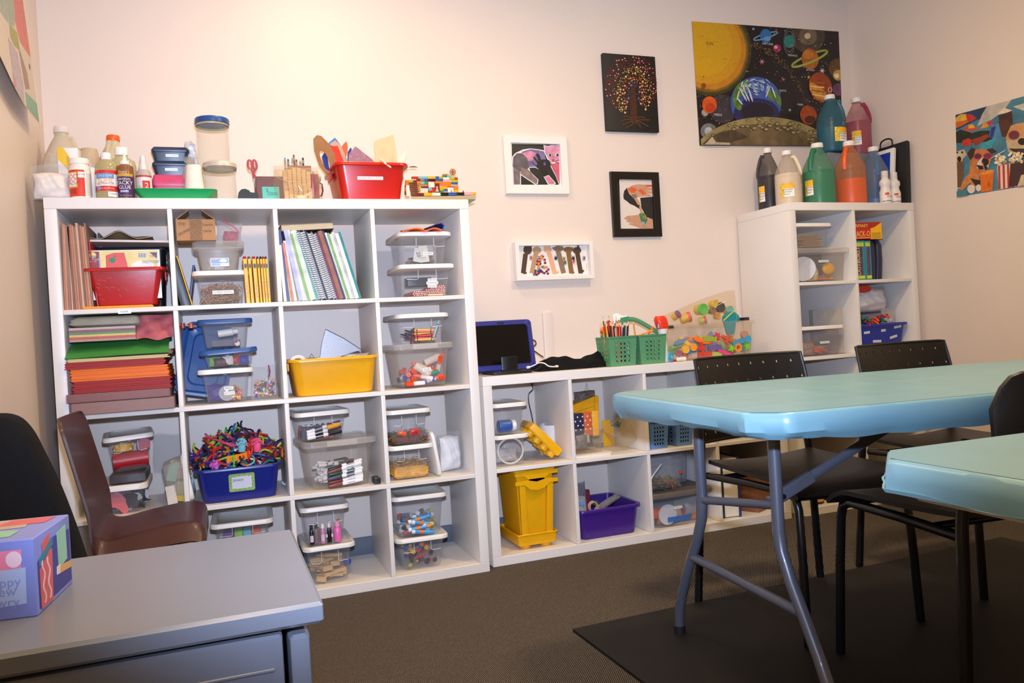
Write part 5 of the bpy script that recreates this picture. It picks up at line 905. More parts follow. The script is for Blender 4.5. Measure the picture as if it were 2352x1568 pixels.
b = MB(); y, tl = face_y(.178, ztop - zb1 - .024, .03); lw, lh = .062, .030; X = tr(.002, y - .0012, .0325) @ rx(tl); b.box((0, 0, 0), (lw, .0006, lh), LAB, X); b.box((0, -.0004, .004), (lw * .94, .0004, lh * .55), mat((110, 140, 190), .4, var=.15), X); b.box((-.014, -.0004, -.009), (lw * .5, .0004, lh * .25), mat((130, 160, 206), .4), X); b.ell((.012, .005), .013, .006, mat((226, 222, 222), .4, var=.1), X @ tr(0, -.0008, 0) @ UP); b.ell((-.016, .010), .009, .0022, mat((206, 110, 110), .4, var=0), X @ tr(0, -.0008, 0) @ UP)
b.text('Sterilite', .004, LAB, X @ tr(-.016, -.0009, .010) @ UP); b.text('5', .007, mat((206, 80, 70), .4, var=0), X @ tr(-.022, -.0009, -.009) @ UP); b.build('printed_label', t)
for k in range(14):
    c = rn.choice(((226, 220, 214), (180, 176, 170), (110, 140, 90), (206, 170, 140), (236, 236, 236))); b = MB(); b.pillow(.034, .026, .012, mat(c, .5, var=.1), k, n=6); one(b, 'craft_scrap', 'crumpled pale craft scrap inside the bin with blue label', 'craft scrap', tr(X2[0] + rn.uniform(-.035, .035), -.272 + rn.uniform(-.05, .04), zb1 + .004 + rn.random() * .022) @ rz(rn.uniform(-1, 1)) @ rx(rn.uniform(-.5, .5)), 'scraps in the labelled bin')
t = thing('carton', 'open brown carton marked EYE DROPPERS on top of clear bin', 'box', (cx, Yc + D2 / 2, ztop + .0006)); H = at(450, 504, Yc).z - ztop; b = MB()
for c, s_ in (((0, -D2 / 2, H / 2), (w_, .003, H)), ((0, D2 / 2, H / 2), (w_, .003, H)), ((-w_ / 2, 0, H / 2), (.003, D2, H)), ((w_ / 2, 0, H / 2), (.003, D2, H)), ((0, 0, .0015), (w_, D2, .003))): b.box(c, s_, KRAFT)
b.build('carton', t)
for sx in (-1, 1): b = MB(); b.box((-sx * w_ * .2, 0, 0), (w_ * .42, D2 * .96, .0025), KRAFT, tr(sx * w_ / 2, 0, H + .001) @ ry(sx * rad(38))); b.build('flap', t)
b = MB(); b.box((0, -D2 / 2 - .002, H * .5), (w_ * .32, .0006, H * .96), clear((214, 170, 130), .5, .1, 1, 200)); b.build('packing_tape', t); b = MB(); PEN = mat((70, 48, 40), .6, var=0)
for s_, x, z, a in (('EYE', -.36, .78, -8), ('DROPPERS', -.30, .40, 26), ('Science', .31, .74, 3), ('Units', .30, .44, 4)): b.text(s_, .010, PEN, tr(x * w_, -D2 / 2 - .0022, z * H) @ UP @ rz(rad(a)), None if s_ == 'EYE' else (.044 if s_[0] == 'D' else .034 if s_[0] == 'S' else .026))
b.build('handwriting', t)
t = thing('zip_bag', 'clear zip bag with a red seal beside the eye droppers carton', 'bag', tr(at(525, 556, -.30).x, -.30, ztop + .0008) @ ry(rad(6))); b = MB(); b.pillow(.085, .075, .03, FILM2, 4, amp=.2); b.build('film', t)
b = MB(); b.tube([(-.03, -.016, .078), (-.005, -.018, .066), (.02, -.018, .054), (.034, -.016, .036)], .0022, mat((206, 70, 80), .4), 6, sq=.5); b.build('zip_seal', t); b = MB(); b.pillow(.05, .04, .014, mat((190, 40, 70), .6), 3, tr(.006, 0, .002), n=8); b.build('red_contents', t)
t = thing('game_box', 'black box with a yellow edge leaning in second compartment', 'box', tr(.432, -.245, Z1) @ ry(rad(-13))); b = MB(); b.box((-.016, 0, .088), (.034, .26, .176), BLK, bev=.002); b.build('box', t); b = MB(); b.box((.0032, 0, .089), (.0035, .262, .18), YEL, bev=.001); b.build('yellow_cover', t)
slab('folder', 'dark blue folder leaning behind the black and yellow box', 'folder', tr(.42, -.12, Z1) @ ry(rad(9)), (.008, .2, .16), mat((36, 62, 120), .4))
u0 = [566, 577, 587, 598, 605, 611, 617]; ww = [9, 7, 9, 5, 5, 5, 5]
for i, u in enumerate(u0):
    a = at(u, 690, -.385).x; w_ = ww[i] / ppm(at(u, 690, -.385)); H = at(u, 594, -.385).z - Z1; lb = 'yellow coloured pencil box, ' + ('first', 'second', 'third', 'fourth', 'fifth', 'sixth', 'rightmost')[i] + ' from the rubber band bin'
    t = thing('pencil_carton', lb, 'box', tr(a + w_ / 2, -.385 + .045, Z1) @ ry(rad(-1.2)), 'yellow pencil boxes'); b = MB(); b.box((0, 0, H / 2), (w_ * .95, .09, H), YEL, bev=.0006)
    X = tr(0, -.0454, H * .3) @ ry(PI / 2) @ UP; b.text('Colored Pencils' if ww[i] > 6 else 'Pencils', w_ * .5, mat((50, 60, 110), .4, var=0) if i != 1 else mat((70, 140, 80), .4, var=0), X, H * .36); b.ell((0, 0), w_ * .36, .009, mat((40, 40, 46), .4, var=0), tr(0, -.0454, H * .84) @ UP); b.build('carton', t)
    b = MB(); m = [RED, mat((90, 100, 110), .4), RED, mat((60, 56, 84), .4), BLK, RED, mat((80, 70, 90), .4)][i]; b.loft([rr(w_ * .8, .08, .001, H), rr(w_ * .7, .03, .001, H + .012)], m); b.build('flap', t)
# compartment 3: leaning books, one flat on top
cols = [((150, 110, 100), .006, .205), ((60, 60, 110), .007, .262), ((206, 206, 80), .004, .19), ((196, 110, 90), .005, .213), ((226, 92, 34), .006, .222), ((120, 140, 60), .004, .20), ((176, 176, 206), .008, .262), ((214, 206, 216), .007, .262), ((150, 44, 60), .004, .25), ((130, 170, 70), .005, .25), ((206, 216, 196), .011, .262), ((110, 170, 140), .006, .263), ((170, 206, 216), .006, .262), ((206, 206, 216), .010, .262), ((40, 40, 46), .005, .262), ((214, 208, 200), .010, .256), ((206, 204, 226), .007, .254), ((120, 40, 54), .006, .255), ((150, 86, 60), .008, .262), ((44, 44, 70), .005, .262), ((214, 170, 50), .005, .256), ((120, 170, 90), .004, .254), ((226, 226, 214), .006, .25), ((196, 196, 186), .006, .258), ((226, 222, 210), .007, .252), ((26, 130, 130), .006, .258)]
nm = ['brown comic', 'navy thick book', 'lime thin booklet', 'salmon booklet', 'orange magazine', 'olive booklet', 'lavender book', 'pale lilac book', 'maroon booklet', 'green spined magazine', 'pale green book', 'sea green magazine', 'light blue spiral notebook', 'white spiral notebook', 'black notebook', 'cream spiral notebook', 'lilac spiral notebook', 'wine red book', 'brown shiny book', 'dark navy book', 'mustard yellow book', 'leaf green booklet', 'white workbook', 'grey white workbook', 'cream workbook', 'teal book']
x = .744; SPI = mat((70, 70, 76), .3, metal=.7, var=0)
for i, (c, th, H) in enumerate(cols):
    th *= 1.86
    an = rad(-(3 + 11.5 * min(1, i / 12.)) if i > 0 else -2); T = tr(x + th / 2, -.388 + .0035 * (i % 3) + .1, Z1 + .001 + abs(math.sin(an)) * th * .5) @ ry(an); t = thing('book', nm[i] + ' leaning in the row of books, third compartment', 'book', T, 'leaning books'); b = MB()
    sp = i in (12, 13, 15, 16); cm = mat(c, .4, var=.25, vs=22); pg = mat((226, 222, 212), .7, var=.2, vs=500, stretch=(3, .1, .1))
    b.box((0, .001, H / 2), (th * .7, .195, H * .985), pg); b.build('pages', t); b = MB()
    for sx in (-1, 1): b.box((sx * th * .43, 0, H / 2), (th * .12, .2, H), cm)
    if not sp: b.box((0, -.0997, H / 2), (th * .96, .0012, H), cm if i % 4 else pg)
    b.build('cover', t)
    if sp:
        b = MB(); n = 34
        for k in range(n): z = H * (k + .5) / n; b.tube([(th * .55 * math.cos(a), -.1 + .0035 * math.sin(a), z) for a in [2 * PI * q / 8 for q in range(8)]], .0009, SPI, 4, closed=True)
        b.build('wire_spiral', t)
    x += th * .93 / math.cos(an) - .0003
t = thing('book', 'thick old paperback lying flat on top of the leaning books', 'book', tr(fx(645, 767, 520, -.37)[0], -.30, Z1 + .262) @ ry(rad(-2.5))); w_ = fx(645, 767, 520, -.37)[1]; b = MB(); b.box((0, 0, .0125), (w_ * .97, .13, .021), mat((206, 186, 150), .8, var=.2, vs=300, stretch=(.1, .1, 5))); b.build('pages', t); b = MB(); b.box((0, 0, .001), (w_, .135, .0016), mat((60, 52, 50), .5)); b.box((0, 0, .0242), (w_, .135, .0016), mat((130, 110, 90), .5)); b.build('cover', t)
# compartment 4
Yb = -.36; X3 = fx(893, 1050, 612, -.365); zA = at(985, 606, -.365).z; lidded('clear bin marked PENCILS, SHARPENERS and ERASERS', boxT((at(922, 640, -.37).x + at(1049, 640, -.37).x) / 2 - .004, -.372, .26, Z1) @ rz(0), at(1050, 640, -.37).x - at(920, 640, -.37).x, .26, zA - Z1, WHT, strips=(('PENCILS', .02, .066, .036, .0115), ('SHARPENERS', .02, .054, .047, .0115), ('ERASERS', .019, .042, .036, .0115)))
cxp = (at(922, 640, -.37).x + at(1049, 640, -.37).x) / 2 - .004
def mk(): b = MB(); m = mat((214, 92, 84), .5, var=.1); b.cyl((0, -.085, 0), (0, .085, 0), .0037, m, seg=6); b.cyl((0, -.087, 0), (0, -.085, 0), .003, mat((236, 190, 170), .6), seg=6); return b
for r_ in range(6):
    for k in range(16 - r_ * 2 if r_ > 2 else 17): inst('pinkp', mk, 'pencil', 'coral pink pencil end in the PENCILS bin', 'pencil', tr(cxp - .0 + .074 - .0076 * k - .0038 * (r_ % 2), -.242 + rn.uniform(-.004, .004), Z1 + .009 + .0066 * r_), 'coral pencils in the bin')
slab('eraser', 'pale wooden ruler at the bottom of the PENCILS bin', 'ruler', tr(cxp + .03, -.345, Z1 + .0045), (.06, .012, .005), mat((232, 200, 150), .5))
slab('sharpener_case', 'dark grey case behind the labels in the PENCILS bin', 'case', tr(cxp, -.20, Z1 + .052), (.10, .06, .034), mat((60, 64, 72), .4))
X4 = (at(915, 570, -.365).x, at(1041, 570, -.365).x); zB = at(980, 532, -.365).z; cxs = (X4[0] + X4[1]) / 2; lidded('clear bin marked STICKERS under the orange cloth', boxT(cxs, -.368, .26, zA + .0008), X4[1] - X4[0], .26, zB - zA, WHT, strips=(('STICKERS', .012, .042, .040, .0115),))
for k in range(16): b = MB(); b.grid(lambda u, v_: ((u - .5) * .05, (v_ - .5) * .04, .004 * math.sin(6 * u + k)), 5, 4, mat(rn.choice(((226, 206, 186), (206, 196, 180), (150, 150, 150), (236, 226, 214), (214, 160, 130), (90, 110, 120))), .6), None, .0006); one(b, 'sticker_sheet', 'loose sticker sheet inside the STICKERS bin', 'sticker sheet', tr(cxs + rn.uniform(-.035, .035), -.26 + rn.uniform(-.06, .05), zA + .012 + .0016 * k) @ rz(rn.uniform(-1.5, 1.5)), 'sticker sheets')
t = slab('sticker_sheet', 'upright pale sticker sheet numbered 20 inside the STICKERS bin', 'sticker sheet', tr(cxs - .03, -.33, zA + .012) @ ry(.2), (.035, .001, .055), mat((206, 206, 196), .6)); b = MB(); b.text('20', .016, INK, tr(0, -.001, .03) @ UP @ rz(-1.2)); b.build('numerals', t)
slab('sticker_sheet', 'plain upright cream sheet inside the STICKERS bin', 'sticker sheet', tr(cxs + .005, -.32, zA + .012) @ ry(-.1), (.035, .001, .065), mat((226, 220, 206), .6))
b = MB(); p = at(965, 527, -.365); w_ = .10
b.grid(lambda u, v_: (cxs - .066 + .13 * u - .028 * (1 - u) ** 6 * (1 - v_), -.378 + .18 * v_, zB + .003 + .011 * abs(math.sin(6 * u + 3 * v_)) - .05 * max(0, .06 - u) * 0), 22, 8, mat((240, 104, 24), .75, var=.12, bump=.3, bs=90), None, .005)
b.tube([(cxs - .066, -.36, zB + .006), (cxs - .085, -.33, zB - .006), (cxs - .095, -.27, zB - .012), (cxs - .088, -.2, zB - .006)], [.006, .009, .008, .004], mat((214, 104, 50), .75), 8); one(b, 'cloth', 'folded bright orange cloth on the STICKERS bin lid', 'cloth')
slab('folder', 'yellow folder edge under the orange cloth', 'folder', tr(cxs - .02, -.21, zB + .0085), (.14, .16, .0025), YEL)
b = MB(); P = [(cxs + .0, zB + .014), (cxs + .045, zB + .03), (cxs + .072, zB + .036), (cxs + .082, zB + .026), (cxs + .076, zB + .012), (cxs + .055, zB + .007), (cxs + .02, zB + .005)]
b.loft([[(x, y, z) for x, z in P] + [(x * 1 + (cxs + .045 - x) * .14, y, z + (zB + .019 - z) * .22) for x, z in reversed(P)] for y in (-.355, -.24)], BLU); one(b, 'pouch', 'curled blue pouch lying on the STICKERS bin', 'pouch')
for sx, lb, u in ((0, 'sheet of clear bubble wrap hanging behind the STICKERS bin', 888), (1, 'narrow strip of bubble wrap beside the STICKERS bin', 913)):
    Yw = -.06 if sx == 0 else -.22; p = at(u, 640, Yw); hz_ = at(u, 575 if sx == 0 else 565, Yw).z - Z1; b = MB(); b.grid(lambda u_, v_: ((u_ - .5) * (.08 if sx == 0 else .03), .004 * math.sin(9 * v_) + .006 * abs(math.sin(11 * v_)), v_ * hz_), 12, 24, BUB, None, .003); one(b, 'bubble_wrap', lb, 'bubble wrap', tr(p.x, Yw, Z1))
# ---------------------------------------------------------------- row 2
Z2, Z3, Z4 = zrow(2) + .0004, zrow(3) + .0004, zrow(4) + .0004
rn = random.Random(21); U = rn.uniform
def paper(name, label, cx, Yf, z, w, d, h, m, rot=0, n=0, cat='paper', group=None, kind=None):   # ragged pile of sheets
    b = MB(); k = n or max(2, int(h / .003))
    for i in range(k): b.box((U(-.004, .004), U(-.004, .004), h * (i + .5) / k), (w + U(-.006, .0), d, h / k * .9), m)
    return one(b, name, label, cat, boxT(cx, Yf, d, z, rot), group, kind)
def zc(u, v, Y): return at(u, v, Y).z
PL = lambda c, **k: mat(c, .6, var=.22, vs=400, stretch=(.05, .05, 6), **k)
cx = .192; Yp = -.425
def film_over(t, w, d, h, m=None): b = MB(); b.loft([rr(w + .004, d + .004, .004, -.0002), rr(w + .006, d + .006, .005, h * .5), rr(w + .004, d + .004, .004, h + .0012)], m or clear((240, 232, 234), .06, .05, 1.0, 55, .5)); b.build('shrink_film', t)
z = Z2
for lb, v0, v1, c, dx in (('lower shrink wrapped ream of brown paper in the paper pile', 965, 937, (150, 112, 104), .012), ('upper shrink wrapped ream of reddish brown paper in the pile', 937, 917, (136, 84, 82), .0)):
    h = zc(280, v1, Yp) - zc(280, v0, Yp); t = thing('paper_ream', lb, 'paper', boxT(cx + dx, Yp, .3, z), 'wrapped paper reams'); b = MB(); b.box((0, 0, h / 2), (.312, .30, h * .97), PL(c), bev=.002); b.build('sheets', t); film_over(t, .312, .30, h * .97); z += h + .001
for lb, v0, v1, c, w, dx in (('lower loose stack of dark red paper in the pile', 917, 890, (170, 28, 18), .302, .014), ('loose stack of bright orange paper in the pile', 890, 862, (255, 118, 14), .300, .008), ('upper loose stack of red paper under the cream sheets', 862, 846, (168, 26, 18), .305, -.008), ('thin stack of cream and yellow paper under the green sheets', 846, 838, (222, 200, 130), .31, .004)):
    h = zc(280, v1, Yp + .02) - zc(280, v0, Yp + .02); paper('paper_stack', lb, cx + dx, Yp + .015, z, w, .27, h - .0006, PL(c), U(-1, 1), kind='stuff'); z += h
zg = zc(280, 783, -.40); b = MB()
def gs(u, v_): y = -.42 + .27 * v_; return (cx - .155 + .315 * u + .02 * v_ * (1 - u), y, z + .002 + (zg - z) * min(1, (v_ / .42)) ** .8 + .004 * math.sin(2 * u))
b.grid(gs, 10, 14, mat((62, 136, 62), .5, var=.06), None, .003); one(b, 'paper_sheet', 'large green sheets drooping over the paper pile', 'paper')
paper('paper_stack', 'brown edged paper under the drooping green sheets', cx + .02, -.36, z + .0, .30, .23, (zg - z) * .35, PL((150, 96, 70)), kind='stuff'); zg += .003
w0 = fx(158, 310, 775, -.40); h = zc(240, 757, -.4) - zc(240, 789, -.4); t = thing('paper_pack', 'film wrapped pack of rainbow paper on top of green sheets', 'paper', boxT(w0[0], -.40, .22, zg + .001, 1)); b = MB()
for i, c in enumerate(((170, 140, 120), (196, 60, 40), (214, 190, 90), (70, 130, 80), (120, 60, 70), (190, 170, 160))): b.box((0, 0, h * (i + .5) / 6), (w0[1], .22, h / 6 * .96), mat(c, .6, var=.05))
b.build('sheets', t); film_over(t, w0[1], .22, h, clear((244, 240, 244), .10, .05, 1.0, 80, .5)); z5 = zg + h + .004
w1 = fx(156, 322, 742, -.39); b = MB(); hh_ = min(zc(240, 727, -.39), Z2 + C_ - .004) - z5
b.loft([[(x * (1 + .03 * math.sin(3 * i + 5 * x)), y, zz + .003 * math.sin(40 * x + i)) for x, y, zz in rr(w1[1] * k, .24 * k, .02, z_, 4)] for i, (k, z_) in enumerate(((.94, 0), (1, hh_ * .25), (.99, hh_ * .6), (.97, hh_ * .85), (.9, hh_)))], mat((140, 138, 126), .55, var=.08, bump=.3, bs=30)); one(b, 'wrapped_bundle', 'grey green wrapped paper bundle at top of the paper pile', 'paper', boxT(w1[0], -.39, .24, z5))
w2 = fx(312, 396, 750, -.385); zl, zh_ = zc(350, 778, -.385), zc(350, 722, -.385); b = MB(); b.grid(lambda u, v_: (w2[0] - w2[1] / 2 + w2[1] * u, -.385 + .05 * v_ + .012 * math.sin(7 * u + 3 * v_) - .015 * abs(math.sin(4 * u - 6 * v_)), zl + (zh_ - zl) * v_ + .006 * math.sin(8 * u) * (1 - v_)), 14, 10, mat((178, 92, 100), .7, var=.06), None, .002); one(b, 'tissue_paper', 'crumpled dusty pink paper beside the grey bundle', 'paper')
# second compartment
LBL = mat((42, 84, 144), .35, var=.04); xx = fx(453, 583, 855, -.372); zA = zc(515, 847, -.37); lidded('clear bin marked BEADS and BUTTONS with a white lid', boxT(xx[0], -.374, .2, Z2), xx[1], .2, zA - Z2, WHT, strips=(('BEADS', .006, .052, .030, .0115), ('BUTTONS', .008, .034, .036, .0115)), ribs=0)
BD = [mat(c, .3, var=0) for c in ((236, 200, 90), (236, 130, 120), (240, 170, 160), (240, 236, 230), (120, 60, 150), (40, 110, 190), (60, 160, 120), (230, 120, 50), (170, 170, 180))]
def mkb(i):
    def f(): b = MB(); b.sph((0, 0, 0), .0052, BD[i], seg=10, rings=6); b.cyl((0, 0, -.0054), (0, 0, .0054), .0016, INK, seg=6); return b
    return f
cn = ('yellow', 'coral', 'pink', 'white', 'purple', 'blue', 'green', 'orange', 'silver')
for k in range(60):
    i = rn.choice((0, 1, 2, 2, 3, 0, 7)); inst('bead%d' % i, mkb(i), 'bead', cn[i] + ' bead at the right of the BEADS bin', 'bead', tr(xx[0] + U(.008, .05), -.345 + U(0, .10), Z2 + .01 + .045 * rn.random() ** 1.6) @ rz(U(0, 3)) @ rx(U(0, 3)), 'beads in the BEADS bin')
for k in range(14): i = rn.choice((4, 5, 6, 7, 0)); inst('stick%d' % i, lambda i=i: MB().cyl((-.016, 0, 0), (.016, 0, 0), .003, BD[i], seg=8), 'bead_string', cn[i] + ' string of tiny beads at bottom of the BEADS bin', 'bead string', tr(xx[0] + U(-.03, .02), -.33 + U(0, .08), Z2 + .008 + U(0, .02)) @ rz(U(-1, 1)), 'bead strings')
b = MB(); b.pillow(.06, .06, .04, mat((86, 70, 140), .5, var=.2), 5, amp=.2); one(b, 'zip_bag', 'violet bag of beads at left of the BEADS bin', 'bag', tr(xx[0] - .034, -.30, Z2 + .006)); b = MB(); b.lathe([(.026, 0), (.028, .003), (.028, .012), (.02, .014)], clear((236, 236, 238), .35), None, 20); one(b, 'bead_case', 'round clear bead case standing behind the BEADS label', 'case', tr(xx[0] + .0, -.325, Z2 + .034) @ UP)
x2 = fx(457, 592, 830, -.37); zB = zc(520, 800, -.37); TT = boxT(x2[0] + .004, -.372, .2, zA + .004) @ ry(rad(-2.5)); lidded('clear bin with a blue lid tilted in the middle of the stack', TT, x2[1], .2, zB - zA - .006, LBL, ribs=0, tp=.9)
for k, (c, x) in enumerate((((110, 50, 44), -.02), ((190, 60, 50), .02), ((120, 190, 70), .035), ((230, 220, 200), -.005), ((60, 70, 150), .05), ((120, 190, 70), -.05), ((90, 60, 60), -.035))): b = MB(); b.pillow(.036, .032, .014, mat(c, .5, var=.15), k, n=7); one(b, 'craft_piece', ('dark red', 'red', 'lime', 'cream', 'violet', 'green', 'brown')[k] + ' craft piece inside the middle blue lidded bin', 'craft piece', TT @ tr(x, -.05 + .01 * (k % 3), .005 + .004 * (k % 2)))
x3 = fx(452, 581, 745, -.365); zC = zc(515, 732, -.365); T3 = boxT(x3[0], -.367, .2, zB + .002); lidded('clear bin with a blue lid on top of the stack, holding white bottles', T3, x3[1], .2, zC - zB - .002, LBL, clear((230, 230, 232), .05, .2, 0, 60, .6), ribs=0, tp=.88)
b = MB(); b.lathe([(.013, 0), (.0135, .004), (.0135, .05), (.010, .054), (.010, .068), (.008, .07)], WHT, None, 18); one(b, 'glue_bottle', 'white bottle lying on its side in the top blue lidded bin', 'bottle', T3 @ tr(-.026, -.058, .052) @ ry(rad(84)))
b = MB(); b.box((0, 0, .012), (.1, .1, .022), mat((84, 74, 80), .5, var=.2)); one(b, 'case', 'dark flat case beneath the white bottle in top bin', 'case', T3 @ tr(-.0, .0, .006))
for x, c in ((.032, (150, 60, 60)), (.038, (226, 210, 200))): b = MB(); b.cyl((0, -.01, 0), (0, .02, 0), .009, mat(c, .5), seg=12); one(b, 'marker', ('red' if c[0] < 200 else 'white') + ' capped stub in the corner of the top blue lidded bin', 'marker', T3 @ tr(x, -.052, .014 + (.012 if c[0] < 200 else 0)))
t = thing('bin_lid', 'large blue bin lid leaning behind the blue lidded bins', 'lid', tr(at(478, 810, -.19).x - .01, -.155, Z2 + .155) @ rx(rad(78)) @ rz(rad(-12))); b = MB(); b.loft([rr(.19, .28, .04, 0, 6), rr(.19, .28, .04, .012, 6), rr(.17, .26, .035, .013, 6), rr(.15, .24, .03, .004, 6), rr(.11, .2, .03, .004, 6), rr(.10, .19, .03, .010, 6)], LBL); b.build('panel', t)
for i, (u, c) in enumerate(((420, (150, 34, 30)), (439, (206, 76, 24)))):
    p = at(u, 748, -.35); b = MB(); m = mat(c, .3); b.lathe([(.0085, 0), (.0085, .003), (.0075, .004), (.0075, .013), (.0085, .014), (.0085, .017)], m, None, 16); b.lathe([(.0065, .0171), (.001, .0172)], mat((150, 60, 30), .4), None, 12, False, True); one(b, 'thread_spool', ('red', 'orange')[i] + ' spool on the clip at the left of top blue lidded bin', 'spool', tr(p.x, p.y, p.z - .008))
b = MB(); p, q = at(413, 746, -.35), at(452, 749, -.345); b.cyl(tuple(p), tuple(q), .0022, mat((160, 160, 170), .4), seg=8); one(b, 'rod', 'thin grey rod carrying the red and orange spools', 'rod')
t = thing('zip_bag', 'clear zip bag of mixed beads right of the BEADS bin', 'bag', tr(at(608, 900, -.30).x, -.30, Z2) @ rz(rad(12))); b = MB(); b.pillow(.095, .135, .055, FILM, 14, amp=.2, n=18); b.build('film', t); b = MB(); b.tube([(.012, -.028, .125), (.016, -.03, .10), (.008, -.032, .082)], .004, mat((150, 40, 84), .4), 6, sq=.5); b.build('zip_seal', t)
for k in range(75): i = rn.randrange(9); inst('bead%d' % i, mkb(i), 'bead', cn[i] + ' bead inside the clear zip bag of beads', 'bead', t.matrix_world @ tr(U(-.036, .036), U(-.014, .014), .012 + .058 * rn.random() ** 1.4) @ rz(U(0, 3)) @ rx(U(0, 3)), 'beads in the zip bag')
# third compartment: yellow tub
YT_ = mat((232, 166, 14), .32, var=.03, bump=.03, bs=50); cx, w_ = fx(663, 875, 830, -.385); hy = zc(770, 820, -.385) - Z2; opentub('bright yellow tub in the third compartment of second row', boxT(cx, -.385, .30, Z2), w_, .30, hy, YT_, .90, .035, rim=.012)
b = MB(); SIL = mat((150, 150, 154), .35, metal=.45, var=.2, vs=600, bump=.2, bs=500, key='glitter_fabric'); P = [at(u, v, -.30) for u, v in ((735, 824), (740, 786), (748, 757), (790, 778), (829, 803), (800, 812), (760, 826))]
n = len(P); b.add([tuple(p) for p in P] + [tuple(p + V((0, .018, 0))) for p in P], [tuple(range(n)), tuple(range(2 * n - 1, n - 1, -1))] + [(i, n + i, n + (i + 1) % n, (i + 1) % n) for i in range(n)], SIL); t = thing('pouch', 'silver glitter pouch standing up in the yellow tub', 'pouch', (0, 0, 0)); b.build('body', t); b = MB(); b.tube([tuple(p + V((0, .009, 0))) for p in P[2:5]], .0035, mat((40, 44, 80), .5), 6); b.build('zip', t)
b = MB(); b.pillow(.10, .02, .12, WHT, 4, tr(0, 0, .0), amp=.3); one(b, 'cotton_pad', 'clear pack of white pads by the pouch in yellow tub', 'pack', tr(at(818, 815, -.28).x, -.27, Z2 + hy - .012)); b = MB(); b.tube([(.022 * math.cos(a), 0, .016 * math.sin(a)) for a in [PI * i / 12 for i in range(13)]], .0035, CRM, 6, sq=2); one(b, 'ribbon_ring', 'white loop of ribbon at the left in yellow tub', 'ribbon', tr(at(685, 826, -.34).x, -.33, Z2 + hy - .006))
b = MB(); b.cyl((-.012, 0, 0), (0, 0, .022), .0012, mat((150, 150, 160), .3, metal=.8), seg=6); b.cyl((0, 0, .022), (.012, 0, 0), .0012, mat((150, 150, 160), .3, metal=.8), seg=6); one(b, 'bent_wire', 'bent metal wire in the yellow tub', 'wire', tr(at(716, 824, -.32).x, -.32, Z2 + hy - .004))
for k in range(3): b = MB(); b.box((0, 0, 0), (.05, .012, .004), mat((226, 206, 180), .6)); one(b, 'craft_stick', 'pale wooden stick lying in the yellow tub', 'craft stick', tr(at(718 + 8 * k, 826, -.3).x, -.3 + .02 * k, Z2 + hy - .008) @ ry(rad(-20 - 8 * k)), 'sticks in the yellow tub')
# fourth compartment: glue and crayons
xa = (at(915, 840, -.37).x, at(1042, 840, -.37).x); cxg = (xa[0] + xa[1]) / 2; zG = zc(975, 788, -.37); wg = xa[1] - xa[0] + .02; TG = boxT(cxg - .006, -.374, .28, Z2 + .003) @ rz(rad(2)); tg = lidded('large clear bin of glue sticks marked GLUE', TG, wg, .28, zG - Z2 - .003, FROST, clear((236, 228, 220), .06, .2, 0, 60, .6), strips=(('GLUE', .008, .066, .032, .0125, -.12),), latch=1, lt=.018, ribs=0)
b = MB(); b.loft([rr(wg * .7, .2, .02, -.003), rr(wg * .72, .21, .02, .0005)], CLR); b.build('foot', tg)
ORG2, BLU2 = mat((240, 84, 36), .35, var=0), mat((60, 84, 170), .35, var=0)
def mkglue(): b = MB(); b.cyl((-.042, 0, 0), (-.012, 0, 0), .0095, ORG2, seg=14); b.cyl((-.012, 0, 0), (.034, 0, 0), .0088, mat((236, 228, 224), .4, var=0), seg=14); b.cyl((.034, 0, 0), (.042, 0, 0), .009, BLU2, seg=14); b.cyl((-.044, 0, 0), (-.042, 0, 0), .0075, mat((206, 60, 24), .4, var=0), seg=12); return b
for i in range(26): x, y, z_, a, p_ = (( -.035, -.105, .014, 5, 0), (.0, -.10, .036, -18, 14), (.035, -.10, .026, 160, 14), (.06, -.11, .03, 90, 0), (-.055, -.11, .03, 90, 5), (-.05, -.11, .062, 85, 0), (-.062, -.09, .05, 80, 0), (.062, -.10, .075, 100, 60))[i] if i < 8 else (U(-.055, .055), U(-.09, .09), U(.014, .07), U(0, 360), U(-25, 25)); inst('glue', mkglue, 'glue_stick', 'orange capped white glue stick inside the GLUE bin', 'glue stick', TG @ tr(x, y, z_) @ rz(rad(a)) @ ry(rad(p_)), 'glue sticks in the GLUE bin')
def mkg2(): b = MB(); b.lathe([(.014, 0), (.015, .004), (.015, .06), (.008, .07)], CRM, None, 16); b.lathe([(.008, .07), (.006, .08), (.002, .09)], ORG2, None, 12); return b
for x, y, z_, a in ((-.035, -.10, .085, 125), (.03, -.095, .05, -60), (.01, -.08, .09, 70)): inst('gb', mkg2, 'glue_bottle', 'white glue bottle with orange tip lying in GLUE bin', 'bottle', TG @ tr(x, y, z_) @ ry(rad(a)), 'glue bottles in the GLUE bin')
b = MB(); b.cyl((0, 0, 0), (.03, 0, .008), .009, mat((50, 140, 110), .35), seg=12); one(b, 'marker', 'green capped tube among the glue sticks in GLUE bin', 'tube', TG @ tr(.028, -.108, .046))
xb = fx(916, 1034, 755, -.37); zCr = zc(975, 719, -.37); TC = boxT(xb[0] - .006, -.374, .26, zG + .002) @ rz(rad(1)); lidded('clear bin of wax crayons with a white lid above GLUE bin', TC, xb[1] + .012, .26, zCr - zG - .002, WHT)
def mkcr(c):
    def f(): b = MB(); m = mat(c, .5, var=0); b.lathe([(.0036, 0), (.0036, .004), (.004, .0042), (.004, .072), (.0036, .0722), (.0022, .082), (.0012, .083)], m, None, 12); [b.lathe([(.0042, z), (.0042, z + .003)], INK, None, 10, False, False) for z in (.008, .064)]; return b
    return f
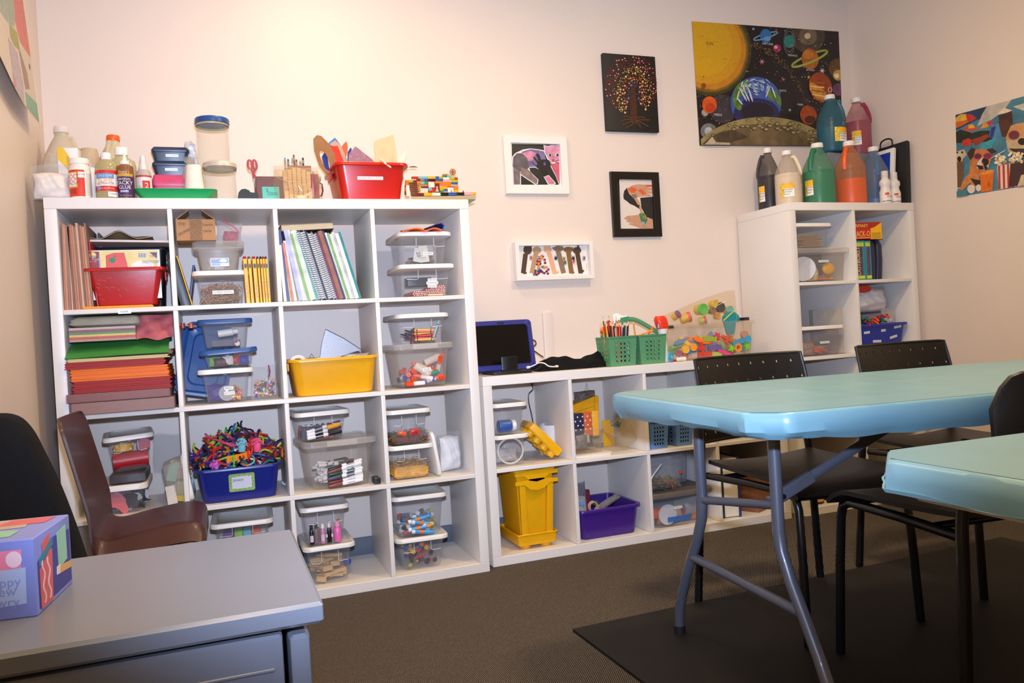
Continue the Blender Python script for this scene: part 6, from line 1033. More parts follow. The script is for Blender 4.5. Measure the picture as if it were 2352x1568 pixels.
CRC = [((206, 70, 84), 'red'), ((232, 196, 60), 'yellow'), ((226, 100, 130), 'pink'), ((150, 190, 196), 'light blue'), ((40, 110, 70), 'green'), ((90, 50, 50), 'brown'), ((40, 36, 44), 'black')]
for i in range(34):
    c, n_ = CRC[(1, 2, 0, 1, 2, 1, 0)[i]] if i < 7 else CRC[rn.choice((4, 5, 6, 5, 6, 0))]
    T_ = TC @ tr(-.035 + U(-.004, .004), -.112 + .003 * (i % 2), .012 + .0078 * i) @ ry(PI / 2 - rad(U(-4, 4))) if i < 6 else TC @ tr(U(-.022, .022), U(-.07, .08), U(.012, .05)) @ rz(U(0, 6)) @ ry(PI / 2 + U(-.3, .3)) @ tr(0, 0, -.041); inst('cr' + n_, mkcr(c), 'crayon', n_ + ' wax crayon inside the crayon bin', 'crayon', T_, 'crayons in the crayon bin')
inst('cr' + CRC[3][1], mkcr(CRC[3][0]), 'crayon', 'light blue crayon standing against the front of crayon bin', 'crayon', TC @ tr(.036, -.112, .008) @ ry(rad(22)), 'crayons in the crayon bin')
# ---------------------------------------------------------------- row 3
TT = boxT(fx(212, 350, 990, -.37)[0] + .004, -.33, .30, Z3 + .135) @ rz(rad(6)) @ ry(rad(-3)); w_ = .165; h_ = .128
lidded('clear bin with a white lid holding a red tube and dotted tape', TT, w_, .28, h_, WHT, strips=(), tp=.84)
b = MB(); b.cyl((-.058, 0, 0), (.055, 0, 0), .030, mat((176, 30, 38), .4, var=.1), seg=24); one(b, 'paper_roll', 'red tube lying below the dotted tape in its bin', 'roll', TT @ tr(.0, -.085, .038)); b = MB(); b.lathe([(.032, 0), (.032, .026), (.02, .026), (.02, 0)], YEL, None, 24); [b.box((.0325 * math.cos(k * .5), .0325 * math.sin(k * .5), .013 + .006 * (-1) ** k), (.001, .008, .008), WHT, tr(.0, 0, 0)) if 0 else b.sph((.031 * math.cos(k * .5), .031 * math.sin(k * .5), .013 + .007 * (-1) ** k), .0042, WHT, seg=8) for k in range(13)]; one(b, 'ribbon_roll', 'yellow roll with white dots beside the red tube, row three', 'roll', TT @ tr(-.02, -.08, .072)); b = MB(); b.cyl((0, -.02, 0), (0, .03, 0), .022, mat((170, 26, 50), .4), seg=18); one(b, 'paper_roll', 'second smaller red roll at right above the red tube, row three', 'roll', TT @ tr(.045, -.09, .088))
slab('case', 'dark flat case between the two bins at the left of row three', 'case', tr(TT.translation.x + .0, -.24, Z3 + .101), (.115, .2, .033), mat((72, 66, 72), .4, var=.2), bev=.004)
xx = fx(205, 338, 1110, -.37); T4 = boxT(xx[0], -.375, .28, Z3); lidded('clear bin of coloured paper scraps with a white lid, lower left', T4, xx[1], .28, .100, WHT, ribs=0, lt=.016)
for k in range(16): c = rn.choice(((226, 120, 60), (206, 104, 110), (30, 28, 32), (90, 76, 110), (30, 28, 32), (200, 196, 196))); b = MB(); b.grid(lambda u, v_: ((u - .5) * .06 * (1 + .3 * math.sin(5 * v_ + k)), (v_ - .5) * .004, (v_ - .5) * .05 + .01 * math.sin(4 * u)), 5, 5, mat(c, .7), None, .0008); one(b, 'paper_scrap', {226: 'orange', 206: 'pink', 30: 'black', 90: 'violet', 200: 'grey'}[c[0]] + ' paper scrap in the lower left scraps bin', 'paper scrap', T4 @ tr(U(-.055, .055), -.115 + .011 * k * .9, .036 + U(-.006, .01)) @ ry(U(-1, 1)), 'paper scraps in the bin')
T5 = tr(at(378, 1090, -.31).x, -.25, Z3 + .088) @ rx(0) @ ry(rad(82)); lidded('clear bin of paper pieces standing on its side, third row left', T5, .165, .22, .085, WHT, clear((226, 222, 216), .18, .2), ribs=0)
for k, (c, x, z_) in enumerate((((226, 214, 196), -.02, -.05), ((206, 176, 70), .012, -.04), ((90, 150, 190), .034, -.055), ((150, 200, 170), -.012, .03), ((220, 150, 80), .002, .035), ((96, 84, 92), .02, .02), ((150, 200, 190), .034, -.03))): b = MB(); b.grid(lambda u, v_: ((u - .5) * .032, -.004 * math.sin(3 * u), (v_ - .5) * .07), 4, 4, mat(c, .7), None, .0012); one(b, 'paper_piece', ('cream', 'mustard', 'sky blue', 'mint', 'orange', 'dark grey', 'pale teal')[k] + ' paper piece inside the bin standing on its side', 'paper piece', tr(T5.translation.x + .04 + x, -.335 + .012 * k, Z3 + .09 + z_) @ ry(U(-.4, .4)), 'paper pieces in the sideways bin')
p = at(385, 1040, -.12); b = MB(); b.pillow(.10, .14, .03, BUB, 9, n=14); one(b, 'bubble_wrap', 'crumpled bubble wrap behind the sideways bin', 'bubble wrap', tr(p.x, -.12, Z3 + .1)); b = MB(); b.cyl((0, 0, 0), (0, 0, .25), .004, mat((150, 70, 50), .5), seg=8); b.cyl((0, 0, 0), (0, 0, .11), .0058, mat((206, 100, 40), .5), seg=8); one(b, 'dowel', 'thin brown stick with orange end at far left of row three', 'stick', tr(at(202, 1050, -.2).x, -.2, Z3 + .001) @ ry(rad(-2)))
# blue tub of pipe cleaners
cx, w_ = fx(443, 650, 1075, -.385); hy = zc(548, 1072, -.385) - Z3; BT = mat((18, 32, 120), .3, var=.03); tb = opentub('glossy blue tub marked January, heaped with pipe cleaners', boxT(cx, -.385, .26, Z3) @ rz(0), w_, .26, hy, BT, .9, .03, rim=.012, grips=0)
y, tl = face_y(.26, hy, hy * .5, .9, .012); b = MB(); X = tr(.008, y - .001, hy * .53) @ rx(tl) @ UP; b.prism([(x, y_) for x, y_, _ in rr(.088, .064, .006, 0)], .0006, mat((140, 176, 90), .45, var=.12, vs=200), X); b.prism([(x, y_) for x, y_, _ in rr(.068, .044, .005, 0)], .0010, mat((206, 208, 222), .4, var=0), X); b.text('january', .011, INK, X @ tr(-.012, .010, .0012), .036)
for k in range(14): a = k / 14 * 2 * PI; b.ell((.039 * math.cos(a), .027 * math.sin(a) * 1.02), .0022, .0016, mat(((190, 80, 50), (60, 90, 60), (60, 120, 170))[k % 3], .5, var=0), X, n=6, hh=.0012)
b.build('name_label', tb)
PCC = [((20, 20, 26), 'black'), ((74, 44, 130), 'purple'), ((226, 70, 110), 'pink'), ((250, 120, 30), 'orange'), ((210, 40, 30), 'red'), ((60, 190, 70), 'green'), ((210, 206, 60), 'yellow'), ((60, 100, 170), 'blue'), ((110, 170, 190), 'light blue'), ((230, 226, 226), 'white'), ((40, 34, 90), 'navy'), ((170, 190, 60), 'lime'), ((96, 40, 36), 'brown'), ((24, 110, 120), 'teal')]
def mkpc(c, sh):
    def f():
        b = MB(); r_ = random.Random(sh); P = []; m = mat(c, .9, var=.2, vs=400, bump=.6, bs=900); L = .045; n = 14
        if sh == 0: P = [(.03 * math.cos(4.6 * i / n), .03 * math.sin(4.6 * i / n), .006 * math.sin(i)) for i in range(n + 1)]
        elif sh == 1: P = [(-.04 + .08 * i / n, .006 * math.sin(3 * i / n), .022 * (1 - abs(2 * i / n - 1))) for i in range(n + 1)]
        elif sh == 2: P = [(-.045 + .09 * i / n, .01 * math.sin(5 * i / n), .008 * math.sin(7 * i / n)) for i in range(n + 1)]
        elif sh == 3: P = [(.02 * math.cos(6.1 * i / n), .026 * math.sin(6.1 * i / n), .012 * i / n) for i in range(n + 1)]
        else: P = [(.012 * math.sin(6 * i / n), .008 * math.cos(4 * i / n), -.02 + .075 * i / n) for i in range(n + 1)]
        b.tube(P, .0032, m, 6); return b
    return f
cyy = -.25
for k in range(285):
    a, q = U(0, 2 * PI), math.sqrt(rn.random()); x, y_ = .142 * q * math.cos(a), .115 * q * math.sin(a); top = .012 + .105 * max(0, 1 - (x / .15) ** 2 - (y_ / .14) ** 2); front = y_ < -.03
    i = rn.choice((0, 0, 0, 1, 1, 1, 10, 10, 12, 2, 3, 4, 5, 6, 7, 8, 9, 11, 13, 0, 10, 12, 4)); sh = rn.randrange(5); z_ = hy - .012 + top * (.35 + .68 * rn.random())
    inst('pc%d_%d' % (i, sh), mkpc(PCC[i][0], sh), 'pipe_cleaner', PCC[i][1] + ' pipe cleaner tangled in the heap on the blue tub', 'pipe cleaner', tr(cx + x, -.25 + y_, Z3 + z_) @ rz(U(0, 6.3)) @ rx(U(-1.2, 1.2) + (.5 if front else 0)) @ ry(U(-.6, .6)) @ M.Scale(1.15, 4), 'pipe cleaners heaped on the blue tub')
for u, v, c, n_ in ((495, 1068, (206, 100, 190), 'orchid'), (555, 1018, (120, 180, 196), 'pale blue'), (590, 1018, (226, 84, 130), 'pink')):
    p = at(u, v, -.36); b = MB(); m = mat(c, .9, var=.15, bump=.5, bs=700); r_ = random.Random(u)
    for k in range(46): a, e = r_.uniform(0, 6.3), r_.uniform(-.2, 1.5); b.sph((.017 * math.cos(a) * math.cos(e), .017 * math.sin(a) * math.cos(e), .017 * math.sin(e)), .0042, m, seg=6, rings=4)
    b.lathe([(.012, -.03), (.014, 0), (.006, .012)], m, None, 12); one(b, 'pipe_cleaner_bundle', n_ + ' bundle of pipe cleaner ends in the blue tub heap', 'pipe cleaner bundle', tr(p))
b = MB(); m = mat((246, 140, 22), .9, var=.15, bump=.5, bs=700); [b.tube([(-.04, .003 * (k % 5), -.006 + .004 * (k // 5)), (0, .003 * (k % 5), .004 * (k // 5)), (.04, .003 * (k % 5) + .004, .01 + .004 * (k // 5))], .0032, m, 6) for k in range(25)]; one(b, 'pipe_cleaner_bundle', 'orange bundle of pipe cleaners across the front of the heap', 'pipe cleaner bundle', tr(at(548, 1056, -.365)))
p = at(652, 1118, -.2); b = MB(); b.tube([(0, 0, .02), (.004, 0, .012), (.014, 0, .006), (.016, 0, .0)], .004, mat((200, 204, 214), .9), 6); one(b, 'pipe_cleaner', 'white pipe cleaner fallen on the board right of blue tub', 'pipe cleaner', tr(p.x - .006, -.2, Z3 + .004))
# markers and the small bin above
xa = (at(690, 1060, -.37).x, at(862, 1060, -.37).x); TM = boxT((xa[0] + xa[1]) / 2 + .005, -.376, .27, Z3) @ rz(rad(5)); wm = xa[1] - xa[0]; zM = zc(775, 1010, -.37); lidded('large clear bin of felt markers marked MARKERS', TM, wm, .27, zM - Z3, FROST, clear((236, 230, 222), .04, .2, 0, 60, .5), strips=(('MARKERS', .018, .062, .036, .0125, -.12),), latch=1, lt=.018, ribs=0)
MKC = [((120, 60, 56), 'brown'), ((110, 44, 40), 'dark red'), ((20, 84, 60), 'green'), ((70, 70, 84), 'grey'), ((60, 84, 170), 'blue'), ((240, 110, 40), 'orange'), ((130, 120, 190), 'lilac'), ((210, 60, 50), 'red'), ((30, 30, 34), 'black')]
def mkm(c):
    def f(): b = MB(); m = mat(c, .4, var=0); b.lathe([(.0065, 0), (.0072, .002), (.0072, .085), (.006, .088)], mat((236, 232, 230), .4, var=0), None, 12); b.lathe([(.0074, .078), (.0078, .08), (.0076, .128), (.006, .131)], m, None, 12); b.lathe([(.0074, .03), (.0074, .06)], m, None, 12, False, False) if c[0] < 100 else 0; b.box((0, -.0072, .045), (.004, .0006, .03), mat((180, 180, 190), .5)); return b
    return f
for k in range(44):
    c, n_ = MKC[(0, 1, 0, 3, 2, 3, 0, 8)[k]] if k < 8 else rn.choice(MKC); T_ = TM @ tr(.075 + U(-.004, .004), -.112 + .004 * (k % 3), .022 + .0105 * k) @ ry(rad(-90 - U(4, 14))) if k < 8 else TM @ tr(U(-.015, .015), U(-.07, .07), U(.016, .085)) @ rz(U(-.7, .7)) @ ry(PI / 2 + U(-.22, .22)) @ tr(0, 0, -.065); inst('mk' + n_, mkm(c), 'marker', n_ + ' capped felt marker inside the MARKERS bin', 'marker', T_, 'felt markers in the MARKERS bin')
xs = fx(672, 803, 985, -.36); TS = boxT(xs[0] + .0, -.365, .24, zM + .001) @ rz(rad(5)); zS = zc(735, 945, -.36); lidded('clear bin of dark dabber bottles with white lid above MARKERS', TS, xs[1], .24, zS - zM, WHT, ribs=1)
def mkd(c):
    def f(): b = MB(); b.lathe([(.009, 0), (.0095, .003), (.0095, .024), (.006, .028), (.006, .04), (.003, .042)], mat(c, .3, var=0), None, 12); return b
    return f
for k in range(24): c, n_ = rn.choice((((60, 76, 96), 'slate blue'), ((44, 50, 66), 'dark navy'), ((80, 96, 116), 'grey blue'), ((60, 76, 96), 'slate blue'), ((206, 90, 50), 'orange'))); inst('db' + n_, mkd(c), 'paint_bottle', n_ + ' little bottle in the bin above MARKERS', 'bottle', TS @ tr(-.055 + .022 * (k % 6), -.07 + .045 * (k // 6), .006), 'little bottles in the bin')
for k in range(3): inst('mkblack', mkm((30, 30, 34)), 'marker', 'white barrelled black marker lying in the small bin above MARKERS', 'marker', TS @ tr(-.06, -.095 + .002 * k, .012 + .011 * k) @ rz(rad(3)) @ ry(rad(84 - 3 * k)), 'markers in the small bin')
b = MB(); b.lathe([(.009, 0), (.009, .04), (.005, .05)], mat((226, 150, 50), .4), None, 12); one(b, 'marker', 'yellow and black pen tip lying in the small upper bin', 'marker', TS @ tr(.015, -.098, .045) @ ry(rad(80))); slab('holder', 'small black holder on the board right of the MARKERS bin', 'holder', boxT(at(868, 1108, -.34).x - .006, -.37, .06, Z3), (.026, .06, .024), mat((36, 38, 44), .3), bev=.003)
# fourth compartment of row 3
xg = (1.0985, at(1000, 1060, -.37).x); TA = boxT((xg[0] + xg[1]) / 2 + .0, -.374, .26, Z3); wA = xg[1] - xg[0]; zP = zc(945, 1022, -.374); lidded('clear bin of yellow straw shreds under the red and green one', TA, wA, .26, zP - Z3, WHT)
def shred(name, lb, T, w, d, h, cols, n, grp):
    b = MB(); r_ = random.Random(n)
    for k in range(n): x, y_, z_ = r_.uniform(-w, w) / 2, r_.uniform(-d, d) / 2, h * r_.random(); q = V((r_.uniform(-1, 1), r_.uniform(-1, 1), r_.uniform(-.5, .5))) * .012; b.tube([(x - q.x, y_ - q.y, max(.002, z_ - q.z)), (x + q.z * .4, y_ + q.x * .4, z_ + .003), (x + q.x, y_ + q.y, max(.002, z_ + q.z))], .0011, cols[k % len(cols)], 4)
    b.box((0, 0, h * .4), (w * .96, d * .96, h * .8), cols[0], bev=.01); return one(b, name, lb, grp, T, None, 'stuff')
shred('straw_shred', 'mass of yellow straw shreds in the lower bin', TA @ tr(0, 0, .004), wA * .8, .21, .055, [mat((214, 160, 70), .7, var=.2), mat((190, 132, 60), .7), mat((226, 180, 96), .7)], 500, 'shredded straw')
zQ = zc(945, 940, -.374); TB_ = boxT((xg[0] + xg[1]) / 2 - .002, -.374, .26, zP + .0008); lidded('clear bin of red and green shreds with white lid, above the straw bin', TB_, wA, .26, zQ - zP, WHT)
shred('shred', 'mass of brown, red and green shreds in the bin', TB_ @ tr(0, 0, .004), wA * .82, .21, .03, [mat((104, 66, 48), .8), mat((70, 130, 50), .7), mat((180, 60, 56), .7)], 420, 'shreds')
b = MB(); b.pillow(.04, .025, .015, RED, 2, n=8); one(b, 'felt_piece', 'red felt piece on top of the shreds', 'felt piece', TB_ @ tr(.022, -.10, .034)); b = MB(); b.pillow(.035, .018, .015, ORG, 3, n=8); one(b, 'felt_piece', 'orange carrot shaped piece on the shreds', 'felt piece', TB_ @ tr(-.03, -.10, .036) @ ry(.3))
t = thing('bin_lid', 'white bin lid standing upright beside the shreds bins', 'lid', tr(at(1001, 1090, -.37).x, -.245, Z3 + .0875) @ ry(rad(82))); b = MB(); b.loft([rr(.17, .25, .03, 0, 5), rr(.175, .255, .03, .002, 5), rr(.175, .255, .03, .013, 5), rr(.165, .245, .03, .015, 5), rr(.15, .23, .025, .012, 5)], WHT); b.build('panel', t)
t = thing('zip_bag', 'clear bag of white balls right of the upright bin lid', 'bag', tr(at(1040, 1080, -.27).x - .006, -.26, Z3) @ rz(rad(20))); b = MB(); b.pillow(.105, .16, .085, FILM, 12, amp=.15, n=16, pinch=.4); b.build('film', t); b = MB(); b.pillow(.088, .135, .07, mat((226, 226, 226), .8, var=.06, bump=.8, bs=70), 5, tr(0, 0, .004), amp=.22, n=18, pinch=.4); b.build('white_filling', t); slab('folder', 'blue card edge behind the bag of white balls', 'card', tr(at(1054, 1050, -.1).x - .012, -.11, Z3) @ ry(rad(-3)), (.004, .15, .15), mat((70, 140, 170), .5))
# ---------------------------------------------------------------- row 4
xx = fx(484, 632, 1195, -.36); T_ = boxT(xx[0], -.365, .28, zc(560, 1198, -.365) - .105) @ rz(rad(-2)); lidded('clear bin with a white lid above the cabinet corner, bottom row', T_, xx[1], .28, .105, WHT); slab('storage_box', 'plain grey box under the white lidded bin in bottom row', 'box', boxT(xx[0], -.36, .26, Z4), (.17, .26, zc(560, 1198, -.365) - .106 - Z4), mat((150, 148, 150), .5), bev=.004)
for k, (c, x) in enumerate((((110, 70, 140), -.05), ((150, 206, 70), -.012), ((220, 96, 50), .045), ((100, 190, 200), .012))): b = MB(); b.box((0, 0, .03), (.036, .12, .05), mat(c, .6, var=.1), bev=.004); one(b, 'felt_roll', ('purple', 'lime', 'orange', 'aqua')[k] + ' felt in the white lidded bottom row bin', 'felt', T_ @ tr(x, -.05, .012))
xx = (.7415, at(816, 1260, -.374).x); TW = boxT((xx[0] + xx[1]) / 2 + .012, -.374, .27, Z4); zW = zc(760, 1252, -.374); lidded('clear bin of wooden blocks under the PAINT bin', TW, xx[1] - xx[0] - .016, .27, zW - Z4, WHT)
def mkw(i):
    def f(): b = MB(); b.box((0, 0, 0), ((.055, .028, .014), (.036, .024, .02), (.05, .016, .012))[i], WOOD, bev=.0012); return b
    return f
for k in range(40): i = rn.randrange(3); inst('wb%d' % i, mkw(i), 'wooden_block', 'plain pale wooden block inside the bin of blocks', 'wooden block', TW @ tr(U(-.045, .05), -.085 + .17 * rn.random(), .012 + .058 * (k / 40.)) @ rz(U(-.6, .6)) @ ry(U(-.2, .2)), 'wooden blocks in the bin')
TP = boxT(fx(686, 805, 1190, -.372)[0] + .004, -.374, .26, zW + .0006); zPt = zc(745, 1163, -.372); wP = fx(690, 806, 1190, -.372)[1]; lidded('clear bin of paint bottles marked PAINT with a white lid', TP, wP, .26, zPt - zW, WHT, strips=(('PAINT', .012, .030, .026, .0115),))
PB = [((26, 24, 28), BLK, -.052, -.10), ((130, 96, 110), BLK, -.034, -.09), ((206, 130, 170), WHT, -.012, -.103), ((24, 24, 28), WHT, .012, -.10), ((236, 110, 180), mat((240, 150, 200), .4), .042, -.10), ((214, 96, 50), ORG, .052, -.06), ((150, 110, 70), WHT, -.025, -.06), ((240, 80, 120), WHT, .02, -.06)]
for k, (c, cm, x, y_) in enumerate(PB):
    r = .0085 if k != 4 else .0135; b = MB(); b.lathe([(r * .95, 0), (r, .003), (r, .045), (r * .6, .055)], mat(c, .3, var=.04), None, 16); b.lathe([(r * .62, .055), (r * .75, .056), (r * .72, .072), (r * .5, .073)], cm, None, 14); b.arc(r * 1.02, .01, .034, -50, 40, mat((214, 200, 214), .4, var=.2, vs=300)) if k in (0, 2) else 0
    one(b, 'paint_bottle', ('black square', 'mauve black capped', 'pink purple white capped', 'black white capped', 'fat bright pink', 'orange', 'brown', 'rose')[k] + ' paint bottle in the PAINT bin', 'bottle', TP @ tr(x, y_, .005), 'paint bottles in the PAINT bin')
b = MB(); b.cyl((0, 0, 0), (0, .004, 0), .016, mat((20, 70, 170), .4), seg=24); one(b, 'bottle_cap', 'round blue disc behind the wooden blocks bin', 'disc', tr(at(813, 1303, -.30).x - .002, -.14, Z4 + .0165))
xx = fx(914, 1036, 1260, -.374); TPm = boxT(xx[0], -.374, .27, Z4 + .0) @ rz(rad(-2)); zPm = zc(975, 1232, -.372); lidded('clear bin of pompoms with a white lid, bottom row right', TPm, xx[1], .27, zPm - Z4, WHT)
PMC = [((240, 120, 40), 'orange'), ((236, 190, 40), 'yellow'), ((28, 26, 30), 'black'), ((210, 50, 50), 'red'), ((170, 190, 60), 'lime'), ((170, 130, 170), 'mauve'), ((40, 110, 170), 'blue'), ((90, 60, 50), 'brown'), ((200, 60, 90), 'rose')]
def mkpm(c):
    def f():
        b = MB(); m = mat(c, .95, var=.2, vs=500, bump=.8, bs=600); b.sph((0, 0, 0), .0085, m, seg=12, rings=8); r_ = random.Random(1)
        for k in range(26): q = V((r_.gauss(0, 1), r_.gauss(0, 1), r_.gauss(0, 1))).normalized() * .0082; b.sph(tuple(q), .0024, m, seg=5, rings=3)
        return b
    return f
for k in range(64): c, n_ = rn.choice(PMC); s_ = U(.6, 1.15); inst('pm' + n_, mkpm(c), 'pompom', n_ + ' pompom inside the bottom right pompom bin', 'pompom', TPm @ tr(U(-.05, .05), U(-.10, .09), .011 + .062 * rn.random()) @ M.Scale(s_, 4), 'pompoms in the bin')
xd = fx(904, 1032, 1160, -.372); TD = boxT(xd[0] + .002, -.374, .27, zPm + .0008) @ rz(rad(-3)); zD = zc(967, 1137, -.372); lidded('clear bin of blue dabber markers with a white lid, bottom row right', TD, xd[1], .27, zD - zPm, WHT, ribs=0)
def mkda(c):
    def f(): b = MB(); b.cyl((-.03, 0, 0), (.03, 0, 0), .0082, mat((70, 160, 214), .35, var=.25, vs=120), seg=12); b.cyl((.03, 0, 0), (.046, 0, 0), .0088, mat(c, .4, var=0), seg=12); b.cyl((-.042, 0, 0), (-.03, 0, 0), .0088, WHT, seg=12); b.cyl((-.012, 0, 0), (.004, 0, 0), .0084, mat((226, 120, 50), .4, var=0), seg=12); return b
    return f
for k in range(34):
    c, n_ = rn.choice((((236, 130, 30), 'orange'), ((206, 60, 50), 'red'), ((30, 30, 34), 'black'), ((190, 200, 70), 'lime'), ((60, 150, 200), 'blue'), ((236, 130, 30), 'orange'))); T_ = TD @ tr(.006 * (-1) ** k, -.112 + .002 * k, .014 + .0165 * k) @ rz(U(-.1, .1)) @ ry(rad((8, -6, 12, -10)[k])) if k < 4 else TD @ tr(U(-.035, .035), U(-.085, .085), U(.012, .066)) @ rz(U(0, 6)) @ ry(U(-.3, .3)); inst('da' + n_, mkda(c), 'dabber_marker', n_ + ' ended blue dabber marker in the bottom right bin', 'marker', T_, 'dabber markers in the bin')
# ---------------------------------------------------------------- top of the low shelf
ZL = W2 + .0004; rn = random.Random(33)
def holed(b, fn, nx, nz, hr, mt, th=.002):      # wall patch with round holes; fn(u, v) -> point, hr = hole radius in (u, v)
    S = 10; vs, fs = [], []; half = nx * nz * 2 * S
    for side in (0, 1):
        for i in range(nx):
            for j in range(nz):
                base = len(vs); u0, u1, v0, v1 = i / nx, (i + 1) / nx, j / nz, (j + 1) / nz; uc, vc = (u0 + u1) / 2, (v0 + v1) / 2
                du = V(fn(u1, vc)) - V(fn(u0, vc)); dv = V(fn(uc, v1)) - V(fn(uc, v0)); nn = du.cross(dv).normalized() * (th if side else 0)
                ring = []
                for k in range(S):
                    a = rad(-135 + 360 * k / S); ca, sa = math.cos(a), math.sin(a); m = max(abs(ca), abs(sa)); vs.append(tuple(V(fn(uc + ca / m * (u1 - u0) / 2, vc + sa / m * (v1 - v0) / 2)) - nn)); ring.append(tuple(V(fn(uc + hr[0] * ca, vc + hr[1] * sa)) - nn))
                vs += ring
                for k in range(S): q = (k + 1) % S; f = (base + k, base + q, base + S + q, base + S + k); fs.append(f if side == 0 else f[::-1])
    for c in range(nx * nz):
        for k in range(S): q = (k + 1) % S; e = c * 2 * S + S; fs.append((e + k, e + q, half + e + q, half + e + k))
    b.add(vs, fs, mt)
def basket(b, x0, w, d, h, mt, nx=4, nz=5, y0=0, tp=.88, tz=.82):        # tapered bin with pierced front and side walls, front at y = y0
    c = x0 + w / 2; k = tp; W_ = lambda z: w * (k + (1 - k) * z / h)
    F_ = lambda u, v_: (c + (u - .5) * W_(v_ * h), y0 + d * (1 - k) * .5 * (1 - v_), v_ * h)
    zb, zt = .10, tz
    holed(b, lambda u, v_: F_(.2 + .6 * u, zb + (zt - zb) * v_), nx, nz, (.31 / nx, .31 / nz), mt)
    for u0, u1, v0, v1 in ((0, 1, 0, zb), (0, 1, zt, 1), (0, .2, zb, zt), (.8, 1, zb, zt)): b.grid(lambda u, v_: F_(u0 + (u1 - u0) * u, v0 + (v1 - v0) * v_), 2, 2, mt, None, .002)
    for sx in (-1, 1):
        S_ = lambda u, v_: (c + sx * W_(v_ * h) / 2, y0 + d * (1 - k) * .5 * (1 - v_) + (d - d * (1 - k) * (1 - v_)) * (u if sx > 0 else 1 - u), v_ * h)
        holed(b, lambda u, v_: S_(.15 + .7 * u, zb + (zt - zb) * v_), 4, nz, (.27 / 4, .31 / nz), mt)
        for u0, u1, v0, v1 in ((0, 1, 0, zb), (0, 1, zt, 1), (0, .15, zb, zt), (.85, 1, zb, zt)): b.grid(lambda u, v_: S_(u0 + (u1 - u0) * u, v0 + (v1 - v0) * v_), 2, 2, mt, None, .002)
    b.grid(lambda u, v_: (c + (.5 - u) * W_(v_ * h), y0 + d - d * (1 - k) * .5 * (1 - v_), v_ * h), 2, 2, mt, None, .002); b.box((c, y0 + d / 2, .001), (w * k, d * k, .002), mt)
    b.loft([rr(w + .006, d + .006, .012, h - .006, 4, c, y0 + d / 2), rr(w + .008, d + .008, .012, h, 4, c, y0 + d / 2), rr(w - .004, d - .004, .01, h, 4, c, y0 + d / 2), rr(w - .004, d - .004, .01, h - .006, 4, c, y0 + d / 2)], mt, None, False, False)
# tablet on its stand
a, e = at(1092, 850, -.205), at(1219, 730, -.15); t = thing('tablet', 'tablet in a dark blue case propped at left of the low shelf', 'tablet', tr((a.x + e.x) / 2, -.18, ZL + .012) @ rx(rad(-10))); w_, h_ = e.x - a.x, e.z - ZL - .014
CB_ = mat((38, 44, 126), .45, var=.03); b = MB(); b.loft([[(x, y, z + h_ / 2) for x, z, _ in rr(w_ - k, h_ - k, .018, 0, 5)] for y, k in ((.010, .004), (.008, 0), (-.004, 0), (-.007, .006), (-.007, .038), (-.003, .042))], CB_, None, True, True); b.build('case', t); b = MB(); b.box((-.004, -.0035, h_ / 2 + .004), (w_ - .036, .002, h_ - .042), mat((20, 17, 16), .12, var=0, coat=.5)); b.box((0, -.0078, h_ - .012), (.03, .0012, .006), BLK); b.build('screen', t); b = MB(); b.loft([[(x, y, z + h_ / 2) for x, z, _ in rr(w_ + .006, h_ + .006, .02, 0, 5)] for y in (.013, .0095)], BLK); b.build('back_cover', t)
t = thing('tablet_stand', 'black tablet stand with a front lip on the low shelf', 'stand', tr((a.x + e.x) / 2, -.205, ZL)); b = MB(); b.box((-.005, .0, .006), (.17, .17, .012), BLK, bev=.003); b.build('base', t); b = MB(); b.box((.0, -.035, .038), (.072, .006, .064), mat((16, 15, 16), .35), tr(0, 0, 0) @ rx(rad(-4)), bev=.003); b.box((0, -.048, .014), (.085, .03, .006), BLK); b.build('front_lip', t)
# cables and black clothes heap
for nm, c, P, r in (('black charging cable with looped lead behind the tablet', BLK, ((1217, 778, -.14), (1228, 782, -.14), (1231, 790, -.14), (1222, 800, -.15), (1236, 812, -.16), (1248, 820, -.18)), .0028), ('white charging cable lying before the black clothes', WHT, ((1284, 842, -.26), (1262, 841, -.28), (1250, 834, -.27), (1238, 833, -.27), (1228, 838, -.29), (1216, 843, -.30)), .0026), ('thin black cable curling on the shelf before the tablet', BLK, ((1186, 844, -.30), (1200, 850, -.31), (1222, 851, -.315), (1236, 846, -.30), (1244, 838, -.28)), .0018)):
    pts = [at(u, v, y_) for u, v, y_ in P]; pts = [V((p.x, p.y, max(p.z, ZL + r))) for p in pts]; b = MB(); b.tube(crom([tuple(p) for p in pts], 4), r, c, 8)
    if 'white' in nm: b.cyl(tuple(pts[-1]), tuple(pts[-1] + V((-.012, -.004, 0))), .0055, WHT); b.box(tuple(pts[0] + V((-.02, -.02, .004))), (.012, .018, .008), WHT, bev=.002)
    one(b, 'cable', nm, 'cable')
x0, x1 = at(1224, 835, -.2).x, at(1414, 820, -.2).x; b = MB(); CLB = mat((19, 18, 20), .9, var=.25, vs=40, bump=.5, bs=35, key='black_cloth', spec=.15)
def heap(u, v_):
    x = x0 + (x1 - x0) * u; y = -.275 + .15 * v_ + .012 * math.sin(9 * u + 2 * v_) * (.5 - v_); e = max(0, math.sin(PI * v_)) ** .6 * min(1, 9 * u, 30 * (1 - u))
    hgt = .036 + .012 * math.sin(7 * u + .6) + .034 * u + .006 * math.sin(15 * u + 5 * v_) + .003 * math.sin(31 * u - 9 * v_); return (x, y, ZL + .001 + e * max(.01, hgt))
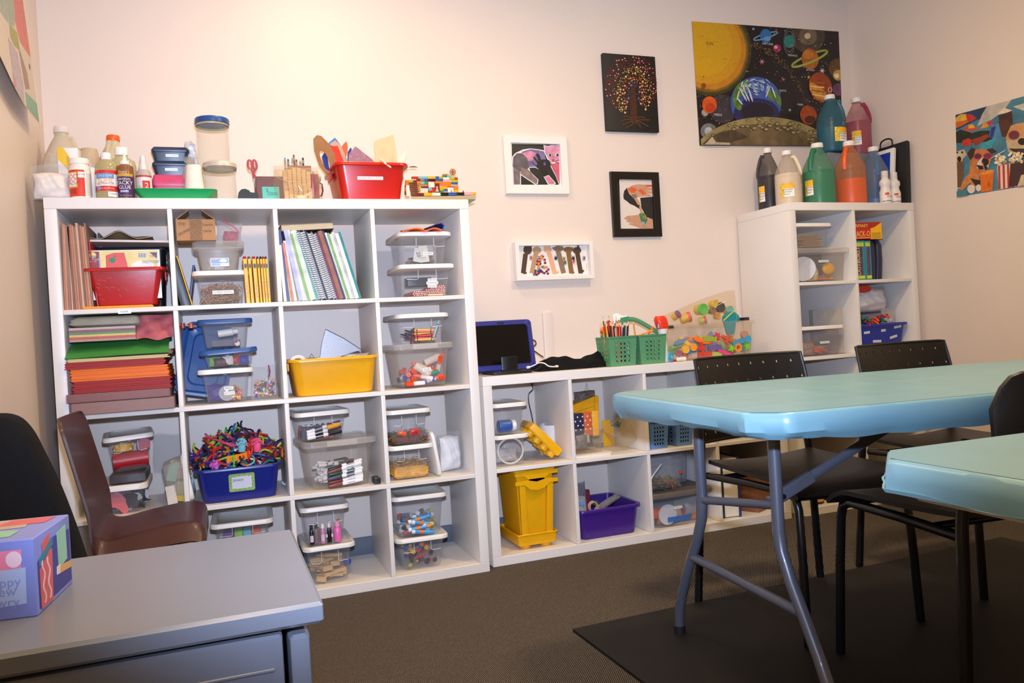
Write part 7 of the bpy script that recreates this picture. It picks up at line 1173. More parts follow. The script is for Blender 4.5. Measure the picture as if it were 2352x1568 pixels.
b.grid(heap, 60, 22, CLB); b.grid(lambda u, v_: (x0 + (x1 - x0) * u, -.12 - .14 * v_, ZL + .0006), 2, 2, CLB); one(b, 'clothes', 'crumpled black clothes heap in the middle of the low shelf', 'clothes'); b = MB(); b.tube([(-.006, 0, -.008), (.003, -.002, -.004), (.005, -.002, .004), (0, 0, .01)], .0014, WHT, 6); one(b, 'drawstring', 'small white cord end on the black clothes heap', 'cord', tr(at(1399, 826, -.255)) @ M.Scale(.9, 4))
# green caddy with pencils
GC = mat((86, 146, 104), .42, var=.03); c0, c1 = at(1398, 800, -.315).x, at(1533, 800, -.315).x; h_ = zc(1430, 772, -.315) - ZL; t = thing('caddy', 'green two bin caddy of coloured pencils on the low shelf', 'caddy', tr((c0 + c1) / 2, -.315, ZL) @ rz(rad(1))); W_ = c1 - c0
for sx in (-1, 1): b = MB(); basket(b, -W_ / 2 if sx < 0 else .006, W_ / 2 - .006, .12, h_, GC, 4, 5); b.build('bin', t)
b = MB(); hz_ = zc(1490, 733, -.25) - ZL; b.tube(crom([(-W_ / 2 + .0, .06, h_), (-W_ / 2 + .035, .06, h_ + .03), (-.03, .06, hz_), (.03, .06, hz_), (W_ / 2 - .03, .06, h_ + .022), (W_ / 2, .06, h_)], 5), .010, GC, 8, sq=.55); b.build('handle', t); b = MB(); b.box((0, .06, h_ - .003), (W_ + .02, .012, .006), GC, bev=.002); b.build('rim_bar', t)
CPC = [((236, 170, 40), 'golden'), ((30, 30, 32), 'black'), ((60, 110, 60), 'green'), ((120, 30, 40), 'dark red'), ((56, 34, 76), 'purple'), ((226, 140, 60), 'amber'), ((236, 80, 130), 'pink'), ((236, 96, 40), 'orange'), ((30, 80, 66), 'deep green'), ((90, 56, 40), 'brown'), ((60, 140, 200), 'blue'), ((60, 30, 50), 'plum')]
def mkcp(c):
    def f(): b = MB(); m = mat(c, .35, var=0); b.lathe([(.0036, 0), (.0036, .15)], m, None, 6, True, False); b.lathe([(.0036, .15), (.0016, .164)], mat((226, 190, 150), .6, var=0), None, 6, False, False); b.lathe([(.0016, .164), (.0003, .170)], m, None, 6, False, True); return b
    return f
for k in range(34):
    c, n_ = CPC[(0, 1, 2, 3, 4, 5, 6, 7, 1, 6, 8, 11, 9)[k % 13]]; x = -W_ / 2 + .018 + .0062 * (k % 13); y_ = .018 + .022 * (k // 13); tall = k in (17, 28, 31, 20); inst('cp' + n_, mkcp(c), 'coloured_pencil', n_ + ' coloured pencil standing in the left bin of green caddy', 'pencil', t.matrix_world @ tr(x, y_, .004 + (.03 if tall else rn.uniform(-.002, .010))) @ ry(rad(-6 + 1.0 * (k % 13) + rn.uniform(-3, 3))) @ M.Diagonal((1, 1, 1.1, 1)), 'coloured pencils in the caddy')
for k, (c, n_, x, a_) in enumerate((((240, 150, 50), 'orange', .015, 76), ((250, 110, 30), 'bright orange', .055, 40), ((226, 150, 40), 'gold paintbrush like', .02, -6))): inst('cpr%d' % k, mkcp(c), 'coloured_pencil', n_ + ' pencil lying in the right bin of green caddy', 'pencil', t.matrix_world @ tr(x, .03 + .01 * k, h_ - .025 + (.022 if k == 0 else 0)) @ ry(rad(a_)) @ M.Diagonal((1, 1, .52, 1)))
p = at(1425, 770, -.235); tw = thing('wipes_pack', 'white and green soft pack of wipes in the green caddy', 'pack', tr(p.x, -.245, ZL + .03)); b = MB(); hp = zc(1425, 722, -.245) - ZL - .03; b.pillow(.07, hp, .035, mat((232, 228, 222), .3, var=.03), 6, amp=.1, n=14, pinch=.4); b.build('pack', tw); b = MB(); b.poly([(-.018, -.0195, hp * .72), (.03, -.0195, hp * .85), (.032, -.0185, hp * .95), (-.01, -.0185, hp * .92)], mat((60, 140, 100), .4)); b.poly([(-.028, -.019, hp * .8), (-.016, -.0195, hp * .82), (-.02, -.019, hp * .9)], mat((60, 140, 100), .4)); b.build('printed_leaf', tw)
sheet('notebook', 'small red notebook leaning at the left of green caddy', 'notebook', ((1380, 763), (1399, 735), (1400, 758), (1389, 770)), -.28, mat((190, 56, 40), .5), .012)
# squeezy toy bottle, suction ring and cone
p = at(1525, 815, -.27); k_ = 1 / ppm(p); T = tr(p.x, -.27, ZL); H = zc(1525, 725, -.27) - ZL; t = thing('toy_bottle', 'white toy bottle with a bright red cap beside the caddy', 'bottle', T); b = MB(); b.lathe([(.018, 0), (.019, .004), (.017, H * .35), (.014, H * .5), (.019, H * .62), (.024, H * .72)], WHT, None, 24); b.build('body', t)
b = MB(); b.loft([[(x - .01 * q, y, z) for x, y, z in rr(.052 * s_ + .012 * q, .044 * s_, .021 * s_, zz, 6)] for s_, zz, q in ((1.0, H * .72, 0), (1.05, H * .76, 0), (1.05, H * .84, .4), (.95, H * .94, .8), (.6, H, 1))], mat((226, 52, 24), .35)); b.build('cap', t); b = MB(); b.cyl((-.026, -.012, H * .74), (-.026, -.012, H * .84), .004, mat((150, 170, 206), .4)); b.build('clip', t)
p = at(1541, 806, -.315); t = thing('suction_cup', 'turquoise ring shaped suction toy leaning by the caddy', 'toy', tr(p.x, -.31, ZL + .024) @ rz(rad(30)) @ UP); b = MB(); b.lathe([(.008, .006), (.009, .008), (.022, .004), (.0235, 0), (.022, -.002), (.008, 0)], mat((50, 160, 196), .4), None, 24); b.build('ring', t); b = MB(); b.lathe([(.009, -.003), (.008, .005), (.003, .008)], mat((170, 210, 226), .4), None, 16); b.build('hub', t)
b = MB(); b.cyl((0, 0, .0105), (.046, .016, .0095), .0085, WHT, r2=.010, seg=18); one(b, 'white_tube', 'white plastic tube lying between the caddy and dough bin', 'tube', tr(at(1556, 812, -.30).x, -.30, ZL)); slab('toy_part', 'flat red plastic piece lying behind the turquoise ring', 'toy', tr(at(1552, 815, -.26).x, -.255, ZL), (.05, .03, .008), RED, bev=.002)
# clear bin of dough tools and the bag of dough pots
xa, xb_ = at(1572, 780, -.305).x, at(1742, 770, -.30).x; w_ = xb_ - xa; h_ = zc(1650, 739, -.305) - ZL; TD2 = tr((xa + xb_) / 2, -.175, ZL + .001) @ rz(rad(-2)); t = thing('storage_bin', 'clear open bin of dough tools on the low shelf', 'storage bin', TD2); b = MB(); tub(b, w_, .25, h_, clear((240, 232, 220), .05, .2, 0, 60, .6), .93, .03, .01, .012); b.build('body', t); b = MB(); b.box((-w_ / 2 - .004, 0, h_ - .012), (.02, .1, .014), mat((50, 44, 46), .4), bev=.003); b.build('handle', t); b = MB(); b.box((w_ / 2 + .004, 0, h_ + .006), (.03, .07, .016), mat((40, 36, 38), .4), bev=.003); b.build('handle', t)
def blob(P, h): return lambda c: MB().prism(P, h, mat(c, .45, var=.04))
SHP = {'star': [((.020 if i % 2 else .010) * math.cos(PI / 6 * i), (.020 if i % 2 else .010) * math.sin(PI / 6 * i)) for i in range(12)], 'disc': [(.018 * math.cos(2 * PI * i / 18), .018 * math.sin(2 * PI * i / 18)) for i in range(18)], 'bar': [(-.035, -.011), (.035, -.011), (.035, .011), (-.035, .011)], 'bird': [(-.04, .014), (-.02, .02), (.02, .004), (.042, -.004), (.044, -.012), (.01, -.014), (-.01, -.006), (-.03, 0)], 'cross': [(-.006, -.03), (.006, -.03), (.006, -.006), (.02, -.006), (.02, .006), (.006, .006), (.006, .03), (-.006, .03), (-.006, .006), (-.02, .006), (-.02, -.006), (-.006, -.006)], 'ring': [((.02) * math.cos(2 * PI * i / 16), (.02) * math.sin(2 * PI * i / 16)) for i in range(17)] + [((.010) * math.cos(-2 * PI * i / 16), (.010) * math.sin(-2 * PI * i / 16)) for i in range(17)]}
for sh, c, n_, x, z_, a_ in (('bird', (250, 120, 30), 'orange bird', -.075, .085, -4), ('disc', (236, 150, 40), 'orange', -.105, .058, 0), ('bar', (110, 90, 150), 'violet', -.02, .048, 2), ('cross', (206, 60, 44), 'red', -.072, .05, 5), ('star', (130, 196, 50), 'lime', .045, .042, 10), ('star', (120, 190, 60), 'green', .105, .045, 25), ('ring', (226, 140, 50), 'orange ring', .07, .042, 0), ('disc', (70, 160, 190), 'blue', .11, .078, 0), ('star', (210, 60, 90), 'rose', -.01, .10, 15), ('bar', (170, 180, 80), 'olive', -.02, .018, 0), ('bar', (200, 70, 60), 'red', -.06, .022, 3), ('bird', (210, 70, 120), 'pink', .02, .02, 170), ('disc', (40, 110, 180), 'deep blue', -.125, .045, 0), ('bar', (70, 150, 180), 'light blue', .075, .068, 15), ('disc', (226, 170, 50), 'yellow', -.135, .05, 0), ('bar', (150, 170, 60), 'moss', -.04, .09, -3), ('cross', (206, 90, 50), 'brick', .03, .085, 60), ('disc', (190, 140, 110), 'tan', .10, .10, 0)):
    inst('dt' + sh + n_, lambda: blob(SHP[sh], .014)(c), 'dough_tool', n_ + ' ' + {'bird': 'bird shaped', 'disc': 'round', 'bar': 'bar shaped', 'cross': 'cross shaped', 'star': 'star shaped', 'ring': 'shaped'}[sh] + ' dough tool seen through the clear bin', 'toy', TD2 @ tr(x * w_ / .30, -.108 + rn.uniform(0, .006), z_) @ UP @ rz(rad(a_)), 'dough tools in the bin')
for k in range(40): c = rn.choice(((206, 70, 60), (236, 130, 50), (110, 180, 70), (70, 130, 180), (190, 80, 130), (226, 180, 60), (120, 90, 150))); sh = rn.choice(list(SHP)); inst('dx%d' % (c[0] + c[1]) + sh, lambda: blob(SHP[sh], .014)(c), 'dough_tool', 'loose ' + {206: 'red', 236: 'orange', 110: 'green', 70: 'blue', 190: 'pink', 226: 'yellow', 120: 'violet'}[c[0]] + ' dough tool deeper inside the clear bin', 'toy', TD2 @ tr(rn.uniform(-.38, .38) * w_, rn.uniform(-.07, .08), rn.uniform(.025, .09)) @ rx(rn.uniform(0, 3)) @ rz(rn.uniform(0, 6)), 'dough tools in the bin')
t = thing('toy_scoop', 'teal toy scoop with yellow edge at right of dough bin', 'toy', TD2 @ tr(w_ * .26, -.06, h_ - .004) @ ry(rad(-18))); b = MB(); b.prism([(-.05, -.05), (-.015, -.055), (.03, .02), (.02, .04), (-.045, .02)], .012, TEA, UP); b.build('scoop', t); b = MB(); b.tube([(-.045, -.006, .022), (.02, -.006, .042), (.032, -.006, .02), (.0, -.006, -.035)], .003, mat((206, 200, 50), .4), 6); b.build('yellow_edge', t)
b = MB(); b.loft([rr(.075 * k, .06 * k, .02 * k, z, 5) for z, k in ((0, .9), (.012, 1.05), (.03, .95), (.045, .6), (.052, .25))], mat((20, 134, 144), .25)); one(b, 'toy_cup', 'shiny teal pointed toy cap on the dough bin rim', 'toy', TD2 @ tr(w_ * .35, .0, h_ - .006))
P = [at(u, v, -.13) for u, v in ((1516, 735), (1560, 714), (1640, 680), (1687, 665), (1690, 690), (1693, 725), (1690, 752), (1560, 752))]; n = len(P); t = thing('zip_bag', 'large clear bag of dough pots lying on the dough bin', 'bag', (0, 0, 0)); b = MB(); fl_ = clear((236, 222, 194), .06, .12, .6, 30, .5); b.add([tuple(p) for p in P] + [tuple(p + V((0, .07, 0))) for p in P], [tuple(range(n)), tuple(range(2 * n - 1, n - 1, -1))] + [(i, n + i, n + (i + 1) % n, (i + 1) % n) for i in range(n)], fl_); b.build('film', t); b = MB(); b.tube([tuple(p + V((0, -.001, 0))) for p in (at(1645, 702, -.13), at(1665, 693, -.13))], .0012, WHT, 5); b.build('zip_seal', t)
def pot(lidc, bodyc):
    def f(): b = MB(); b.lathe([(.022, 0), (.024, .003), (.024, .04)], mat(bodyc, .4), None, 20); b.lathe([(.026, .038), (.026, .052), (.024, .054), (.021, .052)], mat(lidc, .4), None, 24); return b
    return f
for k, (u, v, lc, bc, s_, ax, ay) in enumerate(((1613, 710, (90, 200, 70), (226, 190, 70), 1.05, 90, 0), (1642, 698, (226, 190, 60), (226, 190, 60), .8, 90, 0), (1653, 706, (46, 42, 46), (226, 190, 70), .95, 90, 0), (1675, 712, (120, 190, 176), (226, 190, 70), .82, 90, 0), (1637, 714, (150, 106, 86), (150, 106, 86), .6, 90, 0), (1580, 728, (230, 90, 90), (226, 176, 60), .95, 75, 70), (1556, 722, (120, 70, 140), (226, 176, 60), .7, 60, 30), (1648, 726, (226, 150, 50), (226, 190, 60), .55, 90, 0), (1618, 735, (206, 80, 90), (190, 180, 70), .7, 80, 60))): one(pot(lc, bc)(), 'dough_pot', ('green', 'yellow', 'black', 'pale aqua', 'brown', 'coral', 'purple', 'amber', 'rose')[k] + ' lidded dough pot in the large clear bag', 'pot', tr(at(u, v, -.10)) @ rz(rad(ay)) @ rx(rad(ax)) @ M.Scale(s_, 4) @ tr(0, 0, -.04), 'dough pots in the clear bag')
# ---------------------------------------------------------------- low shelf compartments
LA, LB = g(1) + .0004, O_ + .0004; LX = [XLOW + g(i) for i in range(4)]; YLf = YL + .02
xr = at(1221, 1020, YLf).x; w_ = xr - LX[0] - .006; cx = LX[0] + .004 + w_ / 2; z1 = zc(1180, 998, YLf); z2 = zc(1180, 925, YLf)
TA_ = boxT(cx, YLf, .25, LA); lidded('clear bin with a white lid, lower of two at the low shelf left', TA_, w_, .25, z1 - LA, WHT, CLR, tp=.93, ribs=0); TB2 = boxT(cx, YLf, .25, z1 + .0006); lidded('clear bin with a white lid holding a blue jar, upper of two', TB2, w_, .25, z2 - z1, WHT, CLR, tp=.93, ribs=0)
t = thing('paint_jar', 'blue jar with white screw cap lying in the upper bin', 'jar', TB2 @ tr(-.045, -.085, .034) @ ry(PI / 2)); b = MB(); b.lathe([(.024, 0), (.025, .003), (.025, .05), (.02, .056)], mat((50, 90, 160), .35), None, 20); b.build('body', t); b = MB(); b.lathe([(.022, .056), (.023, .058), (.023, .072), (.02, .074)], WHT, None, 20); b.build('cap', t)
b = MB(); b.tube([(.055 * math.cos(a_), -.0, .052 * math.sin(a_)) for a_ in [2 * PI * i / 24 for i in range(24)]], .004, CRM, 6, closed=True); one(b, 'embroidery_hoop', 'cream hoop standing inside the lower left bin', 'hoop', TA_ @ tr(0, -.09, .06)); b = MB(); b.pillow(.1, .06, .06, mat((206, 196, 190), .6, var=.15, bump=.5, bs=60), 4, amp=.25); one(b, 'craft_filling', 'pale crumpled craft filling behind the hoop in lower bin', 'craft filling', TA_ @ tr(0, -.03, .006))
t = thing('toy_brick_cover', 'yellow studded toy brick lid leaning on its side', 'toy brick', tr(at(1248, 1010, -.25).x, -.22, LA + .089) @ rz(rad(-6)) @ ry(rad(47))); YB2 = mat((240, 178, 16), .3, var=.03); b = MB(); b.box((0, 0, 0), (.175, .17, .036), YB2, bev=.006); b.build('lid', t)
for i in range(4):
    for j in range(3): b = MB(); b.lathe([(.018, -.017), (.018, -.036), (.016, -.038), (.013, -.038), (.012, -.034)], YB2, tr(-.063 + .042 * i, -.054 + .054 * j, 0), 20); b.build('stud', t)
t = thing('paper_roll', 'white paper roll with a barcode label behind yellow brick lid', 'roll', tr(at(1268, 1030, -.10).x, -.12, LA)); b = MB(); b.lathe([(.062, 0), (.062, .13), (.058, .13), (.058, .002)], mat((226, 226, 232), .5), None, 32); b.build('roll', t); b = MB(); b.arc(.0625, .045, .115, -5, 45, LAB); [b.arc(.0629, .075, .095, 5 + 2.2 * i, 6 + 2.2 * i, INK, n=2) for i in range(9)]; [b.arc(.0629, .052 + .006 * i, .0535 + .006 * i, 2, 36, mat((150, 150, 156), .5), n=4) for i in range(3)]; b.build('label', t)
b = MB(); b.tube(crom([(0, 0, .335), (.006, 0, .30), (.01, 0, .28), (-.012, 0, .26), (-.014, 0, .22), (-.002, 0, .15), (.01, 0, .02)], 4), .0028, BLK, 8); one(b, 'power_cord', 'black cord hanging at the back of the first low compartment', 'cord', tr(at(1222, 900, -.0).x, .012, LA))
# tall yellow brick bin
YB_ = mat((238, 174, 12), .3, var=.03); x0, x1 = at(1187, 1180, YL + .03).x, at(1281, 1180, YL + .03).x; w_ = (x1 - x0) * 1.0; cx = (x0 + x1) / 2; t = thing('brick_bin', 'tall yellow toy brick bin in the bottom left low compartment', 'bin', tr(cx, YL + .155, LB)); H = zc(1210, 1096, YL + .03) - LB; b = MB(); tub(b, w_, .26, H, YB_, .84, .012, .008, .012, .003, .030)
for sx in (-1, 1):
    b.loft([rr(w_ * .16, .012, .004, .05, 3, sx * w_ * .30, -.112), rr(w_ * .16, .022, .004, H * .93, 3, sx * w_ * .34, -.126)], YB_)
b.build('body', t); b = MB(); tub(b, w_ * 1.0, .245, .05, YB_, .97, .01, .004, .004, .003, .014); b.build('tray', t)
for i in range(2):
    for j in range(3): b = MB(); b.lathe([(.021, 0), (.023, .016)], YB_, tr((-.5 + i) * w_ * .5, (-1 + j) * .08, 0), 20); b.build('stud', t)
for k_, zz in ((1, H + .008), (0, H - .028)):
    b = MB(); P = [(-.52, 0), (-.30, 0), (-.18, -.020), (0, -.027), (.18, -.020), (.30, 0), (.52, 0), (.52, .014), (.30, .018), (.16, .022), (-.16, .022), (-.30, .018), (-.52, .014)]; b.prism([(x * w_, y) for x, y in P], .008, YB_, tr(0, -.132, zz) @ UP); b.build('handle_lip', t)
# second compartment, upper: bags, yellow box, clear bins
Yq = YL + .03; xq = at(1396, 1000, Yq).x; w_ = xq - LX[1] - .006; cx = LX[1] + .004 + w_ / 2; zq = zc(1360, 983, Yq); TQ = boxT(cx, Yq, .2, LA + .0125); t = thing('storage_bin', 'clear open bin of wrapped bits standing on an upturned lid', 'storage bin', TQ); b = MB(); tub(b, w_, .19, zq - LA - .0125, clear((240, 230, 206), .05, .2, 0, 60, .6), .9, .02, .008); b.build('body', t)
t = thing('bin_lid', 'white lid under the clear bin in second low compartment', 'lid', boxT(cx + .012, Yq - .006, .23, LA)); b = MB(); b.loft([rr(w_ + .02, .23, .025, 0, 5), rr(w_ + .024, .234, .025, .011, 5), rr(w_ + .01, .22, .022, .012, 5)], WHT); b.build('panel', t)
for k, (c, x, z_, s_, n_) in enumerate((((120, 116, 124), -.02, .012, 1.3, 'grey'), ((150, 40, 70), -.025, .004, .8, 'wine'), ((190, 190, 196), .01, .03, 1.0, 'silver'), ((206, 150, 120), -.04, .0, .9, 'tan'), ((90, 90, 100), .03, .01, 1.2, 'dark grey'))): b = MB(); b.pillow(.04 * s_, .045 * s_, .03, mat(c, .4, var=.3, vs=80, bump=.4, bs=60), k, n=9, amp=.25); one(b, 'wrapped_bit', n_ + ' wrapped craft bundle in the open clear bin', 'craft bundle', TQ @ tr(x, -.055 + .012 * k, z_ + .008))
t = thing('dotted_bag', 'navy and orange spotted bag in film above the clear bin', 'bag', tr(cx, Yq + .07, zq - .04)); b = MB(); h_ = zc(1350, 953, Yq) - zq + .045; b.box((-w_ * .2, 0, h_ / 2), (w_ * .42, .02, h_), mat((40, 42, 76), .5), bev=.004); b.build('navy_cloth', t); b = MB(); b.box((w_ * .14, 0, h_ / 2), (w_ * .24, .02, h_), mat((206, 96, 50), .5), bev=.004); b.build('orange_cloth', t); b = MB(); b.box((w_ * .36, -.002, h_ / 2), (w_ * .2, .02, h_ * 1.08), mat((236, 176, 50), .5), bev=.004); b.build('yellow_cloth', t)
b = MB(); [b.ell((-w_ * .38 + w_ * .145 * i + w_ * .07 * (j % 2), h_ * (.3 + .18 * j)), .0035, .0035, WHT, tr(0, -.0106, 0) @ UP, n=10) for i in range(5) for j in range(4)]; b.build('white_spots', t)
P = [at(u, v, -.22) for u, v in ((1316, 930), (1366, 910), (1375, 909), (1375, 958), (1316, 962))]; n = 5; b = MB(); b.add([tuple(p) for p in P] + [tuple(p + V((0, .09, 0))) for p in P], [tuple(range(n)), tuple(range(2 * n - 1, n - 1, -1))] + [(i, n + i, n + (i + 1) % n, (i + 1) % n) for i in range(n)], mat((234, 164, 14), .45)); [b.tube([tuple(at(u, v, -.221)) for u, v in q], .0008, mat((150, 100, 10), .6, var=0), 4) for q in (((1316, 948), (1366, 932)), ((1366, 911), (1366, 957)))]; one(b, 'box', 'slanted yellow box above the spotted bag, second low compartment', 'box')
b = MB(); b.pillow(.1, .05, .09, mat((110, 98, 92), .5, var=.3, vs=60, bump=.6, bs=40), 7, amp=.25, n=14); b.grid(lambda u, v_: (.014 + (u - .5) * .05 * (1 - v_), .006 * math.sin(8 * u), .03 + .055 * v_), 6, 6, FILM2); one(b, 'plastic_bag', 'grey plastic bag with a peaked top on the yellow box', 'bag', tr(at(1343, 920, -.17).x, -.17, zc(1340, 922, -.2) - .006))
t = thing('storage_bin', 'clear open bin tilted on its edge beside the lidless bin', 'storage bin', tr(at(1428, 1000, -.24).x + .006, -.22, LA + .068) @ ry(rad(-32)) @ rx(rad(8))); b = MB(); tub(b, .105, .14, .092, clear((240, 232, 210), .03, .12, 0, 60, .4), .92, .015, .006, T=tr(0, 0, -.046)); b.build('body', t)
for k in range(6): b = MB(); b.tube([(0, 0, 0), (.02, 0, .03), (.0, 0, .06)], .003, TEA, 6); b.prism([(-.003, .06), (.003, .06), (.0, .11)], .0015, mat((120, 150, 150), .3, metal=.6), UP); one(b, 'scissors', 'teal handled scissors bundled around the tilted clear bin', 'scissors', tr(at(1408 + 9 * k, 968, -.15).x, -.13 + .01 * (k % 3), LA + .10 + .004 * k) @ ry(rad(75 + 9 * k)), 'teal scissors')
for k in range(2): slab('card', ('yellow card', 'stepped yellow card')[k] + ' standing behind the tilted clear bin', 'card', tr(at(1398 + 8 * k, 990, -.12).x, -.10 + .012 * k, LA), (.04 + .01 * k, .003, .12 - .02 * k), YEL)
# blue baskets, third upper
BB = mat((92, 132, 190), .4, var=.03)
for k, (u0, u1, vt, lb) in enumerate(((1492, 1536, 968, 'blue pierced basket, left of the pair under the table edge'), (1553, 1593, 980, 'blue pierced basket, right of the pair under the table edge'))):
    a, e = at(u0, 1000, -.33).x, at(u1, 1000, -.33).x; t = thing('basket', lb, 'basket', tr((a + e) / 2, -.335, LA), 'blue baskets'); b = MB(); basket(b, -(e - a) / 2, e - a, .2, zc(1515, 966, -.33) - LA, BB, 4, 5); b.build('basket', t); slab('dark_box', 'dark contents box inside the ' + ('left' if k == 0 else 'right') + ' blue basket', 'box', tr((a + e) / 2, -.23, LA + .004), ((e - a) * .75, .14, .11 + .04 * (1 - k)), mat((60, 46, 40), .6))
# purple tub
cx, w_ = (LX[1] + at(1478, 1160, YLf).x + .004) / 2, at(1478, 1160, YLf).x - LX[1] - .008; hp = zc(1400, 1166, YLf) - LB; TPp = boxT(cx, YLf, .30, LB); opentub('purple tub of bagged supplies in the bottom low compartment', TPp, w_, .30, hp, mat((66, 30, 130), .32, var=.03), .90, .025, rim=.012, grips=0)
t = thing('zip_bag', 'clear zip bag with blue seal standing in the purple tub', 'bag', TPp @ tr(-w_ * .36, -.05, .04)); b = MB(); b.pillow(.08, .13, .04, clear((206, 200, 206), .5, .2, .8, 40), 3, n=12); b.build('film', t); b = MB(); b.box((-.005, -.021, .105), (.06, .003, .014), mat((110, 150, 206), .4)); b.build('zip_seal', t)
b = MB(); b.pillow(.08, .16, .03, clear((150, 146, 150), .55, .2, .8, 40), 8, tr(0, 0, 0), n=12); one(b, 'plastic_bag', 'grey peaked plastic bag behind the zip bag in purple tub', 'bag', TPp @ tr(-w_ * .25, .02, .06)); slab('card', 'dark red card standing at the back of the purple tub', 'card', TPp @ tr(-w_ * .05, .07, .05), (.035, .02, .12), mat((140, 36, 44), .5))
b = MB(); [b.tube([((.018 + .004 * rn.random()) * math.cos(a_ * .7 + k), (.012) * math.sin(a_ * .7 + k * 2), (.018 + .004 * rn.random()) * math.sin(a_ * .7 + k)) for a_ in range(10)], .0012, mat((206, 160, 140), .4), 5, closed=True) for k in range(14)]; one(b, 'wire_coil', 'tangled coil of pinkish wire in the purple tub', 'wire', TPp @ tr(-w_ * .2, -.10, hp + .004)); b = MB(); b.pillow(.12, .03, .03, clear((170, 160, 160), .4, .15, 1, 40), 5, n=12); one(b, 'plastic_bag', 'narrow clear bag lying slantwise in the purple tub', 'bag', TPp @ tr(w_ * .12, -.06, hp - .01) @ ry(rad(-24))); b = MB(); b.sph((0, 0, 0), .025, mat((30, 110, 70), .4), sc_=(1, 1, .5)); one(b, 'tape_roll', 'green round lid in the purple tub', 'lid', TPp @ tr(-.0, .02, hp - .01))
# third bottom compartment: seasonal bin and the bag of coloured sticks
x0 = LX[2] + .006; w_ = .32; cx = x0 + w_ / 2; zs = zc(1560, 1128, YLf); TSn = boxT(cx, YLf, .3, LB); lidded('clear bin marked SEASONAL in the third bottom low compartment', TSn, w_, .3, zs - LB, mat((96, 88, 84), .45), CLR, tp=.93, strips=(('SEASONAL', -.02, .082, .04, .011),), ribs=0, lt=.02)
b = MB(); b.cyl((0, 0, 0), (0, .006, 0), .045, mat((206, 206, 212), .5), seg=28); one(b, 'paper_plate', 'round pale disc behind the front wall of SEASONAL bin', 'disc', TSn @ tr(-.07, -.125, .055)); slab('pouch', 'blue flat pouch low in the SEASONAL bin', 'pouch', TSn @ tr(-.02, -.132, .022), (.11, .004, .022), mat((60, 110, 180), .4))
for k in range(6): b = MB(); b.pillow(.07, .05, .03, mat(((214, 90, 60), (226, 110, 60), (206, 170, 140), (200, 70, 50), (150, 150, 156), (226, 120, 80))[k], .5, var=.2), k, n=8); one(b, 'decoration', ('red', 'orange', 'tan', 'deep red', 'grey', 'coral')[k] + ' crumpled decoration inside the SEASONAL bin', 'decoration', TSn @ tr(-.11 + .045 * k, -.10 + .02 * (k % 2), .006 + .03 * ((k + 1) % 2)))
t = thing('bag', 'clear bag of coloured sticks on the SEASONAL bin lid', 'bag', tr(cx - .055, -.25, zs + .001)); hb = zc(1530, 1062, -.28) - zs; b = MB(); b.pillow(.20, hb, .10, FILM, 11, n=18, amp=.15, pinch=.6); b.build('film', t); b = MB(); b.tube([(-.09, -.03, .02), (-.07, -.045, hb * .6), (-.02, -.04, hb * .98)], .003, WHT, 6); b.box((.07, -.05, hb * .62), (.012, .006, .012), mat((220, 60, 40), .4)); b.build('tie', t)
STC = [((206, 80, 50), 'red'), ((180, 130, 70), 'tan'), ((60, 100, 100), 'teal'), ((120, 50, 60), 'maroon'), ((190, 160, 90), 'straw'), ((90, 120, 60), 'green')]
for k in range(80): c, n_ = rn.choice(STC); inst('st' + n_, lambda: MB().cyl((-.03, 0, 0), (.03, 0, 0), .0018, mat(c, .5, var=0), seg=6), 'craft_stick', n_ + ' thin craft stick inside the clear bag of sticks', 'craft stick', t.matrix_world @ tr(rn.uniform(-.055, .06), rn.uniform(-.03, .03), rn.uniform(.008, hb * .42)) @ rz(rn.uniform(0, 6)) @ ry(rn.uniform(-.6, .6)), 'coloured sticks in the bag')
zt_ = zs + .11; lidded('wide clear bin with a white lid behind the bag of sticks', boxT(cx + .02, -.20, .2, zs + .0006), .27, .2, LA - .03 - zs, WHT, clear((220, 220, 224), .06, .2, 0, 60, .6), tp=.93, ribs=0)
# fourth bottom compartment and upper boards
t = thing('book', 'thick cream paged book with dark cover under the chair seat', 'book', tr(at(1680, 1150, -.30).x, -.22, LB) @ rz(rad(-8))); w_ = at(1692, 1120, -.32).x - at(1655, 1120, -.32).x; H = zc(1680, 1050, -.32) - LB; b = MB(); b.box((0, 0, H / 2), (w_ * .86, .2, H * .97), CRM); b.build('pages', t); b = MB(); b.box((w_ * .46, 0, H / 2), (w_ * .12, .21, H), mat((40, 60, 120), .5)); b.box((-w_ * .46, 0, H / 2), (w_ * .08, .21, H), mat((50, 60, 60), .5)); b.build('cover', t)
t = thing('carton', 'brown wooden looking box in the fourth bottom low compartment', 'box', tr(at(1752, 1150, -.30).x, -.24, LB) @ rz(rad(28))); b = MB(); b.box((0, 0, .11), (.13, .10, .22), mat((136, 84, 52), .6, var=.12, vs=10, stretch=(6, 6, 1)), bev=.002); b.build('carton', t)
# ---------------------------------------------------------------- on top of the tall corner shelf
rn = random.Random(77); ZTT = W4 + .0004
def tp_(u, Y): return at(u, 460, Y).x
MILK = lambda c, a=.5: clear(c, a * .42, .3, 0, 60, .8)
def shelljug(u, vt, Y, hpx, lb, c, lvl, shell, ha, lab=None, z=ZTT, rp=77):
    p = at(u, vt, Y); r = rp / 2 / ppm(p) * .93; return jug(lb, tr(p.x, Y, z) @ rz(0), r, p.z - z, mat(c, .4, var=.05), lvl, shell, WHT, rad(ha), lab)
shelljug(1762, 341, -.07, 0, 'dark grey paint jug, leftmost of the jugs on the tall shelf', (62, 60, 66), .56, MILK((80, 76, 80), .7), 150, (-100, -62), rp=56)
shelljug(1789, 345, .0 - .06, 0, 'paint jug with red neck behind the dark grey and white jugs', (150, 40, 46), .85, MILK((196, 90, 90), .6), 90, rp=60) if 0 else None
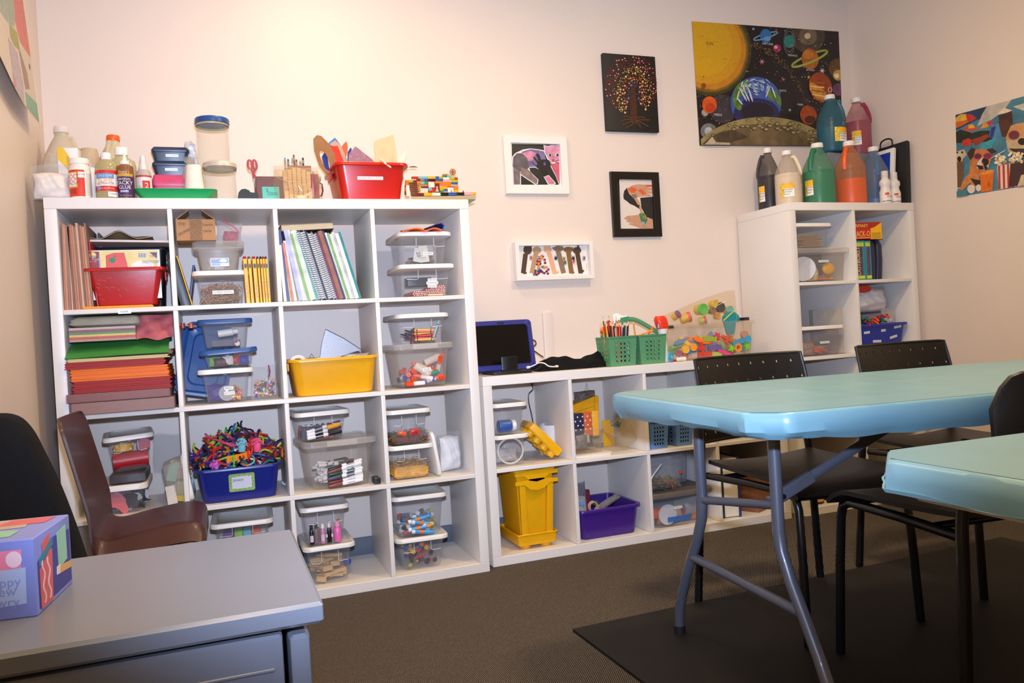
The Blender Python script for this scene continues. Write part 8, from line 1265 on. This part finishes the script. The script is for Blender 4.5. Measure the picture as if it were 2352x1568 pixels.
shelljug(1806, 347, -.22, 0, 'white paint jug with a yellow label, second from the left', (232, 216, 190), .58, MILK((224, 210, 194), .5), -40, (-75, -15), rp=64)
shelljug(1876, 330, -.255, 0, 'green paint jug in the middle of the front jugs', (30, 116, 84), .55, MILK((110, 176, 140), .62), 200, (-95, -62), rp=78)
shelljug(1949, 325, -.262, 0, 'orange paint jug right of the green one', (240, 92, 30), .40, MILK((224, 150, 104), .62), 205, rp=74)
shelljug(2005, 338, -.235, 0, 'mostly empty jug with blue paint smears, right of the orange one', (60, 120, 180), .12, MILK((150, 170, 190), .55), 30, rp=66)
z2 = at(1905, 352, -.13).z; xc = (tp_(1880, -.10) + tp_(1998, -.10)) / 2
t = thing('storage_box', 'grey box behind the front jugs carrying two upper jugs', 'box', tr(xc, -.088, ZTT)); b = MB(); b.box((0, 0, (z2 - ZTT) / 2 - .001), (.30, .16, z2 - ZTT - .002), mat((120, 122, 128), .5), bev=.006); b.build('box', t)
shelljug(1905, 219, -.125, 0, 'teal paint jug with a yellow label, upper left of two raised jugs', (24, 92, 116), .42, MILK((72, 130, 146), .75), -25, (-30, 42), z=z2, rp=68)
shelljug(1966, 226, -.085, 0, 'pink paint jug, upper right of the two raised jugs', (150, 40, 66), .58, MILK((206, 140, 150), .55), -45, (-70, -30), z=z2, rp=62)
for u, v, lb, dy in ((2031, 393, 'white squeeze paint bottle, front one by the blue canvas', 0), (2052, 396, 'white squeeze paint bottle, rear one by the blue canvas', .012)):
    p = at(u, v, -.337 + dy); r = 28 / 2 / ppm(p) * .93; k = (p.z - ZTT) / .14; bottle('paint_bottle', lb, tr(p.x, p.y, ZTT), [(r * .93, 0), (r, .004), (r, .05 * k), (r * .82, .062 * k), (r * .78, .072 * k), (r * .98, .082 * k), (r * .95, .096 * k), (r * .6, .106 * k), (r * .55, .112 * k)], mat((230, 222, 214), .4, var=.02), mat((222, 212, 204), .5), [(r * .56, .108 * k), (r * .6, .11 * k), (r * .58, .138 * k), (r * .5, .14 * k)], (arcw(r + .0004, .01, .045 * k, -80, 60, (236, 226, 216)), arcw(r + .0007, .034 * k, .044 * k, -50, -10, (206, 90, 50)), ctx('WHITE', .008, (70, 50, 60), r + .001, .027 * k, rad(0)), arcw(r + .0006, .008, .011, -80, 60, (60, 70, 110))), cat='paint bottle')
p, q = at(2018, 463, -.20), at(2068, 336, -.10); t = thing('canvas', 'blue canvas with a white edge leaning behind the small bottles', 'canvas', tr(3.735, -.165, ZTT) @ rz(rad(-90)) @ rx(rad(-6))); h_ = at(2066, 335, -.32).z - ZTT; b = MB(); b.box((0, 0, h_ / 2), (.26, .018, h_), WHT, bev=.003); b.build('frame', t); b = MB(); b.box((0, -.0095, h_ / 2), (.22, .002, h_ - .04), mat((24, 60, 160), .5)); b.build('blue_panel', t)
t = thing('portfolio_case', 'black portfolio case with a handle at right end of tall shelf', 'case', tr(3.772, -.21, ZTT) @ rz(rad(-90)) @ rx(rad(-2))); h_ = at(2088, 323, -.34).z - ZTT; b = MB(); b.box((0, .014, h_ / 2), (.28, .022, h_), mat((26, 23, 24), .6), bev=.006); b.build('case', t); b = MB(); b.tube(crom([(-.04, .014, h_), (-.034, .014, h_ + .03), (0, .014, h_ + .04), (.034, .014, h_ + .03), (.04, .014, h_)], 4), .004, BLK, 8); b.build('handle', t)
# ---------------------------------------------------------------- tall shelf compartments
TX1, TX2 = XT + g(0), XT + g(1); YV = YT + .02; T1, T2, T3_, T4_ = [zrow(i) + .0004 for i in (1, 2, 3, 4)]
xr = at(1958, 600, YV).x; w_ = xr - TX1 - .004; zA = at(1900, 568, YV).z; TPB = boxT(TX1 + .003 + w_ / 2, YV, .26, T1); lidded('clear bin marked PAINT BRUSHES in the tall shelf', TPB, w_, .26, zA - T1, FROST, clear((236, 230, 222), .05, .2, 0, 60, .6), tp=.93, strips=(('PAINT BRUSHES', .01, .098, .06, .011),), ribs=0, lt=.02)
b = MB(); b.sph((0, 0, 0), .036, YEL, seg=20, rings=12, sc_=(1, .5, .8)); one(b, 'sponge', 'round yellow sponge at the front of PAINT BRUSHES bin', 'sponge', TPB @ tr(.055, -.09, .062)); slab('board', 'dark grey board standing inside the PAINT BRUSHES bin', 'board', TPB @ tr(.01, -.03, .006), (.12, .006, .13), mat((86, 84, 88), .5)); b = MB(); b.cyl((0, 0, 0), (0, .006, 0), .058, mat((206, 206, 212), .5), seg=28); one(b, 'paper_plate', 'round pale plate at left in the PAINT BRUSHES bin', 'plate', TPB @ tr(-.09, -.085, .066) @ rz(rad(-50)))
for k in range(12): c, n_ = rn.choice((((206, 120, 60), 'tan'), ((60, 130, 120), 'teal'), ((226, 90, 50), 'orange'), ((50, 44, 48), 'black'))); inst('br' + n_, lambda: MB().cyl((-.065, 0, 0), (.045, 0, 0), .003, mat(c, .4, var=0), seg=8).cyl((.045, 0, 0), (.065, 0, 0), .0045, mat((180, 150, 100), .7), seg=8), 'paintbrush', n_ + ' paintbrush lying in the PAINT BRUSHES bin', 'paintbrush', TPB @ tr(rn.uniform(-.02, .04), -.10 + .012 * k, .014 + .004 * (k % 5)) @ rz(rn.uniform(-.25, .25)), 'paintbrushes in the bin')
b = MB(); b.pillow(.06, .06, .04, mat((216, 190, 150), .6, var=.15), 3, amp=.3); one(b, 'zip_bag', 'crumpled bag of pale pieces in the PAINT BRUSHES bin', 'bag', TPB @ tr(-.04, -.09, .008))
xr = at(1917, 540, YV).x; w_ = xr - TX1 - .002; zB = at(1880, 512, YV).z; TCS = boxT(TX1 + w_ / 2 + .002, YV, .22, zA + .0006); lidded('clear bin of craft sticks with a white lid, top left of tall shelf', TCS, w_, .22, zB - zA, WHT, CLR, tp=.92, ribs=0)
for k in range(52): inst('cst', lambda: MB().box((0, 0, 0), (.114, .0095, .0022), WOOD, bev=.001), 'craft_stick', 'pale flat craft stick stacked in the craft stick bin', 'craft stick', TCS @ tr(rn.uniform(-.014, .018), -.075 + .011 * (k % 5), .008 + .0058 * (k // 5)) @ rz(rn.uniform(-.08, .08)), 'craft sticks in the bin')
slab('bin_cover', 'white lid standing at the left of the PAINT BRUSHES bin', 'lid', tr(TX1 + .004, YV + .05, T1) @ ry(rad(1)), (.004, .10, .12), WHT) if 0 else None
# board game, books and navy bag
x0 = TX2 + .003; zg = at(2000, 549, YV).z; t = thing('game_box', 'red and yellow card game box on top of the books', 'game', tr(x0 + .092, YV + .055, zg) @ rz(rad(-8))); RB = mat((176, 30, 26), .4); b = MB(); b.box((0, 0, .042), (.17, .10, .082), RB, bev=.001); b.poly([(.0, -.0505, .045), (.085, -.0505, .084), (.0852, -.0505, .0), (0, -.0505, .0)], YEL) if 0 else b.box((.0862, 0, .04), (.002, .098, .078), YEL); b.prism([(.02, .0), (.084, .0), (.084, .081), (.05, .06), (.02, .052)], .001, YEL, tr(0, -.0502, 0) @ UP); b.prism([(-.085, .002), (.022, .002), (.022, .052), (-.085, .052)], .0016, mat((196, 40, 30), .4), tr(0, -.0502, 0) @ UP)
YT2 = mat((236, 206, 90), .4, var=0); b.text('RACK-O', .028, YT2, tr(-.026, -.0522, .026) @ UP, .088); b.text('PRIMARY', .018, YT2, tr(-.03, -.0509, .066) @ UP, .08); b.box((-.026, -.052, .008), (.088, .0006, .003), YT2); [b.box((.053, -.0516, .03 - .006 * k), (.05, .0004, .0014), INK) for k in range(5)]; b.build('box', t)
TB3 = mat((30, 136, 146), .4, var=.05); H = at(1985, 552, YV).z - T1; w_ = at(2002, 600, YV).x - x0
for k, (f, lb) in enumerate(((.62, 'thick teal game box with OUTBURST lettering on the lower spine'), (.36, 'slimmer teal game box to the right of OUTBURST one'))):
    ww_ = w_ * f; xc = x0 + (w_ * .31 if k == 0 else w_ * .81); t = thing('game_box', lb, 'game', tr(xc, YV + .10, T1)); b = MB(); b.box((0, 0, H / 2), (ww_, .2, H * (.985 if k else 1)), TB3, bev=.001); b.box((.0, -.1004, H / 2), (ww_ * .5, .0008, H * .8), mat((90, 60, 96), .4, var=.6, vs=60)); b.box((0, -.1006, H * .9), (ww_ * .8, .0008, H * .1), mat((190, 206, 60), .4, var=.2)); b.box((0, -.1006, H * .07), (ww_ * .8, .0008, H * .08), mat((190, 206, 60), .4, var=.2))
    if k == 0: b.text('OUTBURST', ww_ * .34, mat((226, 216, 60), .4, var=0), tr(-ww_ * .16, -.1014, H * .48) @ ry(-PI / 2) @ UP, H * .72)
    b.build('box', t)
for k in range(2): b = MB(); m = mat((36, 40, 66), .5, var=.1); b.loft([rr(.034, .15, .01, 0), rr(.036, .16, .012, .1), rr(.034, .15, .01, .17), rr(.02, .12, .008, .205)], m); one(b, 'folded_bag', ('navy folded bag next to the teal game boxes', 'second navy folded bag right of the first, tall shelf')[k], 'bag', tr(x0 + w_ + .022 + .04 * k, YV + .09, T1) @ ry(rad(1 + 2 * k)))
# second row
xr = at(1947, 790, YV).x; w_ = xr - TX1 - .006; zC = at(1890, 748, YV).z; TCP = boxT(TX1 + w_ / 2 + .003, YV, .26, T2); lidded('clear bin marked CLOTHES PINS in the tall shelf', TCP, w_, .26, zC - T2, WHT, clear((230, 224, 222), .06, .2, 0, 60, .6), tp=.95, strips=(('CLOTHES PINS', .02, .062, .056, .011),), ribs=0)
b = MB(); b.pillow(.09, .065, .06, clear((206, 170, 150), .5, .2, .8, 40), 4, n=12, amp=.25); one(b, 'zip_bag', 'crumpled bag at left in the CLOTHES PINS bin', 'bag', TCP @ tr(-.06, -.07, .004))
for k in range(26): c, n_ = rn.choice((((230, 100, 40), 'orange'), ((220, 180, 130), 'wooden'), ((90, 120, 170), 'blue'), ((150, 70, 60), 'brick red'), ((230, 100, 40), 'orange'))); inst('cp_' + n_, lambda: MB().box((0, 0, .004), (.07, .010, .005), mat(c, .45, var=.05), bev=.001).box((0, 0, -.003), (.07, .010, .005), mat(c, .45, var=.05), T=ry(.06), bev=.001), 'clothes_pin', n_ + ' clothes pin inside the CLOTHES PINS bin', 'clothes pin', TCP @ tr(rn.uniform(-.01, .06), rn.uniform(-.10, .08), rn.uniform(.012, .055)) @ rz(rn.uniform(-.5, .5)) @ ry(rn.uniform(-.2, .2)), 'clothes pins in the bin')
p0, p1 = at(1862, 712, -.10), at(1953, 709, -.10); t = thing('foam_board', 'grey brown folded board standing behind the CLOTHES PINS bin', 'board', tr(0, 0, 0)); GB = mat((150, 138, 122), .6, var=.04); b = MB(); zt = p0.z; b.box(((p0.x + p1.x) / 2, -.09, (zt + T2) / 2), (p1.x - p0.x, .006, zt - T2), GB); b.build('back_panel', t); b = MB(); q = at(1966, 760, -.28); b.box((TX1 + C_ - .03, -.20, (zt + T2) / 2), (.006, .21, zt - T2 - .004), mat((206, 196, 184), .6)); b.build('side_panel', t)
xr = at(2092, 760, YV).x; w_ = min(xr, TX2 + C_ - .003) - TX2 - .006; zD = at(2030, 742, YV).z; T8 = boxT(TX2 + w_ / 2 + .003, YV, .26, T2); t = opentub('blue tub with several label strips in the tall shelf', T8, w_, .26, zD - T2, mat((22, 48, 150), .35, var=.03), .88, .02, grips=0); hh8 = zD - T2
for tx, x, z_, ww_, r_ in (('STENCILS', -.30, .70, .036, -3), ('YARN', .02, .74, .028, -3), ('COTTON BALLS', .30, .84, .046, -6), ('COFFEE FILTERS', -.10, .36, .052, 2), ('PAPER DOILIES', .22, .48, .046, -12)): y, tl = face_y(.26, hh8, hh8 * z_, .88, .014); strip(t, tx, x * w_, y - .001, hh8 * z_, ww_, .0115, tl, rad(r_))
t = thing('zip_bag', 'large clear bag of cotton balls above the blue labelled tub', 'bag', tr(TX2 + .155, -.22, zD + .052)); b = MB(); hb = T2 + C_ - zD - .058; b.pillow(.285, hb, .15, FILM, 9, n=20, amp=.15, pinch=.35); b.build('film', t); b = MB(); b.pillow(.262, hb * .88, .13, mat((232, 228, 224), .8, var=.05, bump=.9, bs=60), 5, tr(0, 0, .006), amp=.2, n=22, pinch=.35); b.build('cotton_balls', t); b = MB(); b.ell((-.06, hb * .86), .05, .018, RED, tr(0, -.078, 0) @ UP, n=24, a0=0); b.text('100% COTTON', .012, mat((90, 80, 90), .4, var=0), tr(.03, -.078, hb * .84) @ UP, .07); b.build('printed_mark', t)
for k in range(26): c, n_ = rn.choice((((240, 90, 40), 'orange'), ((40, 110, 80), 'green'), ((30, 110, 130), 'teal'), ((190, 40, 60), 'red'), ((50, 40, 60), 'dark'))); inst('yn' + n_, lambda: MB().tube(crom([(-.04, 0, 0), (-.02, .006, .016), (.0, -.006, .008), (.02, .004, .018), (.042, 0, 0)], 4), .0045, mat(c, .8, var=.1), 6), 'yarn', n_ + ' yarn strand heaped in the blue labelled tub', 'yarn', T8 @ tr(rn.uniform(-.10, .07), rn.uniform(-.10, .0), hh8 - .012 + rn.uniform(0, .045)) @ rz(rn.uniform(0, 6)) @ rx(rn.uniform(-.8, .8)), 'yarn strands in the tub')
b = MB(); b.pillow(.09, .10, .04, FILM2, 5, n=12); one(b, 'plastic_bag', 'small clear bag of beige pieces at right of blue tub', 'bag', T8 @ tr(w_ * .33, -.05, hh8 - .03)); b = MB(); b.pillow(.05, .03, .03, CRM, 2, n=8); one(b, 'cotton_ball', 'beige ball in the small clear bag, right of blue tub', 'cotton ball', T8 @ tr(w_ * .33, -.05, hh8 - .005)); slab('card', 'yellow card edge left of the blue labelled tub', 'card', tr(TX2 + .003, YV + .10, T2), (.004, .1, .16), YEL)
# lower rows glimpsed under the table
x = TX1 + .02; t = thing('storage_box', 'maroon box with a white lid, third row of the tall shelf', 'box', tr(TX1 + .11, YV + .14, T3_)); b = MB(); b.box((0, 0, .075), (.19, .24, .15), mat((116, 40, 50), .45, var=.2, vs=14), bev=.004); b.prism([(-.03, 0), (.09, .06), (.09, .02), (.02, 0)], .001, mat((214, 150, 50), .4), tr(0, -.121, .01) @ UP); b.build('box', t); b = MB(); b.box((0, 0, .162), (.20, .25, .024), WHT, bev=.004); b.build('lid', t)
for k in range(6): slab('book', 'grey edged magazine, number ' + ('one', 'two', 'three', 'four', 'five', 'six')[k] + ' from the left in third tall row', 'magazine', tr(TX2 + .03 + .014 * k, YV + .13, T3_) @ ry(rad(1.5)), (.011, .22, .235 + .004 * (k % 3)), mat((176, 168, 166), .6, var=.3, vs=300, stretch=(6, .1, .1)), 'grey magazines')
b = MB(); b.pillow(.20, .2, .12, clear((232, 220, 200), .3, .15, 1.2, 40), 8, n=18, amp=.25, pinch=.4); one(b, 'plastic_bag', 'large crumpled clear bag right of the grey magazines', 'bag', tr(TX2 + .225, -.20, T3_)); b = MB(); b.cyl((0, 0, 0), (0, 0, .12), .045, mat((226, 170, 40), .4), seg=24); b.cyl((0, 0, .001), (0, 0, .01), .0462, BLK, seg=24); one(b, 'can', 'yellow can with black base, bottom row of the tall shelf', 'can', tr(TX1 + .08, YV + .06, T4_)); b = MB(); b.pillow(.16, .06, .12, mat((120, 70, 50), .6, var=.3, vs=40), 6, n=12, amp=.25); one(b, 'cloth_bundle', 'brown patterned bundle in the bottom row of tall shelf', 'cloth', tr(TX1 + .22, YV + .10, T4_))
